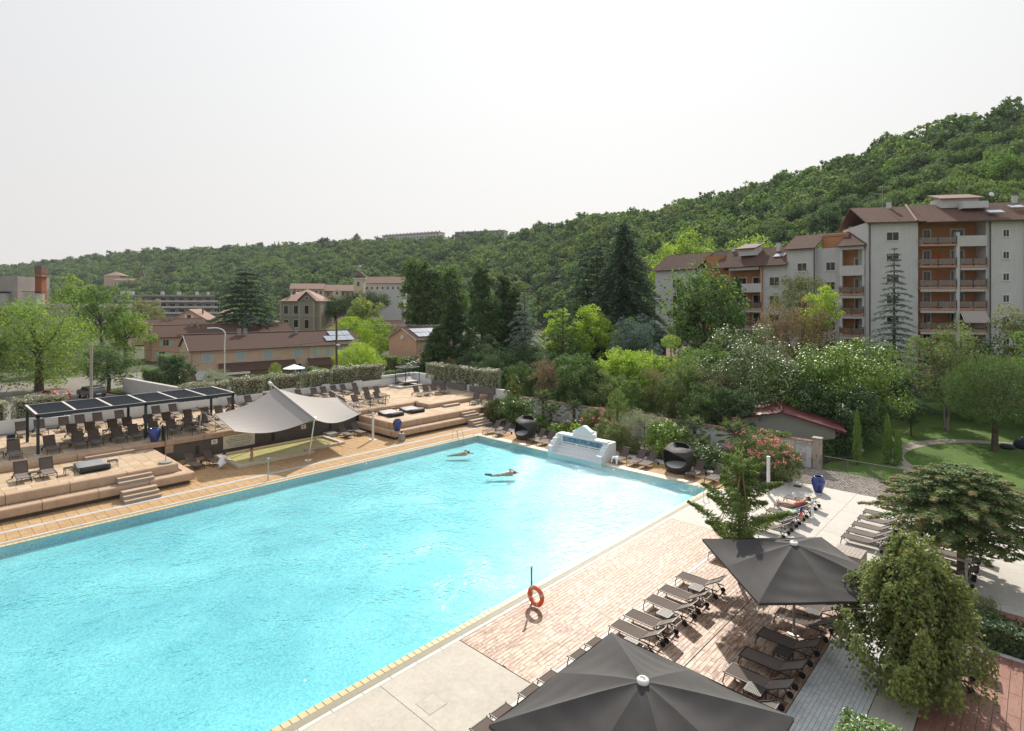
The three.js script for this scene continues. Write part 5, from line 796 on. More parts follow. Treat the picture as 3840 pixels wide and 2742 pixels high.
{
  const [t, L] = frame2('apartment_house', 'lower apartment house with long tiled roof behind the round tree', 'apartment house', [-14.78, -57.72, 0], [8.39, -54.76, 0]), E = 17.5, fl = [13.6, 10.8, 8.0, 5.2, 2.4];
  part(t, 'wall', span(0, 8.2, 0, E, -9, 0), M.aptWhite); part(t, 'wall', span(8.2, L, 0, E - 0.5, -9, -1.8), M.aptOrange); part(t, 'wall', span(19.6, L, 0, E, -9, -0.2), M.aptWhite); part(t, 'attic', span(8.6, 12.0, E - 0.4, E + 2.0, -6, -2.2), M.aptOrange);
  for (const y of fl) { const k = fl.indexOf(y); balcony(t, 14.2, 19.6, y, 0.2, k === 0, k >= 0); wind(t, 4.6, y + 0.6, 1.9, 1.5, { z: 0.01, trim: M.trimCream }); wind(t, 9.6, y + 0.6, 1.5, 1.3, { z: -1.79, trim: M.trimCream }); wind(t, 18.2, y + 0.02, 1.9, 2.0, { z: -1.79, trim: M.trimWhite }); wind(t, 15.4, y + 0.02, 1.5, 2.0, { z: -1.79, trim: M.trimWhite }); wind(t, 21.4, y + 0.6, 1.5, 1.3, { z: -0.19, trim: M.trimCream }); }
  for (const x of [14.2, 19.35]) part(t, 'column', span(x, x + 0.28, 0, E - 0.2, -0.1, 0.16), M.slabPink); part(t, 'awning_valance', box(4.9, 0.45, 0.1, 16.8, E - 0.55, 0.35), M.awningWhite); part(t, 'downpipe', rod([8.3, 0, 0.1], [8.3, E, 0.1], 0.07, 0.07, 8), M.frameDark);
  const r1 = slab(t, 'roof', -0.4, 8.6, 0.6, E - 0.1, -4.8, 20.4, M.roofSlab, 0.15); tiled(r1, 'roof_tiles', -0.4, 8.6, 0.6, E - 0.1, -4.8, 20.4, M.canalDark, 97, 0.5); const r2 = slab(t, 'roof', 11.6, L + 0.1, 0.7, E - 0.2, -4.8, 20.4, M.roofSlab, 0.15); tiled(r2, 'roof_tiles', 11.6, L + 0.1, 0.7, E - 0.2, -4.8, 20.4, M.canalDark, 98, 0.5); const r3 = slab(t, 'roof', 8.6, 11.6, -2.4, E + 1.3, -4.8, 20.4, M.roofSlab, 0.15); tiled(r3, 'roof_tiles', 8.6, 11.6, -2.4, E + 1.3, -4.8, 20.4, M.canalDark, 99, 0.5); slab(t, 'roof', -0.4, L, -9.6, E, -4.8, 20.3, M.roofSlab, 0.15);
  const dm = part(t, 'dormer', box(2.6, 1.3, 2.4, 16.2, 19.8, -3), M.aptWhite); part(dm, 'dormer_roof', box(3.4, 0.14, 3.2, 16.2, 20.7, -2.8, 0.3, 0, 0), M.canalDark); chimney(t, 16.9, 20.4, -4.6, 1.1, M.aptWhite); chimney(t, 20.5, 19.6, -3.4, 1.3, M.aptWhite); chimney(t, 12.4, 20.2, -4.6, 0.7, M.aptWhite); part(t, 'skylight', box(1.6, 0.1, 1.0, 21.4, 18.9, -1.9, 0.5, 0, 0), M.solar);
}
// ---------------------------------------------------------------- institution with a domed tower, and the blocks on the hill crest
{
  const [t, L] = frame2('institution', 'long cream institution with red roofs below the hill', 'building', [-283.2, -118.6, 0], [-263.8, -150.5, 0]);
  part(t, 'wall', box(L * 0.5, 20, 12, L * 0.25, 10, -6), M.stuccoCream); part(t, 'wall', box(L * 0.5, 19, 10, L * 0.75, 9.5, -7), M.stuccoCream); slab(t, 'roof', -0.6, L * 0.5, 1, 19.8, -6, 23.2, M.canalTile, 0.2); slab(t, 'roof', L * 0.5, L + 4, 0.4, 18.8, -7, 22.6, M.canalTile, 0.2);
  for (let i = 0; i < 7; i++) wind(t, 1.6 + i * 2.5, 16.6, 1.3, 2.2, { z: 0.02, trim: M.trimWhite }); for (let i = 0; i < 6; i++) wind(t, L * 0.5 + 2 + i * 2.8, 16.0, 1.2, 2.0, { z: -1.98, trim: M.trimWhite });
  const g = part(t, 'gable_bay', extrude([[0, 0], [0, 18], [2.6, 20], [5.2, 18], [5.2, 0]], 3, 0).translate(L * 0.62, 0, -2), M.stuccoCream); wind(t, L * 0.62 + 2.6, 16.5, 1.4, 2.0, { z: 1.02, trim: M.trimWhite });
  const w = thing('bell_tower', 'cream bell tower with dark dome and lantern', 'tower', [-258.3, 0, -148.8], 0.7); part(w, 'shaft', box(5.4, 26, 5.4, 0, 13, 0), M.stuccoCream); part(w, 'cornice', box(6.2, 0.6, 6.2, 0, 26, 0), M.trimWhite);
  part(w, 'dome', lathe([[0, 30.0], [1.0, 29.8], [2.4, 28.8], [3.0, 27.4], [3.2, 26.2], [0, 26.2]], 20), M.roofSlab); part(w, 'lantern', rod([0, 30.2, 0], [0, 32.6, 0], 0.9, 0.9, 10), M.zinc); part(w, 'lantern_cap', lathe([[0, 35.0], [0.2, 33.8], [1.1, 33.1], [1.2, 32.6], [0, 32.6]], 14), M.hillWhite); wind(w, 0, 21.5, 1.5, 2.6, { z: 2.72 });
  const [u, L2] = frame2('institution_annexe', 'white annexe with hipped red roof beside the bell tower', 'building', [-269.6, -158.8, 0], [-252, -175.3, 0]); part(u, 'wall', box(L2, 24, 12, L2 / 2, 12, -6), M.hillWhite); slab(u, 'roof', -0.5, L2 + 0.5, 1, 23.8, -6, 28, M.canalTile, 0.2); for (let i = 0; i < 7; i++) wind(u, 1.8 + i * 3.2, 20, 1.2, 1.7, { z: 0.02, trim: M.trimWhite });
}
function crest(name, label, A, B, top, h, floors, mt, vents, step) {
  const [t, L] = frame2(name, label, 'apartment block', [A[0], A[1], 0], [B[0], B[1], 0], 'apartment blocks on the hill crest'); t.position.y = top - h;
  part(t, 'wall', box(L, h, 14, L / 2, h / 2, -7), mt); part(t, 'roof_edge', box(L + 1, 0.7, 15, L / 2, h + 0.2, -7), M.hillGrey);
  const fh = h / floors; for (let k = 0; k < floors; k++) for (let x = step; x < L - 1; x += step) wind(t, x, k * fh + 0.8, step * 0.5, fh * 0.5, { z: 0.05, trim: M.hillWhite });
  for (let i = 0; i < vents; i++) part(t, 'roof_vent', box(1.2, 2.4, 1.2, (i + 0.5) / vents * L, h + 1.5, -6), M.hillGrey); return t;
}
crest('crest_block', 'long white block of flats on the hill crest', [-610.15, -401.5], [-523.9, -427.5], 101.5, 20, 6, M.hillWhite, 16, 4.4);
crest('crest_block', 'pinkish brown block of flats on the hill crest', [-493.5, -428.6], [-435.8, -455.3], 98.5, 20, 6, M.hillGrey, 4, 5); crest('crest_block', 'short brown tower block peeping over the hill trees', [-381, -424.4], [-367.7, -436.9], 91.5, 22, 6, M.hillGrey, 4, 4); crest('crest_block', 'grey terraced flats among cedars on the hill crest', [-814.4, -264.9], [-761, -314.9], 84.0, 12, 3, M.hillGrey, 6, 6); crest('crest_block', 'pale blue-white flats below the cedars on the crest', [-790, -290], [-756, -322], 76, 20, 5, M.hillWhite, 2, 5); crest('crest_block', 'pale round-gabled flats on the hill crest', [-722.7, -323.4], [-684, -359.7], 87.5, 14, 4, M.hillWhite, 5, 5);
{ const w = thing('church_tower', 'small stone church tower with pointed roof on the crest', 'tower', [-617, 78, -367.7], 0.6); part(w, 'shaft', box(7, 22, 7, 0, 8, 0), M.hillGrey); part(w, 'spire', new THREE.ConeGeometry(5.6, 6, 4).rotateY(PI / 4).translate(0, 22, 0), M.roofSlab);
  const [c, L] = frame2('hill_villa', 'yellow villa with turret on the wooded slope', 'villa', [-644.6, -95.1, 0], [-618.8, -119.3, 0]); c.position.y = 24; part(c, 'wall', box(L * 0.55, 10, 10, L * 0.72, 5, -5), M.stuccoCream); part(c, 'wall', box(L * 0.45, 13, 10, L * 0.22, 9, -14), M.stuccoPeach); part(c, 'roof', new THREE.ConeGeometry(14, 4, 4).rotateY(PI / 4).scale(1, 1, 0.6).translate(L * 0.25, 17, -14), M.canalTile); slab(c, 'roof', L * 0.42, L + 1, 1, 9.9, -5, 12, M.canalTile, 0.2); part(c, 'turret', rod([L + 4, 4, -8], [L + 4, 14, -8], 2, 2, 12), M.stuccoCream); part(c, 'turret_roof', new THREE.ConeGeometry(2.8, 6, 12).translate(L + 4, 17, -8), M.roofSlab); for (let i = 0; i < 5; i++) wind(c, L * 0.5 + i * 3.6, 5, 1.3, 2, { z: 0.02 }); }
// small red-roofed shed behind the garden wall, concrete hut, garden walls
{
  const s = thing('garden_shed', 'low shed with dark red corrugated metal roof behind the wall', 'shed', [20.3, 0, -14.6], 0.32); mat('redSheet', [0.115, 0.022, 0.026], 0.45); mat('shedWall', [0.30, 0.30, 0.26], 0.9);
  part(s, 'wall', extrude([[-3.6, 0], [-3.6, 2.35], [0.2, 3.1], [3.8, 2.2], [3.8, 0]], 6, 0).translate(0, 0, -3.2), M.shedWall);
  const sheetR = (x0, y0, x1, y1) => grid(4, 120, (u, v) => [lerp(x0, x1, u), lerp(y0, y1, u) + 0.035 * Math.abs(((v * 30) % 1) - 0.5), 3.25 - v * 6.9]);
  const rf = part(s, 'roof', sheetR(-4.2, 2.3, 0.2, 3.25), M.redSheet); part(s, 'roof', sheetR(0.2, 3.25, 4.5, 2.1), M.redSheet); part(s, 'barge', join(bar([-4.2, 2.22, 3.2], [0.2, 3.2, 3.2], 0.06, 0.24), bar([4.5, 2.02, 3.2], [0.2, 3.2, 3.2], 0.06, 0.24)), M.redSheet); part(rf, 'ridge', rod([0.2, 3.3, 3.3], [0.2, 3.3, -3.7], 0.12, 0.12, 8), M.redSheet);
  const h = thing('plaster_hut', 'small grey hut with red tiled gable roof', 'hut', [-29.8, 0, -20.2], PI / 2 + 0.1); part(h, 'wall', extrude([[-2.4, 0], [-2.4, 2.2], [0, 2.9], [2.4, 2.2], [2.4, 0]], 5, 0).translate(0, 0, -5), M.greyPlaster); slab(h, 'roof', -2.8, 2.8, 0.3, 2.3, -2.6, 3.3, M.roofTileA); wind(h, 1.3, 0.9, 1.0, 0.9, { z: 0.02, trim: M.trimWhite });
  const dw = whole('driveway_wall', prism([[-50.2, 15.2], [-49.8, 15.2], [-31.4, 12.6], [-31.4, 12.1], [-49.9, 14.7]], 2.0, 0), mat('driveWall', null, 0.85, { map: grainTex([0.47, 0.45, 0.42], 0.1, 3, 311) }), 'long pale concrete wall running down beside the houses', 'wall');
  const sh2 = thing('garden_roof', 'small red-brown tiled roof with skylight among the shrubs', 'roof', [3.8, 0, -34], 0.5); part(sh2, 'wall', box(6, 4.6, 5, 0, 2.3, -2), M.greyPlaster); slab(sh2, 'tiled_slope', -3.4, 3.4, 1.2, 4.5, -2.4, 5.9, M.canalTile); part(sh2, 'skylight', box(1.2, 0.1, 0.9, 0.3, 5.15, -0.1, 0.37, 0, 0), M.solar);
}
// ---------------------------------------------------------------- vegetation
mat('leaf', null, 1.0, { vertexColors: true, transmission: 0.5, thickness: 0 });
mat('leafGloss', null, 0.42, { vertexColors: true, transmission: 0.16, thickness: 0 });
mat('needle', null, 0.9, { vertexColors: true, transmission: 0.22, thickness: 0 });
mat('petal', null, 0.9, { vertexColors: true, transmission: 0.3, thickness: 0 });
class Leaves {
  constructor(seed) { this.p = []; this.c = []; this.i = []; this.R = rng(seed); this.n = 0; }
  leaf(x, y, z, nx, ny, nz, tx, ty, tz, l, w, col) {                     // normal n, long axis along t (made square to n)
    let d = nx * nx + ny * ny + nz * nz; d = 1 / Math.sqrt(d || 1); nx *= d; ny *= d; nz *= d;
    let k = tx * nx + ty * ny + tz * nz; tx -= nx * k; ty -= ny * k; tz -= nz * k; d = 1 / Math.sqrt(tx * tx + ty * ty + tz * tz || 1); tx *= d; ty *= d; tz *= d;
    const bx = ny * tz - nz * ty, by = nz * tx - nx * tz, bz = nx * ty - ny * tx, h = l / 2, v = w / 2, q = this.p.length / 3, f = 0.12 * l;
    this.p.push(x - tx * h, y - ty * h, z - tz * h, x + bx * v - nx * f, y + by * v - ny * f, z + bz * v - nz * f, x + tx * h, y + ty * h, z + tz * h, x - bx * v - nx * f, y - by * v - ny * f, z - bz * v - nz * f);
    for (let j = 0; j < 4; j++) this.c.push(col[0], col[1], col[2]);
    this.i.push(q, q + 1, q + 2, q, q + 2, q + 3); this.n++;
  }
  tone(cols, vary = 0.3) { const R = this.R, a = cols[Math.floor(R() * cols.length)], k = 1 - vary / 2 + vary * R(); return [a[0] * k * (0.9 + 0.2 * R()), a[1] * k, a[2] * k]; }
  shell(cx, cy, cz, rx, ry, rz, n, size, asp, cols, o = {}) {             // leaves in the outer part of an ellipsoid
    const R = this.R, inn = o.inner ?? 0.55;
    for (let k = 0; k < n; k++) {
      const u = R() * 2 - 1, a = R() * 2 * PI, s = Math.sqrt(1 - u * u), dx = s * Math.cos(a), dy = u, dz = s * Math.sin(a), rr = inn + (1 - inn) * Math.sqrt(R()) * (0.9 + 0.25 * R());
      if (o.flat && dy < -o.flat) continue;
      const j = 0.75, nx = dx * 0.8 + (R() - 0.5) * j * 2, ny = dy * 0.7 + 0.35 + (R() - 0.5) * j * 2, nz = dz * 0.8 + (R() - 0.5) * j * 2, l = size * (0.7 + 0.6 * R());
      this.leaf(cx + dx * rx * rr, cy + dy * ry * rr, cz + dz * rz * rr, nx, ny, nz, R() - 0.5 + dx * 0.6, R() - 0.7 + (o.droop ?? 0), R() - 0.5 + dz * 0.6, l, l * asp, this.tone(cols, o.vary));
    }
  }
  geo() { const g = new THREE.BufferGeometry(); g.setAttribute('position', new THREE.BufferAttribute(new Float32Array(this.p), 3)); g.setAttribute('color', new THREE.BufferAttribute(new Float32Array(this.c), 3)); g.setIndex(this.i); return g; }
}
const C = { mid: [[0.075, 0.135, 0.022], [0.06, 0.115, 0.02], [0.095, 0.16, 0.028]], dark: [[0.032, 0.065, 0.016], [0.04, 0.078, 0.018], [0.026, 0.052, 0.015]], bright: [[0.16, 0.235, 0.025], [0.125, 0.20, 0.025], [0.19, 0.25, 0.035]], olive: [[0.115, 0.135, 0.045], [0.09, 0.115, 0.035], [0.14, 0.15, 0.06]], silver: [[0.19, 0.21, 0.14], [0.14, 0.165, 0.10], [0.24, 0.25, 0.19], [0.09, 0.11, 0.055]], blue: [[0.075, 0.115, 0.105], [0.055, 0.09, 0.08], [0.10, 0.145, 0.135]], copper: [[0.115, 0.062, 0.034], [0.09, 0.07, 0.03], [0.14, 0.085, 0.045], [0.065, 0.085, 0.022]], cedar: [[0.042, 0.078, 0.045], [0.032, 0.062, 0.036], [0.055, 0.092, 0.05]], dry: [[0.17, 0.115, 0.07], [0.13, 0.09, 0.055], [0.10, 0.09, 0.04]], lime: [[0.20, 0.29, 0.025], [0.16, 0.25, 0.02], [0.24, 0.31, 0.04]], pinkish: [[0.50, 0.16, 0.20], [0.58, 0.24, 0.27], [0.42, 0.10, 0.14]] };
for (const k of Object.keys(C)) C[k] = C[k].map((c) => [c[0] * 2.0, c[1] * 1.95, c[2] * 1.7]);
function trunkGeo(h, r, limbs, R, bend = 0.3) {                           // tapered trunk with limbs to the given points
  const gs = [], top = [(R() - 0.5) * bend, h, (R() - 0.5) * bend], mid = [(R() - 0.5) * bend * 0.6, h * 0.5, (R() - 0.5) * bend * 0.6];
  const taper = (pts, r0, r1, seg = 10, n = 8) => { const c = new THREE.CatmullRomCurve3(pts.map((p) => V(...p))), g = new THREE.TubeGeometry(c, seg, 1, n, false), P = g.attributes.position; for (let i = 0; i <= seg; i++) { const q = c.getPointAt(i / seg), rr = lerp(r0, r1, i / seg); for (let j = 0; j <= n; j++) { const k = i * (n + 1) + j; P.setXYZ(k, q.x + (P.getX(k) - q.x) * rr, q.y + (P.getY(k) - q.y) * rr, q.z + (P.getZ(k) - q.z) * rr); } } return g.toNonIndexed(); };
  gs.push(taper([[0, -0.2, 0], mid, top], r * 1.25, r * 0.6));
  for (const p of limbs) { const s = 0.45 + 0.5 * R(), b = [lerp(mid[0], top[0], s), h * (0.4 + 0.55 * s), lerp(mid[2], top[2], s)]; gs.push(taper([b, [lerp(b[0], p[0], 0.5), lerp(b[1], p[1], 0.4), lerp(b[2], p[2], 0.5)], p], r * 0.45, r * 0.08, 8, 6)); }
  return join(gs);
}
function broad(seed, h, r, o = {}) {                                      // a broadleaf crown: lobes made of smaller tufts
  const L = new Leaves(seed), R = L.R, tH = o.trunk ?? h * 0.3, cy = (h + tH) / 2, ry = (h - tH) / 2, nl = o.lobes ?? 12, n = o.n ?? 5000, size = o.size ?? 0.25, cols = o.cols ?? C.mid, tips = [];
  const lobes = []; for (let k = 0; k < nl; k++) { const y = 1 - 2 * (k + 0.5) / nl, a = k * 2.4 + R(), s = Math.sqrt(1 - y * y), q = 0.58 + 0.14 * R(); const cn = o.cone ? lerp(1.25, 0.22, (y + 1) / 2) : 1, yy = o.cone ? y * 1.25 : y; lobes.push([s * Math.cos(a) * r * q * cn, cy + yy * ry * q, s * Math.sin(a) * r * q * cn, (o.lr ?? 0.44) * (0.75 + 0.5 * R()) * (o.cone ? lerp(1.15, 0.55, (y + 1) / 2) : 1)]); }
  lobes.push([0, cy + ry * 0.3, 0, 0.5]);
  for (const [x, y, z, q] of lobes) {
    const lr = q * r, ly = q * Math.min(ry, r * 1.1), m = o.tufts ?? 9; tips.push([x, y, z]);
    for (let k = 0; k < m; k++) { const u = R() * 2 - 1, a = R() * 2 * PI, s = Math.sqrt(1 - u * u), e = 0.72, tr = lr * (0.34 + 0.22 * R()); L.shell(x + s * Math.cos(a) * lr * e, y + u * ly * e, z + s * Math.sin(a) * lr * e, tr, tr * 0.85, tr, Math.ceil(n / lobes.length / m), size, o.asp ?? 0.6, cols, { vary: o.vary ?? 0.5, inner: 0.35, droop: o.droop }); }
  }
  return { crown: L.geo(), trunk: trunkGeo(cy, o.tr ?? r * 0.06, tips.slice(0, o.limbs ?? 8), R) };
}
function conifer(seed, h, r, o = {}) {                                    // tiers of branches with sprays
  const L = new Leaves(seed), R = L.R, tiers = o.tiers ?? 22, y0 = o.base ?? h * 0.06, cols = o.cols ?? C.dark, size = o.size ?? 0.3, per = o.per ?? 9, bs = [];
  for (let t = 0; t < tiers; t++) {
    const f = t / tiers, y = lerp(y0, h, Math.pow(f, o.pack ?? 0.9)), len0 = r * Math.pow(1 - f, o.pow ?? 0.85) * (0.85 + 0.3 * R()) + 0.15, nb = Math.max(4, Math.round(per * (0.5 + 0.5 * (1 - f))));
    for (let b = 0; b < nb; b++) {
      const a = (b + R() * 0.8) / nb * 2 * PI + t * 1.7, len = len0 * (0.7 + 0.45 * R()), droop = (o.droop ?? 0.25) * len, lift = (o.lift ?? 0.1) * len, ca = Math.cos(a), sa = Math.sin(a), m = Math.max(5, Math.round((o.den ?? 9) * len));
      if (len > r * 0.35 && R() < 0.5) bs.push([[0, y, 0], [ca * len * 0.9, y + lift * 0.5 - droop * 0.7, sa * len * 0.9]]);
      for (let k = 0; k < m; k++) {
        const s = Math.pow((k + R()) / m, 0.8), x = ca * len * s, yy = y + lift * Math.sin(s * PI) - droop * s * s, z = sa * len * s, w = (o.width ?? 0.22) * len * (1 - s * 0.7) + 0.08, off = (R() - 0.5) * 2 * w, sz = size * (0.6 + 0.7 * R());
        L.leaf(x - sa * off + (R() - 0.5) * 0.1, yy - Math.abs(off) * (o.hang ?? 0.25) - R() * (o.hang ?? 0.25) * sz, z + ca * off + (R() - 0.5) * 0.1, (R() - 0.5) * 1.2, 1, (R() - 0.5) * 1.2, ca + (R() - 0.5) * 0.9 - sa * off * 0.6, -(o.hangT ?? 0.3) * (0.5 + R()), sa + (R() - 0.5) * 0.9 + ca * off * 0.6, sz, sz * (o.asp ?? 0.3), L.tone(cols, 0.5));
      }
    }
  }
  const gs = [rod([0, -0.2, 0], [0, h * 0.97, 0], o.tr ?? h * 0.014, 0.03, 8), ...bs.slice(0, 40).map(([a, b]) => rod(a, b, 0.05, 0.015, 5))];
  return { crown: L.geo(), trunk: join(gs) };
}
function column(seed, h, r, o = {}) {                                     // narrow upright crown
  const L = new Leaves(seed), R = L.R, n = o.n ?? 3500, cols = o.cols ?? C.dark, size = o.size ?? 0.2, prof = o.prof ?? ((t) => Math.pow(Math.sin(Math.PI * Math.min(1, t * 0.93 + 0.05)), 0.55)), y0 = o.base ?? 0.1;
  for (let k = 0; k < n; k++) { const t = Math.pow(R(), 0.9), a = R() * 2 * PI, lump = 1 + (o.lump ?? 0.16) * Math.sin(a * 3 + t * 21) + (o.lump ?? 0.16) * Math.sin(a * 5 - t * 34), rr = r * prof(t) * lump * (0.7 + 0.34 * Math.sqrt(R())), y = lerp(y0, h, t), l = size * (0.7 + 0.6 * R()); L.leaf(Math.cos(a) * rr, y, Math.sin(a) * rr, Math.cos(a) + (R() - 0.5), 0.25 + (R() - 0.5) * 0.8, Math.sin(a) + (R() - 0.5), (R() - 0.5) * 0.5 + Math.cos(a) * 0.3, o.up ?? 1, (R() - 0.5) * 0.5 + Math.sin(a) * 0.3, l, l * (o.asp ?? 0.35), L.tone(cols, 0.5)); }
  return { crown: L.geo(), trunk: rod([0, -0.2, 0], [0, h * 0.85, 0], o.tr ?? Math.min(0.3, r * 0.2), 0.03, 8) };
}
function plant(name, label, cat, g, pos, o = {}) {
  const t = thing(name, label, cat, pos, o.turn ?? 0, o.group);
  part(t, o.trunkName ?? 'trunk', g.trunk, o.bark ?? M.bark); const c = part(t, o.crownName ?? 'crown', g.crown, o.mat ?? M.leaf); if (g.bloom) part(t, 'blossom', g.bloom, M.petal);
  if (o.scale) t.scale.set(...o.scale); return t;
}
function bush(seed, h, r, o = {}) { return broad(seed, h, r * 1.12, { trunk: h * 0.02, lobes: 12, tufts: 8, tr: 0.05, limbs: 6, ...o, n: (o.n ?? 5000) * 1.25, size: (o.size ?? 0.2) * 1.15 }); }
// ---------------------------------------------------------------- the three trees standing on the decks
{
  const L = new Leaves(901), R = L.R, tips = [];                          // slim tree with drooping narrow leaves
  for (let b = 0; b < 46; b++) {
    const f = b / 46, y = lerp(0.9, 5.2, Math.pow(f, 0.85)) + (R() - 0.5) * 0.7, a = b * 2.4 + R() * 1.4, len = (f < 0.12 ? 1.2 : 1.75 * Math.pow(1 - f, 0.75) + 0.28) * (0.75 + 0.5 * R()), ca = Math.cos(a), sa = Math.sin(a); tips.push([ca * len * 0.85, y + len * 0.25, sa * len * 0.85]);
    for (let k = 0; k < 230 * len; k++) { const s = Math.pow(R(), 0.75), w = 0.24 * (1.15 - s), x = ca * len * s + (R() - 0.5) * w * 2, z = sa * len * s + (R() - 0.5) * w * 2, yy = y + len * 0.75 * s - 0.2 * s * s * len + (R() - 0.5) * w * 2.6; L.leaf(x, yy, z, (R() - 0.5) * 1.5, 0.7, (R() - 0.5) * 1.5, ca + (R() - 0.5) * 1.2, -0.75 - R() * 0.5, sa + (R() - 0.5) * 1.2, 0.15 + 0.07 * R(), 0.055, L.tone([[0.22, 0.32, 0.035], [0.17, 0.27, 0.033], [0.12, 0.21, 0.03], [0.27, 0.34, 0.045]], 0.4)); }
  }
  plant('slender_tree', 'slender tree with drooping bright leaves beside the dark parasol', 'tree', { crown: L.geo(), trunk: trunkGeo(5.4, 0.07, tips.filter((_, i) => i % 2 === 0), R, 0.2) }, [27.0, 0, 10.7], { bark: mat('barkTan', [0.26, 0.16, 0.07], 0.9) });
}
{
  const L = new Leaves(902), R = L.R, tips = [];                          // pear: upright shoots with rounded leaves
  for (let b = 0; b < 200; b++) {
    const f = R(), y = lerp(0.1, 3.5, f), a = R() * 2 * PI, rr = (f < 0.25 ? lerp(1.5, 2.0, f * 4) : lerp(2.0, 0.5, (f - 0.25) / 0.75)) * Math.sqrt(R()), sx = Math.cos(a) * rr, sz = Math.sin(a) * rr, len = 0.7 + 0.7 * R(), lx = Math.cos(a) * 0.35 * rr * 0.4, lz = Math.sin(a) * 0.35 * rr * 0.4; if (b % 3 === 0) tips.push([sx + lx, y + len, sz + lz]);
    for (let k = 0; k < 150; k++) { const s = R(), w = 0.34 * (1.15 - s * 0.8); L.leaf(sx + lx * s + (R() - 0.5) * w * 2, y + len * s, sz + lz * s + (R() - 0.5) * w * 2, (R() - 0.5) * 1.6 + Math.cos(a) * 0.4, 0.6, (R() - 0.5) * 1.6 + Math.sin(a) * 0.4, R() - 0.5, 0.5 + R() * 0.4, R() - 0.5, 0.105 + 0.04 * R(), 0.085, L.tone([[0.25, 0.30, 0.05], [0.18, 0.24, 0.04], [0.13, 0.20, 0.035], [0.30, 0.31, 0.07]], 0.4)); }
  }
  plant('pear_tree', 'dense upright pear tree with rounded leaves before the red terrace', 'tree', { crown: L.geo(), trunk: trunkGeo(3.4, 0.08, tips.slice(0, 26), R, 0.3) }, [33.25, 0, 13.6]);
}
{
  const L = new Leaves(903), R = L.R, tips = [], Y = C.mid;               // hornbeam: flat arching sprays in layers, russet young tips
  for (let b = 0; b < 150; b++) {
    const f = b / 150, y = lerp(1.15, 4.6, Math.pow(f, 0.9)), a = b * 2.39996 + R() * 0.4, len = (f < 0.2 ? lerp(2.4, 3.3, f * 5) : 3.3 * Math.pow(1 - (f - 0.2) / 0.8, 0.62) + 0.45) * (0.8 + 0.3 * R()), ca = Math.cos(a), sa = Math.sin(a); if (b % 5 === 0) tips.push([ca * len * 0.8, y + len * 0.16, sa * len * 0.8]);
    for (let k = 0; k < 95 * len; k++) { const s = Math.pow(R(), 0.6), w = 0.55 * Math.sin(Math.min(1, s * 1.05 + 0.06) * PI) + 0.1, off = (R() - 0.5) * 2 * w, x = ca * len * s - sa * off, z = sa * len * s + ca * off, yy = y + len * (0.42 * s - 0.32 * s * s) - Math.abs(off) * 0.18 + (R() - 0.5) * 0.09, tip = s > 0.86 && R() < 0.45; L.leaf(x, yy, z, (R() - 0.5) * 0.9, 1, (R() - 0.5) * 0.9, ca * 0.6 - sa * Math.sign(off) * 0.8 + (R() - 0.5) * 0.4, -0.35, sa * 0.6 + ca * Math.sign(off) * 0.8 + (R() - 0.5) * 0.4, 0.17 + 0.06 * R(), 0.085, L.tone(tip ? [[0.42, 0.26, 0.10], [0.38, 0.31, 0.09]] : [[0.14, 0.23, 0.03], [0.10, 0.185, 0.03], [0.19, 0.27, 0.04]], 0.4)); }
  }
  plant('hornbeam', 'broad hornbeam with layered sprays and russet tips', 'tree', { crown: L.geo(), trunk: trunkGeo(4.2, 0.13, tips, R, 0.2) }, [33.6, 0, 3.6]);
  const st = thing('tree_stakes', 'pair of wooden stakes with a cross bar holding the hornbeam', 'stakes', [33.6, 0, 5.7]); part(st, 'stake', rod([-0.4, 0, 0], [-0.4, 1.5, 0], 0.045, 0.045, 10), M.oldWoodSide); part(st, 'stake', rod([0.35, 0, 0.1], [0.35, 1.5, 0.1], 0.045, 0.045, 10), M.oldWoodSide); part(st, 'cross_bar', box(1.0, 0.09, 0.06, 0, 1.45, 0.05), M.oldWoodSide);
}
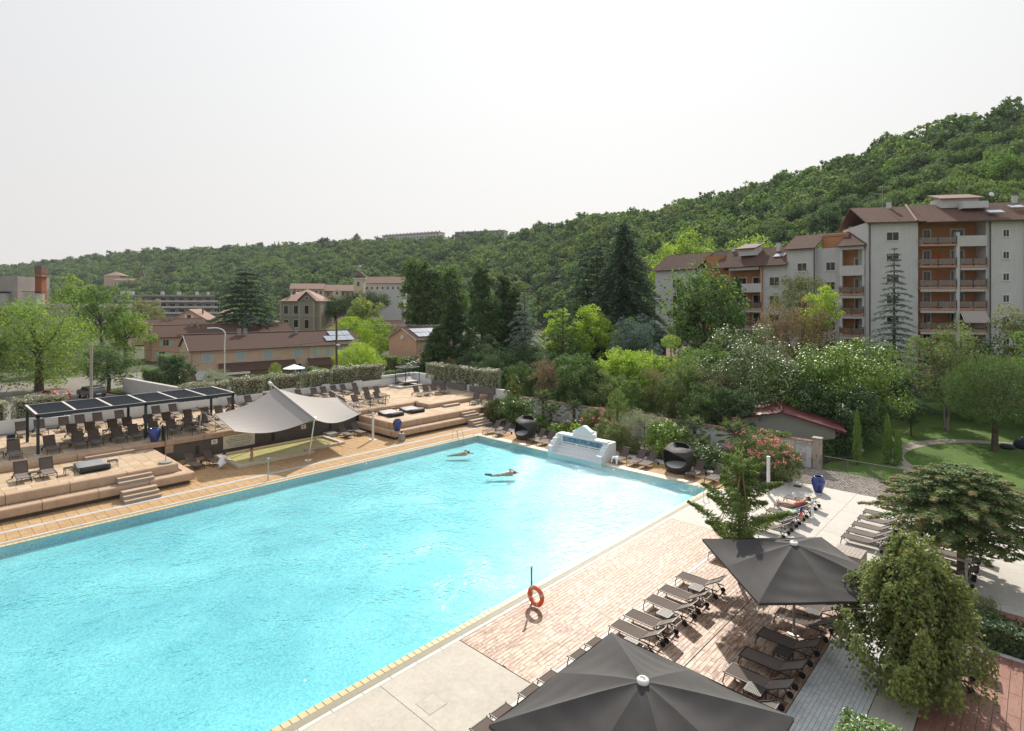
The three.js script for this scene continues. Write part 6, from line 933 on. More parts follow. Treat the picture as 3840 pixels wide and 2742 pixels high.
// low clipped hedges and grasses by the red terrace
function hedge(name, label, x0, x1, z0, z1, y0, y1, n, size, cols, mt, seed, group, asp = 0.5) {
  const L = new Leaves(seed), R = L.R, w = x1 - x0, d = z1 - z0, h = y1 - y0;
  for (let k = 0; k < n; k++) { const f = R(), s = [w * h * 2, d * h * 2, w * d * 1.3], tot = s[0] + s[1] + s[2]; let u = R(), v = R(), x, y, z, nx = 0, ny = 0, nz = 0; const q = f * tot; if (q < s[0]) { x = x0 + u * w; y = y0 + v * h; z = R() < 0.5 ? z0 : z1; nz = z === z0 ? -1 : 1; } else if (q < s[0] + s[1]) { z = z0 + u * d; y = y0 + v * h; x = R() < 0.5 ? x0 : x1; nx = x === x0 ? -1 : 1; } else { x = x0 + u * w; z = z0 + v * d; y = y1; ny = 1; }
    const lump = 0.10 * Math.sin(x * 5.1 + seed) * Math.sin(z * 4.3) * Math.min(1, h) + 0.13 * h * (fbm((x + 100) / 40, (z + 100) / 40 + y / 40, 64, 64, 2, seed) - 0.5) * 2, dep = -Math.pow(R(), 2) * 0.25 + lump, l = size * (0.7 + 0.6 * R());
    L.leaf(x + nx * dep + (R() - 0.5) * 0.08, y + ny * dep + (R() - 0.5) * 0.08, z + nz * dep + (R() - 0.5) * 0.08, nx + (R() - 0.5) * 1.3, ny + 0.35 + (R() - 0.5) * 1.3, nz + (R() - 0.5) * 1.3, (R() - 0.5) + nx * 0.4, 0.5 * R(), (R() - 0.5) + nz * 0.4, l, l * asp, L.tone(cols, 0.5)); }
  const t = thing(name, label, 'hedge', [0, 0, 0], 0, group); part(t, 'stems', span(x0 + 0.25 * Math.min(1, w / 1.2), x1 - 0.25 * Math.min(1, w / 1.2), y0, y1 - 0.3, z0 + 0.25 * Math.min(1, d / 1.2), z1 - 0.25 * Math.min(1, d / 1.2)), M.soil); part(t, 'foliage', L.geo(), mt); return t;
}
hedge('low_hedge', 'dark glossy low hedge beside the red terrace', 33.7, 37.2, 8.35, 9.55, 0, 0.85, 5200, 0.11, C.dark, M.leafGloss, 921); hedge('low_hedge', 'glossy low hedge at the foot of the pear tree', 32.3, 33.6, 17.0, 19.5, 0, 0.8, 4200, 0.10, C.mid, M.leafGloss, 922);
plant('feathery_shrub', 'thin feathery grey-green shrub behind the low hedge', 'shrub', bush(923, 1.0, 0.75, { n: 2600, size: 0.09, asp: 0.2, cols: C.olive }), [34.4, 0, 7.6], { trunkName: 'stems', crownName: 'foliage' }); plant('feathery_shrub', 'light green grassy shrub at the stakes of hornbeam', 'shrub', bush(924, 0.9, 0.6, { n: 2200, size: 0.12, asp: 0.16, cols: C.mid }), [33.5, 0, 6.9], { trunkName: 'stems', crownName: 'foliage' });
struct('white_pebbles', span(33.7, 37.2, 0.0, 0.022, 9.5, 9.72), M.whiteGravel, 'white pebbles along the foot of the low hedge', 'pebbles');
// ---------------------------------------------------------------- garden beyond the fence
for (const [x, z, h, label] of [[26.33, -12.6, 3.9, 'tallest slim cypress on the lawn by the fence'], [27.88, -14.4, 3.6, 'slim cypress next to a shorter one on the lawn'], [28.5, -14.3, 2.5, 'shortest slim cypress on the lawn']]) plant('slim_cypress', label, 'cypress', column(930 + Math.round(h * 10), h, 0.36, { n: 3000, size: 0.16, asp: 0.25, cols: C.mid, prof: (t) => Math.pow(1 - t, 0.55) * (0.75 + 0.45 * t) }), [x, 0, z], { mat: M.needle, group: 'slim cypresses on the lawn' });
{
  const L = new Leaves(941), R = L.R, tips = [];                          // stone pine with candles
  for (let k = 0; k < 110; k++) { const y = 1 - 2 * (k + 0.5) / 110, a = k * 2.4, s = Math.sqrt(1 - y * y), x = s * Math.cos(a) * 2.9, z = s * Math.sin(a) * 2.9, yy = 4.55 + y * 2.25; if (y > -0.4 && k % 4 === 0) tips.push([x * 0.8, yy, z * 0.8]); for (let j = 0; j < 110; j++) { const r = 0.55 * Math.cbrt(R()), u = R() * 2 - 1, b = R() * 2 * PI, q = Math.sqrt(1 - u * u), dx = q * Math.cos(b), dz = q * Math.sin(b); L.leaf(x + dx * r, yy + u * r, z + dz * r, R() - 0.5, R() - 0.2, R() - 0.5, dx + x * 0.2, u + 0.7, dz + z * 0.2, 0.24 + 0.1 * R(), 0.04, L.tone([[0.14, 0.24, 0.055], [0.10, 0.19, 0.045], [0.19, 0.28, 0.07]], 0.5)); } if (y > 0.1) for (let j = 0; j < 7; j++) L.leaf(x + (R() - 0.5) * 0.8, yy + 0.5 + R() * 0.25, z + (R() - 0.5) * 0.8, R() - 0.5, 0, R() - 0.5, 0, 1, 0, 0.4, 0.045, [0.20, 0.26, 0.06]); }
  plant('stone_pine', 'round-crowned pine with pale candles on the lawn', 'pine', { crown: L.geo(), trunk: trunkGeo(4.2, 0.2, tips, R, 0.3) }, [33.3, 0, -24.4], { mat: M.needle });
}
plant('young_tree', 'small dark multi-stemmed tree on the shaded lawn', 'tree', broad(942, 3.4, 1.1, { n: 2200, size: 0.14, cols: C.dark, trunk: 0.9 }), [27.7, 0, -25.7]);
{ const t = thing('beanbag', 'dark blue bean bag seat on the lawn', 'bean bag', [34.9, 0, -27.0]); part(t, 'seat', lathe([[0, 0], [0.5, 0], [0.62, 0.15], [0.58, 0.4], [0.35, 0.7], [0.1, 0.88], [0, 0.9]], 20), mat('navy', [0.02, 0.025, 0.04], 0.7)); const p = whole('pouffe', lathe([[0, 0], [0.42, 0], [0.5, 0.08], [0.5, 0.2], [0.42, 0.28], [0, 0.3]], 22), M.navy, 'low round dark pouffe near the pine trunk', 'pouffe', null, [34.0, 0, -25.9]); }
const big = (name, label, seed, x, z, h, r, o, po = {}) => plant(name, label, 'tree', broad(seed, h, r, o), [x, 0, z], po);
big('birch', 'light leafy birch with several pale stems by the lawn', 951, 29.6, -31, 10.6, 3.4, { n: 9000, size: 0.17, asp: 0.7, cols: [...C.olive, ...C.mid], trunk: 1.2, droop: -0.4, lobes: 14 }, { bark: M.barkPale }); big('broad_tree', 'mid green tree at the garden edge behind the pine', 952, 36.5, -33, 9.6, 4.0, { n: 7000, size: 0.2, cols: C.mid, trunk: 1.0 }); big('broad_tree', 'pale green feathery tree beside the apartment house', 953, 34.5, -44, 12.5, 3.0, { n: 6000, size: 0.22, cols: C.olive, trunk: 2 }); big('broad_tree', 'dark leafy tree at the far lawn edge', 954, 42, -36, 9, 5, { n: 7000, size: 0.22, cols: C.dark, trunk: 1 }); big('broad_tree', 'sunlit tree at the corner of the lawn by the building', 955, 39, -26, 7.5, 2.6, { n: 5000, size: 0.18, cols: C.mid, trunk: 0.8 });
plant('laurel', 'tall glossy cherry laurel with sunlit top beside the lawn', 'laurel', bush(956, 9.0, 4.3, { n: 16000, size: 0.21, asp: 0.42, cols: [...C.mid, ...C.bright], lobes: 15, tufts: 10 }), [23.6, 0, -21.5], { mat: M.leafGloss }); plant('laurel', 'glossy cherry laurel behind the red-roofed shed', 'laurel', bush(957, 7.4, 3.6, { n: 12000, size: 0.19, asp: 0.42, cols: C.mid, lobes: 13 }), [20.4, 0, -19.6], { mat: M.leafGloss }); plant('laurel', 'dark laurel in shade at the lawn edge', 'laurel', bush(958, 5.2, 2.6, { n: 7000, size: 0.18, asp: 0.42, cols: C.dark }), [25.2, 0, -17.8], { mat: M.leafGloss });
{ const L = new Leaves(959), R = L.R; for (let k = 0; k < 6500; k++) { const u = R(), a = R() * PI, r = 0.75 + 0.35 * R(); L.leaf(lerp(22.2, 25.0, u), Math.sin(a) * r * 1.15 + 0.2, lerp(-10.4, -15.2, u) + Math.cos(a) * r, R() - 0.5, R(), R() - 0.5, R() - 0.5, -0.6, R() - 0.5, 0.15, 0.12, L.tone(C.dark, 0.6)); } const t = thing('ivy_bank', 'mound of dark ivy over the low wall by the fence', 'ivy', [1.0, 0, 0]); part(t, 'low_wall', bar([22.2, 0.3, -10.3], [25, 0.3, -15.2], 0.4, 0.7), M.stoneGrey); part(t, 'foliage', L.geo(), M.leafGloss);
  const L2 = new Leaves(960), R2 = L2.R; for (let k = 0; k < 1500; k++) { const u = R2(); L2.leaf(lerp(18.5, 22.6, u) + (R2() - 0.5) * 0.4, 1.95 + 0.3 * R2() - (u > 0.72 && u < 0.8 ? R2() * 0.8 : 0), -9.4 + (R2() - 0.5) * 0.5 + (u > 0.72 && u < 0.8 ? 0.2 : 0), R2() - 0.5, R2(), R2() + 0.2, R2() - 0.5, -0.7, R2() - 0.5, 0.14, 0.10, L2.tone(C.mid, 0.6)); } const t2 = thing('wall_creeper', 'green creeper hanging over the white garden wall coping', 'creeper', [0, 0, 0]); part(t2, 'stems', tube([[18.6, 1.98, -9.45], [20.5, 2.02, -9.5], [22.4, 2.0, -9.45]], 0.02, 6, 20), M.bark); part(t2, 'foliage', L2.geo(), M.leafGloss); }
// ---------------------------------------------------------------- big specimen trees
plant('cedar', 'huge spreading cedar with drooping layered boughs', 'cedar', conifer(961, 24, 8.2, { tiers: 30, per: 13, den: 16, size: 0.85, asp: 0.26, cols: C.cedar, droop: 0.32, lift: 0.14, hang: 0.55, hangT: 0.9, pow: 0.75, base: 2.0, tr: 0.45, width: 0.2 }), [-9.7, 0, -39.1], { mat: M.needle }); plant('cedar', 'second cedar merging behind the huge one', 'cedar', conifer(962, 21.5, 8.5, { tiers: 16, per: 9, den: 15, size: 0.8, asp: 0.3, cols: C.cedar, droop: 0.12, lift: 0.1, hang: 0.35, pow: 0.45, base: 5, tr: 0.4, width: 0.3 }), [-16.5, 0, -42], { mat: M.needle });
plant('cedar', 'dark flat-topped cedar beside the grey villa', 'cedar', conifer(963, 20.5, 9.5, { tiers: 17, per: 12, den: 12, size: 0.95, asp: 0.32, cols: C.cedar, droop: 0.14, lift: 0.06, hang: 0.3, pow: 0.5, base: 1.5, tr: 0.5, width: 0.28 }), [-97, 0, -19], { mat: M.needle });
big('plane_tree', 'dense rounded plane tree with sunlit crown before the flats', 964, 5.5, -32.9, 16.4, 4.6, { n: 14000, size: 0.30, asp: 0.85, cols: [...C.mid, ...C.dark, ...C.mid], trunk: 3.2, lobes: 24, tufts: 11, lr: 0.5 }); plant('tall_cypress', 'narrow dark cypress beside the rounded plane tree', 'cypress', column(965, 15, 0.95, { n: 3600, size: 0.35, cols: C.dark, base: 5 }), [6.9, 0, -39.6], { mat: M.needle });
big('copper_tree', 'weeping copper-brown tree among the greens', 966, 17.3, -29.5, 12.4, 4.4, { n: 13000, size: 0.2, asp: 0.5, cols: C.copper, trunk: 2, lobes: 16, droop: -0.8, tufts: 10 }); big('golden_birch', 'bright yellow-green birch above the copper tree', 967, 18.6, -33.5, 14.0, 2.1, { n: 4200, size: 0.2, asp: 0.6, cols: C.lime, trunk: 7.5, droop: -0.5, lobes: 10 }); plant('loose_pine', 'loose grey-green pine in front of the middle flats', 'pine', broad(968, 16.4, 3.8, { n: 8000, size: 0.35, asp: 0.16, cols: C.olive, trunk: 6, lobes: 14 }), [14.6, 0, -40.5], { mat: M.needle });
plant('blue_spruce', 'tall blue spruce against the white flats', 'spruce', conifer(969, 18.2, 3.2, { tiers: 26, per: 11, den: 17, size: 0.45, asp: 0.3, cols: C.blue, droop: 0.22, lift: 0.05, hang: 0.2, pow: 0.8, base: 1, tr: 0.25, width: 0.24 }), [24.2, 0, -39.4], { mat: M.needle }); plant('grey_spruce', 'blue-grey spruce beside the tall dark cypress clump', 'spruce', conifer(970, 13.6, 4.0, { tiers: 18, per: 10, den: 13, size: 0.45, asp: 0.3, cols: C.blue, droop: 0.12, lift: 0.2, hang: 0.15, pow: 0.8, base: 0.6, tr: 0.25, width: 0.26 }), [-13.9, 0, -21.6], { mat: M.needle });
const lawson = (x, z, h, r, seed, label, cols) => plant('lawson_cypress', label, 'cypress', broad(seed, h, r, { n: 14000, size: 0.4, asp: 0.3, cols, trunk: 0.2, lobes: 34, tufts: 9, lr: 0.42, droop: 0.4, cone: true }), [x, 0, z], { mat: M.needle, group: 'dark cypress clump' });
lawson(-21.6, -21.2, 17.2, 4.2, 971, 'tallest dark cypress of the clump by the terrace end', C.dark); lawson(-23.2, -27.4, 16.4, 3.4, 972, 'brown-tinged cypress at the back of the dark clump', [...C.dark, [0.09, 0.07, 0.025]]); lawson(-26.5, -20.2, 13.4, 3.4, 973, 'outer dark cypress of the clump towards the houses', C.dark); lawson(-18.6, -24.5, 14.6, 3.0, 974, 'inner dark cypress of the clump beside the spruce', [...C.dark, [0.05, 0.06, 0.02]]); lawson(-24.5, -15.8, 8.6, 3.2, 975, 'lowest dark cypress spreading behind the planters', C.dark);
{ const P = (x, z, h, r, seed, label) => plant('poplar', label, 'poplar', broad(seed, h, r, { n: 11000, size: 0.45, asp: 0.8, cols: [...C.mid, ...C.dark], trunk: 1.5, lobes: 44, tufts: 7, lr: 0.62 }), [x, 0, z], { group: 'poplar row' }); P(-68.6, -45.6, 24.5, 3.0, 976, 'tallest of the three upright poplars'); P(-66.1, -48, 22, 2.7, 977, 'middle upright poplar between two others'); P(-66.8, -54.2, 22.4, 3.6, 978, 'broader upright poplar beside the dark cypresses'); }
plant('umbrella_pine', 'flat-topped umbrella pine behind the bamboo', 'pine', broad(979, 14.8, 7.0, { n: 9000, size: 0.5, asp: 0.2, cols: C.dark, trunk: 9.2, lobes: 16, tr: 0.4 }), [-103, 0, -54.5], { mat: M.needle }); plant('umbrella_pine', 'lower umbrella pine beside the flat-topped one', 'pine', broad(980, 13.2, 6.0, { n: 7000, size: 0.5, asp: 0.2, cols: C.dark, trunk: 7.6, lobes: 14, tr: 0.4 }), [-106, 0, -46.5], { mat: M.needle });
plant('open_pine', 'dark open pine behind the shrubs', 'pine', conifer(981, 12.6, 2.9, { tiers: 18, per: 9, den: 12, size: 0.42, asp: 0.15, cols: C.dark, droop: -0.1, lift: 0.25, pow: 0.55, hang: 0, hangT: -0.6, tr: 0.2 }), [-8.3, 0, -22.6], { mat: M.needle }); plant('blue_cypress', 'blue-green conifer mound before the lower flats', 'cypress', broad(982, 11.2, 3.2, { n: 8000, size: 0.3, asp: 0.3, cols: C.blue, trunk: 0.3, lobes: 16 }), [1.1, 0, -24.5], { mat: M.needle });
big('maple', 'glowing yellow-green maple beside the cedar', 983, -8.4, -29, 11.8, 3.2, { n: 6000, size: 0.28, cols: C.lime, trunk: 3 }); big('maple', 'yellow-green maple in front of the cedar boughs', 984, -1.6, -27.5, 10.4, 3.0, { n: 6000, size: 0.26, cols: [...C.bright, ...C.mid], trunk: 2 }); big('maple', 'lime-green young maple between spruce and pine', 985, -12.5, -27, 11.4, 2.6, { n: 5000, size: 0.26, cols: C.lime, trunk: 3 });
for (const [y, r] of [[0]]) { const L = new Leaves(986); for (const [yy, rr] of [[1.6, 0.8], [3.2, 0.95], [5.1, 1.0], [7.4, 1.1]]) L.shell(0, yy, 0, rr, rr * 0.7, rr, 1000, 0.16, 0.6, C.bright, { vary: 0.5 }); plant('cloud_topiary', 'cloud-pruned topiary column beside the pale flats', 'topiary', { crown: L.geo(), trunk: rod([0, 0, 0], [0, 7, 0], 0.1, 0.05, 8) }, [6.4, 0, -22.9]); }
big('plane_tree', 'big sunlit plane tree rising behind the lower flats', 987, -25.5, -92.9, 29.5, 8.6, { n: 11000, size: 0.55, cols: C.bright, trunk: 8, lobes: 18, tufts: 10 }); big('plane_tree', 'sunlit plane tree behind the dormer roof', 988, -12, -95, 27.5, 6.5, { n: 8000, size: 0.5, cols: C.bright, trunk: 8, lobes: 14 }); big('plane_tree', 'low sunlit tree behind the middle flats roof', 989, 2, -84, 23, 5, { n: 6000, size: 0.45, cols: C.bright, trunk: 8 });
// trees round the car park
big('acacia', 'large spreading leafy tree shading the parked cars', 990, -60.8, 22.2, 12.4, 7.2, { n: 17000, size: 0.30, asp: 0.5, cols: [...C.mid, ...C.bright], trunk: 0.2, lobes: 26, tufts: 12 }); big('acacia', 'dark leafy tree at the end of the car park', 991, -59.5, 29.5, 9.4, 5.2, { n: 9000, size: 0.28, cols: [...C.dark, ...C.mid], trunk: 0.2 }); big('broad_tree', 'rounded tree behind the flat-roofed building corner', 992, -85.4, 10.6, 15.8, 4.8, { n: 7000, size: 0.36, cols: C.mid, trunk: 4 }); big('broad_tree', 'tall leafy tree behind the brick stack', 993, -122, 8.8, 18.0, 5.6, { n: 7000, size: 0.42, cols: [...C.mid, ...C.bright], trunk: 4 }); big('broad_tree', 'leafy tree showing past the brick stack', 994, -132, 22, 19.4, 5.4, { n: 6500, size: 0.42, cols: [...C.mid, ...C.bright], trunk: 5 }); big('broad_tree', 'low leafy tree beside the long driveway wall', 995, -52.6, 16.2, 6.6, 3.4, { n: 7000, size: 0.22, cols: [...C.mid, ...C.dark], trunk: 0.5 }); big('broad_tree', 'dark bush by the corner of the long peach house', 996, -48.5, 9.4, 5.2, 2.2, { n: 6000, size: 0.2, cols: C.dark, trunk: 0.3 }); big('broad_tree', 'green tree between the flat roof and the far houses', 997, -92, 5.5, 10.5, 4.6, { n: 6500, size: 0.34, cols: [...C.mid, ...C.bright], trunk: 2 }); big('willow', 'round olive-green tree before the long block', 998, -190, -22, 13.5, 8, { n: 6500, size: 0.5, cols: C.olive, trunk: 1, lobes: 14 });
plant('olive_bush', 'grey-green bush under the striped awning', 'shrub', bush(999, 3.0, 1.7, { n: 4200, size: 0.13, asp: 0.3, cols: C.silver }), [-44.2, 0, 6.2], { crownName: 'foliage', trunkName: 'stems' }); big('acacia', 'bright lime acacia in front of the solar roof house', 1000, -31.5, -7.5, 6.4, 3.4, { n: 9000, size: 0.24, asp: 0.35, cols: C.lime, trunk: 1.5, lobes: 16, droop: -0.5 }); plant('bamboo', 'clump of yellow-green bamboo below the villa', 'bamboo', column(1001, 8.6, 4.0, { n: 6500, size: 0.6, asp: 0.14, cols: C.lime, lump: 0.3, up: 0.4 }), [-70, 0, -30], { trunkName: 'canes', crownName: 'foliage' }); plant('bamboo', 'second bamboo clump beside the cream house', 'bamboo', column(1002, 8.0, 3.6, { n: 5500, size: 0.6, asp: 0.14, cols: [...C.lime, ...C.bright], lump: 0.3, up: 0.4 }), [-74, 0, -38], { trunkName: 'canes', crownName: 'foliage' }); big('catalpa', 'spotty pale-flowering tree above the bamboo', 1003, -80, -38.5, 13, 4.2, { n: 5000, size: 0.45, cols: [...C.olive, ...C.bright], trunk: 4 });
{ const L = new Leaves(1004), R = L.R; for (let k = 0; k < 6000; k++) { const u = R(), v = R(); L.leaf(lerp(-56, -42, u) + v * 1.5, 0.12 + 0.75 * R() * Math.sin(u * PI) * Math.sin(v * PI), lerp(12.6, 9.2, u) + v * 4.2, R() - 0.5, 1, R() - 0.5, R() - 0.5, 0.3, R() - 0.5, 0.3, 0.2, L.tone([...C.olive, ...C.mid], 0.6)); } const g = part(scene, numbered('ground_cover'), L.geo(), M.leaf); tag(g, 'low green ground cover on the bank by the car park', 'ground cover', null, 'stuff'); }
// ---------------------------------------------------------------- shrubs, palms and flowers behind the pool end
function palm(label, x, z, h, r, seed, nf = 26, group = 'fan palms in the bed') {
  const L = new Leaves(seed), R = L.R;
  for (let k = 0; k < nf; k++) { const a = k * 2.4, el = lerp(1.25, -0.55, k / nf), len = r * (0.55 + 0.15 * R()), hx = Math.cos(a) * Math.cos(el) * len, hy = Math.sin(el) * len, hz = Math.sin(a) * Math.cos(el) * len, ux = Math.cos(a) * Math.cos(el), uy = Math.sin(el), uz = Math.sin(a) * Math.cos(el), sx = -Math.sin(a), sz = Math.cos(a);
    L.leaf(hx / 2, h + hy / 2, hz / 2, -Math.cos(a) * Math.sin(el), Math.cos(el), -Math.sin(a) * Math.sin(el), ux, uy, uz, len, 0.03, [0.09, 0.10, 0.03]);
    for (let b = -7; b <= 7; b++) { const t = b / 7 * 1.45, bl = r * 0.5 * (0.85 + 0.25 * R()) * (1 - 0.25 * Math.abs(b / 7)), dx = ux * Math.cos(t) + sx * Math.sin(t), dy = uy * Math.cos(t) - 0.25 * Math.abs(Math.sin(t)) - 0.12, dz = uz * Math.cos(t) + sz * Math.sin(t); L.leaf(hx + dx * bl / 2, h + hy + dy * bl / 2, hz + dz * bl / 2, -Math.cos(a) * Math.sin(el) + (R() - 0.5) * 0.4, Math.cos(el) + 0.2, -Math.sin(a) * Math.sin(el) + (R() - 0.5) * 0.4, dx, dy, dz, bl, 0.055, L.tone([[0.15, 0.22, 0.05], [0.12, 0.19, 0.045], [0.21, 0.26, 0.075]], 0.4)); } }
  const tr = []; for (let y = 0; y < h; y += 0.18) tr.push(lathe([[0.10, y], [0.17, y + 0.15], [0.13, y + 0.2]], 10)); tr.push(rod([0, 0, 0], [0, h, 0], 0.13, 0.12, 10));
  plant('fan_palm', label, 'palm', { crown: L.geo(), trunk: join(tr) }, [x, 0, z], { group });
}
palm('tallest fan palm near the terrace steps', 1.37, -7.2, 2.5, 1.15, 1101); palm('leaning fan palm beside the first wicker pod', 3.3, -6.0, 1.7, 1.15, 1102); palm('small fan palm against the white wall', 4.58, -7.8, 2.0, 0.9, 1103); palm('fan palm behind the second wicker pod', 16.64, -7.0, 2.1, 1.05, 1104); palm('bushy low fan palm beside the second wicker pod', 17.7, -5.4, 0.9, 1.3, 1105, 34); palm('large fan palm next to the pink oleander', 19.85, -6.5, 2.2, 1.3, 1106, 30);
const shrub = (label, x, z, h, r, seed, o, mt, name = 'shrub') => plant(name, label, 'shrub', bush(seed, h, r, o), [x, 0, z], { mat: mt ?? M.leaf, trunkName: 'stems', crownName: 'foliage' });
plant('magnolia', 'upright magnolia with bronze-yellow leaves by the terrace end', 'tree', column(1110, 4.5, 1.05, { n: 2600, size: 0.2, asp: 0.45, cols: [...C.mid, [0.20, 0.155, 0.03], [0.16, 0.12, 0.025]], up: 0.2, lump: 0.25, prof: (t) => Math.pow(1 - t, 0.7) * (0.5 + 1.1 * t) + 0.12 }), [-2.7, 0, -7.5], { mat: M.leafGloss });
shrub('glossy variegated laurel behind the first loungers', -1.2, -6.3, 2.6, 1.9, 1111, { n: 6500, size: 0.14, asp: 0.45, cols: [...C.mid, [0.22, 0.25, 0.10]] }, M.leafGloss); shrub('spiky flax clump beside the terrace steps', -3.3, -5.3, 2.0, 0.8, 1112, { n: 900, size: 0.9, asp: 0.05, cols: [...C.mid, ...C.dry], droop: 1.6 }); shrub('lime-tipped low shrub beside the first wicker pod', 5.6, -4.2, 1.3, 0.85, 1113, { n: 3200, size: 0.10, cols: [...C.mid, ...C.bright] }, M.leafGloss); shrub('red-tipped photinia behind the loungers', 6.2, -5.2, 1.6, 0.9, 1114, { n: 3200, size: 0.10, cols: [...C.mid, ...C.dark, [0.30, 0.05, 0.03]] }, M.leafGloss); shrub('lime-leaved shrub beside the fountain block', 7.4, -4.4, 1.6, 0.55, 1115, { n: 2200, size: 0.11, cols: C.lime });
function oleander(label, x, z, h, r, seed, flowers = 500) { const g = bush(seed, h, r, { n: 7500, size: 0.16, asp: 0.2, cols: [...C.mid, ...C.olive], droop: 0.5 }), L = new Leaves(seed + 1), R = L.R; for (let k = 0; k < flowers / 9; k++) { const u = 0.1 + 0.85 * R(), a = R() * 2 * PI, s = Math.sqrt(1 - u * u) * r * 1.02, x0 = Math.cos(a) * s, z0 = Math.sin(a) * s, y0 = h * 0.45 + u * h * 0.55; for (let j = 0; j < 9; j++) L.leaf(x0 + (R() - 0.5) * 0.28, y0 + (R() - 0.5) * 0.22, z0 + (R() - 0.5) * 0.28, R() - 0.5, R(), R() - 0.5, R() - 0.5, R() - 0.5, R() - 0.5, 0.085, 0.075, L.tone(C.pinkish, 0.4)); } g.bloom = L.geo(); plant('oleander', label, 'oleander', g, [x, 0, z], { trunkName: 'stems', crownName: 'foliage' }); }
oleander('pink oleander behind the fountain pediment', 8.2, -6.4, 2.6, 1.45, 1120, 420); oleander('sparse pink oleander beside the fountain block', 11.0, -4.4, 2.3, 1.5, 1122, 160); oleander('large pink oleander behind the slender tree', 21.6, -5.8, 2.9, 1.9, 1124, 650); oleander('pink oleander at the edge of the cobbles', 23.2, -5.0, 2.5, 1.6, 1126, 700);
plant('tall_pittosporum', 'tall narrow grey-green shrub behind the fountain', 'shrub', column(1130, 4.2, 0.95, { n: 3600, size: 0.13, asp: 0.4, cols: [...C.olive, ...C.mid], lump: 0.22, up: 0.5 }), [9.5, 0, -7.4], { trunkName: 'stems', crownName: 'foliage' }); shrub('silvery olive tree between fountain and second pod', 12.9, -6.0, 3.4, 1.6, 1131, { n: 7500, size: 0.10, asp: 0.22, cols: C.silver, trunk: 0.5 }, M.leaf, 'olive_tree'); shrub('glossy laurel with white glints near the second pod', 15.2, -5.2, 2.8, 1.55, 1132, { n: 6500, size: 0.14, asp: 0.45, cols: [...C.mid, ...C.bright] }, M.leafGloss); shrub('spiky rosemary beside the fountain', 12.7, -3.9, 0.95, 0.8, 1133, { n: 1500, size: 0.3, asp: 0.06, cols: C.olive, droop: 1.4 }); shrub('dark glossy shrub with white flowers by the corner loungers', 19.0, -4.4, 1.75, 1.3, 1134, { n: 5000, size: 0.12, asp: 0.5, cols: [...C.dark, ...C.mid, [0.5, 0.5, 0.42]] }, M.leafGloss); shrub('dark green filler shrub between palm and laurel', 6.6, -7.6, 2.0, 1.2, 1135, { n: 3000, size: 0.12, cols: C.dark }); shrub('green shrub below the leaning palm', 2.6, -4.9, 1.5, 1.0, 1136, { n: 3200, size: 0.12, cols: C.mid }, M.leafGloss); shrub('dark shrub against the wall behind the olive', 14.2, -8.0, 2.2, 1.2, 1137, { n: 3000, size: 0.12, cols: C.dark });
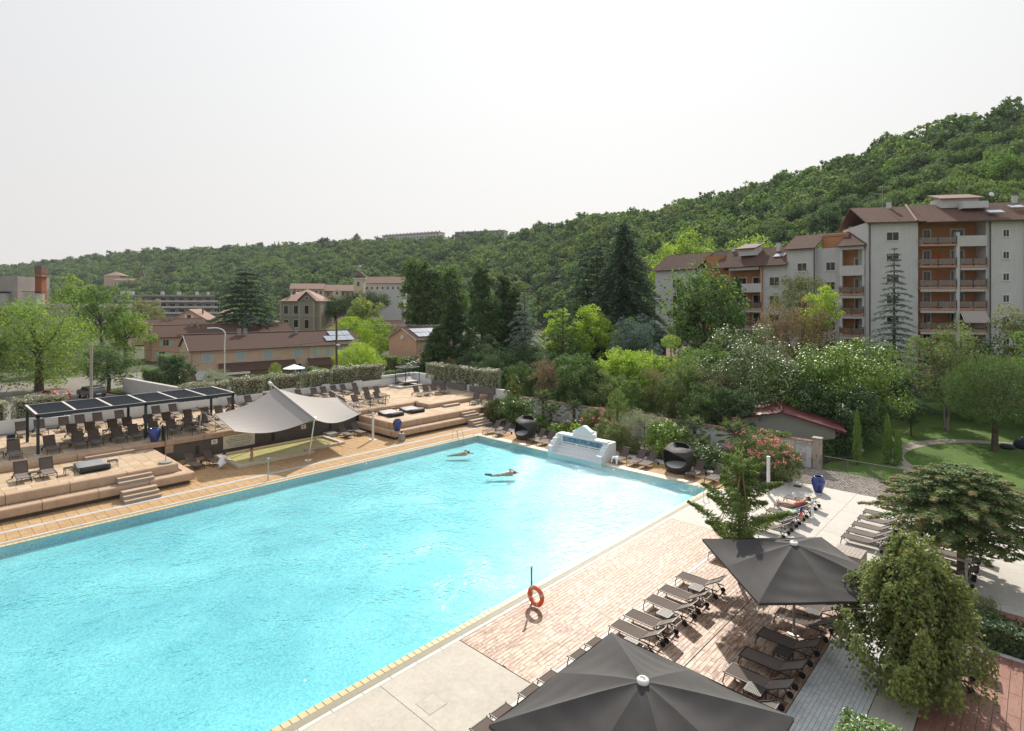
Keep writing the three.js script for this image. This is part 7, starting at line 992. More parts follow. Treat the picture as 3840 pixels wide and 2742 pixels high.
// dense belt behind the garden wall
for (const [label, x, z, h, r, seed, o, mt] of [
  ['dark green yew mass behind the terrace corner', -11.2, -13.2, 6.4, 2.9, 1141, { n: 8000, size: 0.2, asp: 0.3, cols: C.dark }], ['bright green juniper behind the terrace corner', -6.6, -12.4, 5.2, 2.0, 1142, { n: 6000, size: 0.16, asp: 0.3, cols: [...C.dark, ...C.mid] }], ['dry brown shrub beside the green climber', -2.9, -12.8, 6.4, 1.8, 1143, { n: 4500, size: 0.16, asp: 0.25, cols: C.dry }], ['big climber-covered tree behind the white wall', 1.3, -12.6, 6.7, 2.8, 1144, { n: 12000, size: 0.17, asp: 0.6, cols: [...C.mid, ...C.dark] }], ['pale leafy elder behind the white wall', 5.4, -12.2, 5.3, 2.0, 1145, { n: 6500, size: 0.16, asp: 0.5, cols: [...C.olive, ...C.mid] }], ['sumac with drooping leaves at the wall', 8.4, -11.4, 4.6, 1.6, 1146, { n: 4500, size: 0.22, asp: 0.3, cols: C.mid, droop: -0.5 }], ['dry twiggy shrub above the olive', 10.0, -13.2, 6.2, 2.1, 1147, { n: 4500, size: 0.15, asp: 0.25, cols: [...C.dry, ...C.olive] }], ['eucalyptus-like pale green shrub behind the wall', 12.6, -13.2, 7.0, 2.2, 1148, { n: 6000, size: 0.2, asp: 0.3, cols: [...C.olive, ...C.mid], droop: -0.5 }], ['dark juniper mound behind the second pod', 15.7, -12.0, 5.0, 2.1, 1149, { n: 7000, size: 0.16, asp: 0.3, cols: [...C.dark, ...C.mid] }], ['dry bramble above the dark juniper', 15.4, -14.0, 6.2, 2.0, 1150, { n: 4500, size: 0.15, asp: 0.25, cols: [...C.dry, ...C.dark] }], ['dark shrub beside the red-roofed shed', 18.0, -12.2, 5.0, 1.9, 1151, { n: 6000, size: 0.16, cols: C.dark }], ['lime-green shrub crown above the belt', 4.4, -17, 7.4, 3.0, 1152, { n: 9000, size: 0.2, cols: C.lime }], ['yellow-green shrub crown beside the lime one', 8.4, -17, 7.2, 2.4, 1153, { n: 7000, size: 0.2, cols: [...C.bright, ...C.lime] }], ['dark filler shrub under the blue conifer', 1.6, -17.5, 5.0, 2.6, 1154, { n: 5500, size: 0.2, cols: C.dark }], ['dark filler shrub under the spruce', -5.5, -17.5, 6.2, 3.0, 1155, { n: 6000, size: 0.2, cols: C.dark }], ['dark filler shrub behind the bright juniper', -10.5, -18.0, 7.2, 3.0, 1156, { n: 6000, size: 0.2, cols: C.dark }], ['silvery flowering bush rising above the belt', 16.6, -18.0, 9.6, 3.9, 1157, { n: 14000, size: 0.18, asp: 0.5, cols: [...C.silver, ...C.mid], lobes: 14, tufts: 10 }, M.leafGloss], ['leafy bush between silver bush and sumac', 12.2, -18.6, 8.2, 2.8, 1158, { n: 7000, size: 0.18, cols: C.mid }], ['dark thicket under the silver bush', 13.5, -16.0, 5.0, 2.4, 1159, { n: 5000, size: 0.18, cols: C.dark }], ['dark evergreen beside the terrace planters', -15.6, -14.0, 6.0, 2.6, 1160, { n: 6000, size: 0.18, cols: C.dark }], ['dark thicket beside the cypress clump', -16.5, -17.5, 8.0, 3.0, 1161, { n: 6000, size: 0.2, cols: C.dark }], ['dark shrub between shed and laurel', 22.2, -17.4, 5.4, 2.0, 1162, { n: 5000, size: 0.17, cols: C.dark }, M.leafGloss], ['green shrub before the loose pine', 12.4, -27, 8.5, 3.0, 1163, { n: 6500, size: 0.22, cols: C.dark }], ['shaded shrub under the blue spruce', 23.4, -33, 7.0, 3.4, 1164, { n: 6500, size: 0.22, cols: C.dark }], ['shaded shrub at the foot of the tall flats', 30.5, -42, 7.5, 3.6, 1165, { n: 6500, size: 0.24, cols: [...C.dark, ...C.mid] }], ['green shrub beside the cloud topiary', 9.6, -24, 8.0, 2.4, 1166, { n: 6000, size: 0.2, cols: [...C.mid, ...C.dark] }], ['dark thicket behind the birch stems', 33, -39, 6.5, 4.5, 1167, { n: 7000, size: 0.24, cols: C.dark }], ['dark thicket behind the stone pine', 45, -42, 9, 5.5, 1168, { n: 7000, size: 0.26, cols: C.dark }], ['dark undergrowth beneath the big cedar', -6, -33, 5.5, 3.6, 1169, { n: 6000, size: 0.22, cols: C.dark }], ['dark undergrowth beside the lower flats', -15, -33, 8.5, 4.0, 1170, { n: 6500, size: 0.24, cols: C.dark }]]) shrub(label, x, z, h, r, seed, o, mt, 'thicket_shrub');
// clipped silvery hedges above the terrace walls
for (const [z0, z1, h, seed] of [[33, 28.9, 4.1, 1], [28.6, 25.2, 4.2, 2], [16.9, 12.6, 4.0, 3], [12.3, 9.2, 4.15, 4], [8.8, 5.2, 4.1, 5], [4.6, 1.7, 4.1, 6], [1.3, -1.9, 4.3, 7], [-2.0, -5.2, 4.3, 8]]) hedge('trough_hedge', 'clipped silvery hedge in a trough on the white terrace wall', -23.1, -21.75, z1, z0, 1.9, h, 4600, 0.13, C.silver, M.leafGloss, 1180 + seed, 'silvery trough hedges');
for (const [z0, z1, s] of [[25.1, 17.2, 9]]) hedge('trough_hedge', 'sparser low hedge in the trough behind the pergola', -23.0, -21.8, z1, z0, 1.6, 3.2, 5200, 0.13, C.silver, M.leafGloss, 1190 + s, 'silvery trough hedges');
[[-18.9, -15.1], [-14.9, -11.5], [-11.0, -7.1]].forEach(([a, b], i) => {
  const t = thing('trough_planter', ['grey trough planter nearest the canopied bed', 'middle grey trough planter on the far wall', 'grey trough planter at the low end of the far wall'][i], 'planter', [0, 0, 0], 0, 'grey planters on the far wall'); part(t, 'trough', span(a + (i ? 0.1 : 1.3), b + (i === 2 ? 0.1 : -0.1), 1.85 - i * 0.05, 2.42 - i * 0.05, -9.7, -8.95), M.plantBox);
  hedge('planter_hedge', ['rounded silvery hedge growing in planter nearest the canopied bed', 'rounded silvery hedge in the middle grey planter', 'rounded silvery hedge in the end grey planter'][i], a, b, -10.2, -9.0, 2.4 - i * 0.05, 4.3, 5200, 0.13, C.silver, M.leafGloss, 1200 + i, 'silvery hedges in planters');
});
// clipped green hedges in the house gardens
for (const [label, x0, x1, z0, z1, h, seed] of [['long clipped hedge between the houses', -45, -33, -25.5, -24, 2.2, 1], ['clipped hedge before the orange gable', -58, -46, -24.6, -23.2, 2.3, 2], ['clipped hedge below the cream house porch', -70, -60, -30, -28.6, 2.2, 3], ['clipped hedge block beside the lime acacia', -32.5, -30.4, -16.5, -12.4, 1.9, 4], ['clipped hedge sloping beside the porch', -43.5, -37, -7.6, -6.4, 2.0, 5], ['clipped hedge by the basketball hoop', -80, -68, 1.8, 3.4, 2.4, 6], ['low hedge along the drive of the second house', -60, -48, 9.6, 10.8, 2.2, 7], ['box hedge in front of the garage', -42.5, -37, 0.4, 1.8, 1.7, 8]]) hedge('garden_hedge', label, x0, x1, z0, z1, 0, h, 5200, 0.2, C.mid, M.leaf, 1210 + seed);
plant('cone_shrub', 'yellow-green cone shrub before the garage', 'shrub', column(1230, 3.4, 0.9, { n: 2600, size: 0.15, cols: [...C.bright, ...C.olive] }), [-41.2, 0, -0.6], { trunkName: 'stems', crownName: 'foliage' }); shrub('dark green rounded shrub by the planter hedge', -26.5, -13.5, 4.2, 2.4, 1231, { n: 5000, size: 0.18, cols: C.dark }, M.leafGloss); shrub('bare twiggy shrub beside the dark cypress clump', -20.2, -14.4, 4.8, 2.0, 1232, { n: 3200, size: 0.16, asp: 0.2, cols: C.dry });
// ---------------------------------------------------------------- wooded hill
const camX = 36.21, camZ = 34.29;
const polar = (px, d) => { const r = (px - 1920) / 2133 * d; return [camX + r * CY - d * SY, camZ - r * SY - d * CY]; };
const tab = (t, x) => { for (let i = 1; i < t.length; i++) if (x <= t[i][0] || i === t.length - 1) { const [a, b] = [t[i - 1], t[i]], u = clamp((x - a[0]) / (b[0] - a[0])); return lerp(a[1], b[1], u * u * (3 - 2 * u)); } };
const SKYL = [[-900, 1015], [0, 1000], [190, 985], [340, 968], [560, 945], [800, 937], [1000, 928], [1180, 915], [1330, 905], [1500, 903], [1700, 898], [1900, 888], [2050, 850], [2250, 808], [2450, 788], [2600, 750], [2800, 703], [3000, 645], [3200, 580], [3400, 505], [3600, 450], [3840, 400], [4300, 300], [5200, 200]];
const RIDGE = [[-900, 950], [0, 900], [560, 850], [1000, 780], [1330, 740], [1700, 700], [1900, 640], [2050, 560], [2250, 480], [2450, 420], [2800, 340], [3200, 280], [3840, 235], [5200, 210]];
const FOOT = [[-900, 560], [0, 520], [1000, 400], [1500, 370], [1900, 270], [2450, 150], [2900, 118], [3300, 105], [3840, 95], [5200, 90]];
function hillAt(px, d) { const f = tab(FOOT, px), r = tab(RIDGE, px), top = 11.6 + (1136.4 - tab(SKYL, px)) * r / 2133 - 8, s = clamp((d - f) / (r - f)); return lerp(-0.3, top, Math.pow(s, 0.92)) * 1 + (d > r ? -(d - r) * 0.12 : 0); }
struct('hillside', grid(130, 40, (u, v) => { const px = -850 + u * 5900, f = tab(FOOT, px), r = tab(RIDGE, px), d = lerp(f - 5, r * 1.35, v), [x, z] = polar(px, d); return [x, hillAt(px, d), z, x, z]; }), M.earth, 'wooded hillside rising behind the town', 'hill');
{
  const kinds = [['mid green', [...C.mid], 1.0], ['dark green', [...C.dark, ...C.mid], 1.0], ['yellowish green', [[0.17, 0.25, 0.045], [0.20, 0.27, 0.05], [0.14, 0.23, 0.04]], 0.95], ['deep green', C.dark, 1.1], ['soft green', [[0.15, 0.23, 0.06], [0.12, 0.20, 0.05]], 1.0]];
  const protos = kinds.map(([, cols], i) => broad(1300 + i, 11, 5.2, { n: 2300, size: 0.62, asp: 0.75, cols, trunk: 2.2, lobes: 13, tufts: 8, limbs: 4, tr: 0.28 }));
  const small = kinds.map(([, cols], i) => broad(1320 + i, 11, 5.2, { n: 620, size: 1.15, asp: 0.8, cols, trunk: 1.5, lobes: 10, tufts: 6, limbs: 2, tr: 0.25 }).crown);
  const R = rng(1350), pts = [];
  for (let k = 0; k < 16000; k++) {
    const px = -250 + R() * 4400, f = tab(FOOT, px), r = tab(RIDGE, px), d = f + (r * 1.04 - f) * R(), [x, z] = polar(px, d); pts.push([x, z, d, px, 0.75 + 0.55 * R()]);
  }
  // keep trees about a crown apart, near ones first
  pts.sort((a, b) => a[2] - b[2]); const cell = new Map(), kept = [], key = (x, z) => Math.floor(x / 8) * 100003 + Math.floor(z / 8);
  for (const p of pts) { let ok = true; const q = p[2] > 420 ? 8.2 : p[2] > 260 ? 7.2 : 5.6; for (let i = -1; i <= 1 && ok; i++) for (let j = -1; j <= 1 && ok; j++) for (const o of cell.get(key(p[0] + i * 8, p[1] + j * 8)) ?? []) if (Math.hypot(o[0] - p[0], o[1] - p[1]) < q * p[4]) { ok = false; break; } if (!ok) continue; const k = key(p[0], p[1]); cell.has(k) ? cell.get(k).push(p) : cell.set(k, [p]); kept.push(p); }
  const inFrame = kept.filter((p) => p[3] > -60 && p[3] < 3900), near = new Set(inFrame.slice(0, 300));
  const firsts = [], im = small.map(() => []);
  for (const p of kept) {
    const [x, z, d, px, s] = p, y = hillAt(px, d) - 0.4, k = Math.floor(R() * kinds.length);
    if (near.has(p)) { const sc = s * kinds[k][2], turn = R() * 6.28, hh = 0.85 + 0.4 * R(); if (!firsts[k]) { firsts[k] = plant('hillside_tree', kinds[k][0] + ' broadleaf tree on the lower wooded hillside', 'tree', protos[k], [x, y, z], { group: kinds[k][0] + ' hillside trees', scale: [sc, sc * hh, sc], turn }); } else dup(firsts[k], [x, y, z], turn, null, null, [sc, sc * hh, sc]); } else im[k].push([x, y, z, s * (d > 420 ? 1.15 : 1), R() * 6.28, 0.8 + 0.4 * R()]);
  }
  im.forEach((list, k) => { const m = shade(new THREE.InstancedMesh(small[k], M.leaf, list.length)); m.name = numbered('forest'); tag(m, kinds[k][0] + ' far woodland covering the hill', 'woodland', null, 'stuff'); const q = new THREE.Quaternion(), mm = new THREE.Matrix4(); list.forEach(([x, y, z, s, a, h], i) => { q.setFromAxisAngle(V(0, 1, 0), a); mm.compose(V(x, y, z), q, V(s, s * h, s)); m.setMatrixAt(i, mm); }); scene.add(m); });
  // town trees between the houses and the hill
  const T = rng(1360); let n = 0;
  for (let k = 0; k < 420 && n < 70; k++) { const px = -40 + T() * 2050, d = 150 + T() * 300, [x, z] = polar(px, d); if (d > tab(FOOT, px) + 5) continue; if ((px > 400 && px < 860 && d > 150 && d < 300) || (px > 1020 && px < 1240 && d < 175) || (px > 1060 && px < 1540 && d < 345 && d > 175)) continue; const s = 0.7 + 0.5 * T(), i = Math.floor(T() * 5); dup(firsts[i], [x, 0, z], T() * 6, kinds[i][0] + ' garden tree in the town below the hill', kinds[i][0] + ' town trees', [s, s * (0.7 + 0.4 * T()), s]); n++; }
  // distinctive dark cedars and domes on the crest and slope
  const cr = conifer(1370, 16, 8, { tiers: 12, per: 8, den: 6, size: 1.6, asp: 0.4, cols: C.cedar, droop: 0.05, lift: 0.05, pow: 0.35, base: 4, tr: 0.4, width: 0.3 }), cone = conifer(1371, 17, 4, { tiers: 16, per: 7, den: 7, size: 1.2, asp: 0.4, cols: C.cedar, droop: 0.15, pow: 0.8, tr: 0.3 });
  let c0 = null, c1 = null; for (const [px, d] of [[165, 870], [200, 860], [590, 840], [650, 830], [860, 790], [975, 775], [1205, 745], [1225, 745], [480, 850]]) { const [x, z] = polar(px, d), y = hillAt(px, d); c0 = c0 ? dup(c0, [x, y, z], px) : plant('crest_cedar', 'dark flat-topped cedar standing out on the hill crest', 'cedar', cr, [x, y, z], { mat: M.needle, group: 'crest cedars' }); } for (const [px, d] of [[560, 846], [1030, 775], [1045, 775], [925, 780], [2090, 300], [1350, 380], [1368, 380]]) { const [x, z] = polar(px, d), y = Math.max(0, hillAt(px, d)); c1 = c1 ? dup(c1, [x, y, z], px) : plant('crest_fir', 'dark pointed fir rising from the wooded hill', 'fir', cone, [x, y, z], { mat: M.needle, group: 'pointed firs on the hill' }); }
}
// ---------------------------------------------------------------- people
mat('skin', [0.50, 0.27, 0.17], 0.6); mat('skinTan', [0.40, 0.19, 0.105], 0.6); mat('hairDark', [0.035, 0.02, 0.014], 0.7); mat('hairBrown', [0.12, 0.06, 0.03], 0.7); mat('swimPink', [0.62, 0.28, 0.26], 0.8); mat('capRed', [0.55, 0.02, 0.02], 0.5); mat('capWhite', [0.72, 0.72, 0.70], 0.7); mat('shortsDark', [0.02, 0.03, 0.05], 0.8); mat('paddleTeal', [0.03, 0.13, 0.15], 0.4); mat('coral', [0.60, 0.13, 0.10], 0.8);
function flesh(bones, res = 64, pad = 0.12) {                             // smooth union of tapered capsules [a, b, ra, rb]
  const lo = [9e9, 9e9, 9e9], hi = [-9e9, -9e9, -9e9]; for (const [a, b] of bones) for (const p of [a, b]) for (let k = 0; k < 3; k++) { lo[k] = Math.min(lo[k], p[k]); hi[k] = Math.max(hi[k], p[k]); }
  const c = [0, 1, 2].map((k) => (lo[k] + hi[k]) / 2), half = Math.max(...[0, 1, 2].map((k) => (hi[k] - lo[k]) / 2)) + pad + 0.06, mc = new MarchingCubes(res, M.skin, false, false, 60000); mc.isolation = 0;
  const sm = 0.035; for (let z = 0; z < res; z++) for (let y = 0; y < res; y++) for (let x = 0; x < res; x++) { const p = [x, y, z].map((q, k) => c[k] + (q - res / 2) / (res / 2) * half); let d = 9; for (const [a, b, ra, rb] of bones) { const bx = b[0] - a[0], by = b[1] - a[1], bz = b[2] - a[2], t = clamp(((p[0] - a[0]) * bx + (p[1] - a[1]) * by + (p[2] - a[2]) * bz) / (bx * bx + by * by + bz * bz + 1e-9)), e = Math.hypot(p[0] - a[0] - bx * t, p[1] - a[1] - by * t, p[2] - a[2] - bz * t) - lerp(ra, rb, t), h = Math.max(sm - Math.abs(d - e), 0) / sm; d = Math.min(d, e) - h * h * sm * 0.25; } mc.field[x + y * res + z * res * res] = -d; }
  mc.update(); const n = mc.count, P = new Float32Array(n * 3); for (let i = 0; i < n; i++) for (let k = 0; k < 3; k++) P[i * 3 + k] = c[k] + mc.positionArray[i * 3 + k] * half;
  const g = new THREE.BufferGeometry().setAttribute('position', new THREE.BufferAttribute(P, 3)).setAttribute('normal', new THREE.BufferAttribute(Float32Array.from(mc.normalArray.subarray(0, n * 3)), 3)); return g;
}
function hand(p, d) { const g = []; for (let i = 0; i < 5; i++) { const s = (i - 2) * 0.018, l = [0.05, 0.075, 0.08, 0.075, 0.06][i]; g.push(rod([p[0] + s, p[1], p[2]], [p[0] + s + d[0] * l, p[1] + d[1] * l - 0.01, p[2] + d[2] * l], 0.01, 0.008, 6)); } return g; }
function person(label, pos, turn, skin, J, wear, hair, hands = []) {
  const t = thing('person', label, 'person', pos, turn), b = flesh(J, 72); const n = [b, ...hands.flatMap(([p, d]) => hand(p, d))].map((g) => { const q = g.index ? g.toNonIndexed() : g; q.deleteAttribute('uv'); return q; });
  part(t, 'body', mergeGeometries(n), skin); for (const [name, bones, m] of wear) part(t, name, flesh(bones, 48), m); if (hair) part(t, hair[0], flesh(hair[1], 32, 0.05), hair[2]); return t;
}
// reading sunbather: lies along x, head towards +x, legs flat
person('sunbather in coral swimsuit reading a booklet on a lounger', [25.15, 0.34, 0.72], 0, M.skin, [[[0.1, 0.07, 0.1], [0.55, 0.13, 0.1], 0.04, 0.055], [[0.55, 0.13, 0.1], [1.0, 0.12, 0.09], 0.055, 0.085], [[0.1, 0.07, -0.1], [0.55, 0.10, -0.1], 0.04, 0.055], [[0.55, 0.10, -0.1], [1.0, 0.12, -0.09], 0.055, 0.085], [[0.1, 0.07, 0.1], [0.06, 0.2, 0.11], 0.035, 0.025], [[0.1, 0.07, -0.1], [0.06, 0.2, -0.11], 0.035, 0.025], [[1.02, 0.13, 0], [1.22, 0.2, 0], 0.13, 0.12], [[1.22, 0.2, 0], [1.5, 0.42, 0], 0.12, 0.14], [[1.5, 0.44, 0], [1.6, 0.52, 0], 0.05, 0.05], [[1.62, 0.6, 0], [1.66, 0.66, 0], 0.09, 0.095], [[1.46, 0.44, 0.17], [1.2, 0.34, 0.24], 0.045, 0.038], [[1.2, 0.34, 0.24], [1.0, 0.48, 0.08], 0.036, 0.028], [[1.46, 0.44, -0.17], [1.2, 0.34, -0.24], 0.045, 0.038], [[1.2, 0.34, -0.24], [1.0, 0.48, -0.08], 0.036, 0.028]], [['swimsuit', [[[1.02, 0.13, 0], [1.22, 0.2, 0], 0.14, 0.13], [[1.22, 0.2, 0], [1.42, 0.36, 0], 0.13, 0.148]], M.coral]], ['hair', [[[1.68, 0.66, 0], [1.74, 0.56, 0], 0.10, 0.08]], M.hairBrown], [[[1.0, 0.48, 0.08], [-0.3, 0.9, 0]], [[1.0, 0.48, -0.08], [-0.3, 0.9, 0]]]);
{ const b = whole('booklet', join(box(0.02, 0.28, 0.2, 0, 0.12, 0.1, 0, 0.3, 0.3), box(0.02, 0.28, 0.2, 0, 0.12, -0.1, 0, -0.3, 0.3)), M.towelWhite, 'white booklet held by the sunbather', 'booklet', null, [26.08, 0.86, 0.72]);
  const drape = (x0, w, y0, l, z) => grid(10, 14, (u, v) => { const d = v * l, over = 0.25; return [x0 + (d < over ? d : over + 0.03 * Math.sin(u * 14) * v) , y0 - (d < over ? -0.12 * d : (d - over)), z + (u - 0.5) * w + 0.02 * Math.sin(v * 9 + u * 3)]; });
  whole('bath_towel', drape(26.75, 0.55, 0.86, 1.05, 0.72), M.towelWhite, 'white bath towel draped behind the reading sunbather', 'towel'); mat('stripes', null, 0.95, { map: tex(64, 1, (u, v) => [[0.5, 0.6, 0.05], [0.03, 0.3, 0.4], [0.01, 0.02, 0.05], [0.05, 0.12, 0.3], [0.7, 0.13, 0.15], [0.55, 0.35, 0.2]][Math.floor(v * 6) % 6]) });
  whole('striped_towel', grid(8, 16, (u, v) => { const d = v * 1.5; return d < 0.8 ? [26.15 + d * 0.83, 0.37 + d * 0.55 + 0.03, 1.97 + (u - 0.5) * 0.5, u, v] : [26.82 + 0.02 * Math.sin(u * 9), 0.84 - (d - 0.8), 1.97 + (u - 0.5) * 0.5, u, v]; }), M.stripes, 'striped beach towel over a lounger backrest', 'towel'); whole('bathrobe', flesh([[[13.4, 0.42, -0.75], [13.8, 0.44, -0.7], 0.11, 0.12], [[13.8, 0.42, -0.6], [13.85, 0.1, -0.5], 0.08, 0.06], [[13.45, 0.42, -0.6], [13.4, 0.15, -0.5], 0.07, 0.05], [[13.6, 0.46, -0.95], [13.7, 0.5, -0.8], 0.09, 0.1]], 40), M.towelWhite, 'white bathrobe thrown on a lounger beside the fountain', 'bathrobe'); }
// crouching woman in a white robe, toddler, man on the terrace
person('woman in white robe crouching at the paddling pool', [-5.9, 0, 19.05], 1.9, M.skin, [[[0.12, 0.04, 0.1], [-0.02, 0.05, 0.1], 0.035, 0.045], [[0.0, 0.06, 0.1], [0.14, 0.45, 0.11], 0.05, 0.06], [[0.14, 0.45, 0.11], [-0.2, 0.36, 0.1], 0.065, 0.09], [[0.12, 0.04, -0.1], [-0.02, 0.05, -0.1], 0.035, 0.045], [[0.0, 0.06, -0.1], [0.14, 0.45, -0.11], 0.05, 0.06], [[0.14, 0.45, -0.11], [-0.2, 0.36, -0.1], 0.065, 0.09], [[-0.2, 0.38, 0], [0.05, 0.8, 0], 0.14, 0.14], [[0.06, 0.84, 0], [0.13, 0.92, 0], 0.05, 0.05], [[0.17, 0.98, 0], [0.19, 1.03, 0], 0.09, 0.095], [[0.05, 0.8, 0.17], [0.28, 0.55, 0.18], 0.045, 0.038], [[0.28, 0.55, 0.18], [0.52, 0.42, 0.1], 0.036, 0.026], [[0.05, 0.8, -0.17], [0.28, 0.55, -0.18], 0.045, 0.038], [[0.28, 0.55, -0.18], [0.52, 0.42, -0.1], 0.036, 0.026]], [['robe', [[[-0.22, 0.3, 0], [0.04, 0.8, 0], 0.20, 0.165], [[-0.2, 0.34, 0.08], [0.05, 0.4, 0.11], 0.13, 0.10], [[-0.2, 0.34, -0.08], [0.05, 0.4, -0.11], 0.13, 0.10], [[0.04, 0.8, 0.16], [0.27, 0.57, 0.18], 0.075, 0.065], [[0.04, 0.8, -0.16], [0.27, 0.57, -0.18], 0.075, 0.065]], M.towelWhite]], ['hair', [[[0.15, 1.04, 0], [0.1, 0.96, 0], 0.10, 0.085]], M.hairDark], [[[0.52, 0.42, 0.1], [0.8, -0.5, 0]], [[0.52, 0.42, -0.1], [0.8, -0.5, 0]]]);
person('toddler in pink swimsuit wading in the paddling pool', [-6.3, 0.04, 16.9], 0.9, M.skin, [[[0.1, 0.0, 0.06], [0.08, 0.2, 0.06], 0.03, 0.04], [[0.08, 0.2, 0.06], [0, 0.38, 0.05], 0.045, 0.06], [[-0.12, 0.0, -0.06], [-0.06, 0.2, -0.06], 0.03, 0.04], [[-0.06, 0.2, -0.06], [0, 0.38, -0.05], 0.045, 0.06], [[0, 0.4, 0], [0.02, 0.62, 0], 0.10, 0.09], [[0.02, 0.66, 0], [0.03, 0.72, 0], 0.045, 0.045], [[0.04, 0.79, 0], [0.05, 0.83, 0], 0.085, 0.085], [[0.02, 0.62, 0.1], [0.1, 0.46, 0.2], 0.032, 0.028], [[0.1, 0.46, 0.2], [0.2, 0.4, 0.26], 0.026, 0.02], [[0.02, 0.62, -0.1], [-0.06, 0.46, -0.17], 0.032, 0.028], [[-0.06, 0.46, -0.17], [-0.04, 0.34, -0.2], 0.026, 0.02]], [['swimsuit', [[[0, 0.38, 0], [0.02, 0.63, 0], 0.112, 0.10]], M.swimPink]], ['hair', [[[0.02, 0.85, 0], [-0.02, 0.76, 0], 0.085, 0.07]], M.hairDark]);
person('tanned bare-chested man in white cap bending on the terrace', [-13.3, Y3, 15.9], 0.5, M.skinTan, [[[0.05, 0.05, 0.12], [0, 0.48, 0.12], 0.05, 0.065], [[0, 0.48, 0.12], [-0.1, 0.9, 0.1], 0.07, 0.1], [[0.05, 0.05, -0.12], [0, 0.48, -0.12], 0.05, 0.065], [[0, 0.48, -0.12], [-0.1, 0.9, -0.1], 0.07, 0.1], [[-0.1, 0.95, 0], [0.28, 1.28, 0], 0.16, 0.18], [[0.34, 1.32, 0], [0.42, 1.36, 0], 0.06, 0.06], [[0.48, 1.38, 0], [0.52, 1.4, 0], 0.10, 0.105], [[0.28, 1.28, 0.22], [0.42, 1.0, 0.26], 0.06, 0.045], [[0.42, 1.0, 0.26], [0.5, 0.74, 0.18], 0.042, 0.032], [[0.28, 1.28, -0.22], [0.42, 1.0, -0.26], 0.06, 0.045], [[0.42, 1.0, -0.26], [0.5, 0.74, -0.18], 0.042, 0.032]], [['shorts', [[[-0.1, 0.92, 0], [-0.08, 0.95, 0], 0.19, 0.19], [[-0.1, 0.9, 0.1], [-0.03, 0.6, 0.12], 0.12, 0.1], [[-0.1, 0.9, -0.1], [-0.03, 0.6, -0.12], 0.12, 0.1]], M.shortsDark]], ['cap', [[[0.5, 1.44, 0], [0.46, 1.44, 0], 0.105, 0.10]], M.capWhite], [[[0.5, 0.74, 0.18], [0.3, -0.9, 0]], [[0.5, 0.74, -0.18], [0.3, -0.9, 0]]]);
const crawl = (arm) => [[[-0.95, -0.08, 0.1], [-0.5, -0.06, 0.09], 0.045, 0.06], [[-0.5, -0.06, 0.09], [-0.05, -0.03, 0.08], 0.065, 0.09], [[-0.95, -0.12, -0.1], [-0.5, -0.06, -0.09], 0.045, 0.06], [[-0.5, -0.06, -0.09], [-0.05, -0.03, -0.08], 0.065, 0.09], [[0, -0.02, 0], [0.45, 0.03, 0], 0.14, 0.17], [[0.5, 0.05, 0], [0.58, 0.07, 0], 0.06, 0.06], [[0.64, 0.08, 0], [0.7, 0.08, 0], 0.095, 0.10], [[0.45, 0.05, 0.18], arm[0], 0.05, 0.042], [arm[0], arm[1], 0.04, 0.03], [[0.45, 0.03, -0.18], [0.75, 0.02, -0.2], 0.05, 0.042], [[0.75, 0.02, -0.2], [1.05, 0.0, -0.15], 0.04, 0.03]];
person('swimmer in red cap doing crawl across the pool', [9.2, -0.12, 6.2], 0.85, M.skin, crawl([[0.3, 0.42, 0.28], [0.62, 0.3, 0.22]]), [['flippers', [[[-0.95, -0.02, 0.1], [-1.35, 0.02, 0.12], 0.06, 0.03], [[-0.95, -0.02, -0.1], [-1.35, 0.02, -0.12], 0.06, 0.03]], M.shortsDark]], ['cap', [[[0.66, 0.10, 0], [0.70, 0.10, 0], 0.108, 0.108]], M.capRed]); person('swimmer with dark hand paddles near the terrace side', [3.1, -0.12, 4.9], 0.95, M.skin, crawl([[0.75, 0.1, 0.25], [1.05, 0.03, 0.18]]), [['hand_paddle', [[[0.42, 0.16, -0.1], [0.5, 0.2, -0.1], 0.09, 0.08]], M.paddleTeal]], ['hair', [[[0.66, 0.12, 0], [0.70, 0.12, 0], 0.10, 0.10]], M.hairDark]);
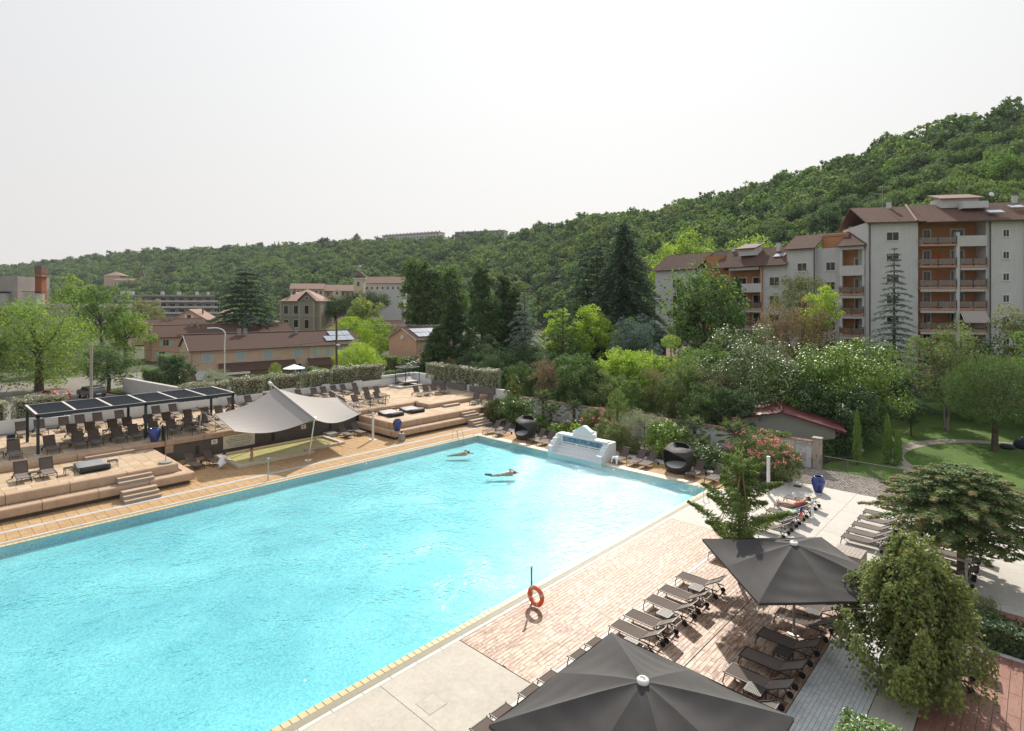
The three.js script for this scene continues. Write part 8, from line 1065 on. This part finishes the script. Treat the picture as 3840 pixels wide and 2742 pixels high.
// ---------------------------------------------------------------- cars, lamps, poles, cables
function car(label, x, z, turn, paint) {
  const t = thing('parked_car', label, 'car', [x, -0.05, z], turn), prof = [[-2.0, 0.3], [-1.98, 0.75], [-1.75, 0.95], [-1.0, 1.0], [-0.45, 1.42], [0.9, 1.46], [1.6, 1.25], [1.9, 0.95], [2.0, 0.6], [1.95, 0.3]];
  part(t, 'body', extrude(prof, 1.68, 0.09).translate(0, 0, -0.84), paint); for (const s of [-1, 1]) { part(t, 'side_window', extrude([[-0.75, 0.98], [-0.38, 1.34], [0.2, 1.37], [0.2, 0.98]], 0.02, 0).translate(0, 0, s * 0.845 - 0.01), M.paneDark); part(t, 'side_window', extrude([[0.28, 0.98], [0.28, 1.37], [0.95, 1.36], [1.35, 1.0]], 0.02, 0).translate(0, 0, s * 0.845 - 0.01), M.paneDark); part(t, 'tail_lamp', box(0.08, 0.22, 0.26, 1.92, 0.86, s * 0.66), M.tailLamp); part(t, 'headlight', box(0.1, 0.14, 0.34, -1.95, 0.7, s * 0.6), M.glass); for (const wx of [-1.25, 1.25]) { const w = part(t, 'wheel', new THREE.CylinderGeometry(0.31, 0.31, 0.2, 20).rotateX(PI / 2).translate(wx, 0.31, s * 0.78), M.rubber); part(w, 'rim', new THREE.CylinderGeometry(0.2, 0.2, 0.22, 14).rotateX(PI / 2).translate(wx, 0.31, s * 0.785), M.hubcap); } }
  part(t, 'rear_window', bar([1.24, 1.38, 0], [1.74, 1.1, 0], 0.03, 1.3), M.glass); part(t, 'windscreen', bar([-0.98, 1.02, 0], [-0.5, 1.4, 0], 0.03, 1.35), M.paneDark); part(t, 'number_plate', box(0.02, 0.11, 0.5, 2.0, 0.62, 0), M.whitePlastic);
}
car('red hatchback parked under the spreading tree', -49.5, 22.3, 0.35, M.red); car('dark grey hatchback parked beside the red one', -49.6, 18.6, 0.2, M.carDark);
{ const l = thing('street_lamp', 'white curved street lamp before the long peach house', 'street lamp', [-46.5, 0, 4.1]); part(l, 'mast', tube([[0, 0, 0], [0, 6, 0], [0, 7.6, 0], [-0.3, 8.1, 0.6], [-0.5, 8.2, 1.4]], 0.08, 8, 40), M.whiteMetal); part(l, 'lamp_head', box(0.3, 0.14, 0.7, -0.52, 8.18, 1.7), M.whiteMetal);
  const p = thing('utility_pole', 'wooden utility pole beside the car park', 'pole', [-42.5, 0, 19.9]); part(p, 'shaft', rod([0, 0, 0], [0, 7.0, 0], 0.16, 0.13, 12), M.oldWood); const q = thing('utility_pole', 'dark pole with a small lamp before the solar roof', 'pole', [-29.5, 0, -3.2]); part(q, 'shaft', rod([0, 0, 0], [0, 9.4, 0], 0.15, 0.12, 12), M.bark); part(q, 'lamp_head', box(0.5, 0.15, 0.3, 0.4, 6.3, 0), M.whiteMetal); const c = whole('overhead_cable', join(tube([[-42.5, 6.7, 19.9], [-36, 5.6, 8.5], [-29.5, 6.9, -3.2]], 0.02, 5, 30), tube([[-29.5, 9.0, -3.2], [-32, 8.2, -22], [-34, 8.6, -40]], 0.02, 5, 30)), M.frameDark, 'thin black overhead cable strung between two poles', 'cable');
  const u = thing('garden_umbrella', 'white garden umbrella before the peach house porch', 'umbrella', [-43.5, 0, -4.4]); part(u, 'canopy', new THREE.ConeGeometry(1.6, 0.6, 8).translate(0, 2.4, 0), M.towelWhite); part(u, 'pole', rod([0, 0, 0], [0, 2.4, 0], 0.03, 0.03, 8), M.whiteMetal); }
// ---------------------------------------------------------------- summer haze
scene.fog = new THREE.FogExp2(new THREE.Color().setRGB(0.88, 0.93, 1.0), 0.00011);
renderer.render(scene, camera);
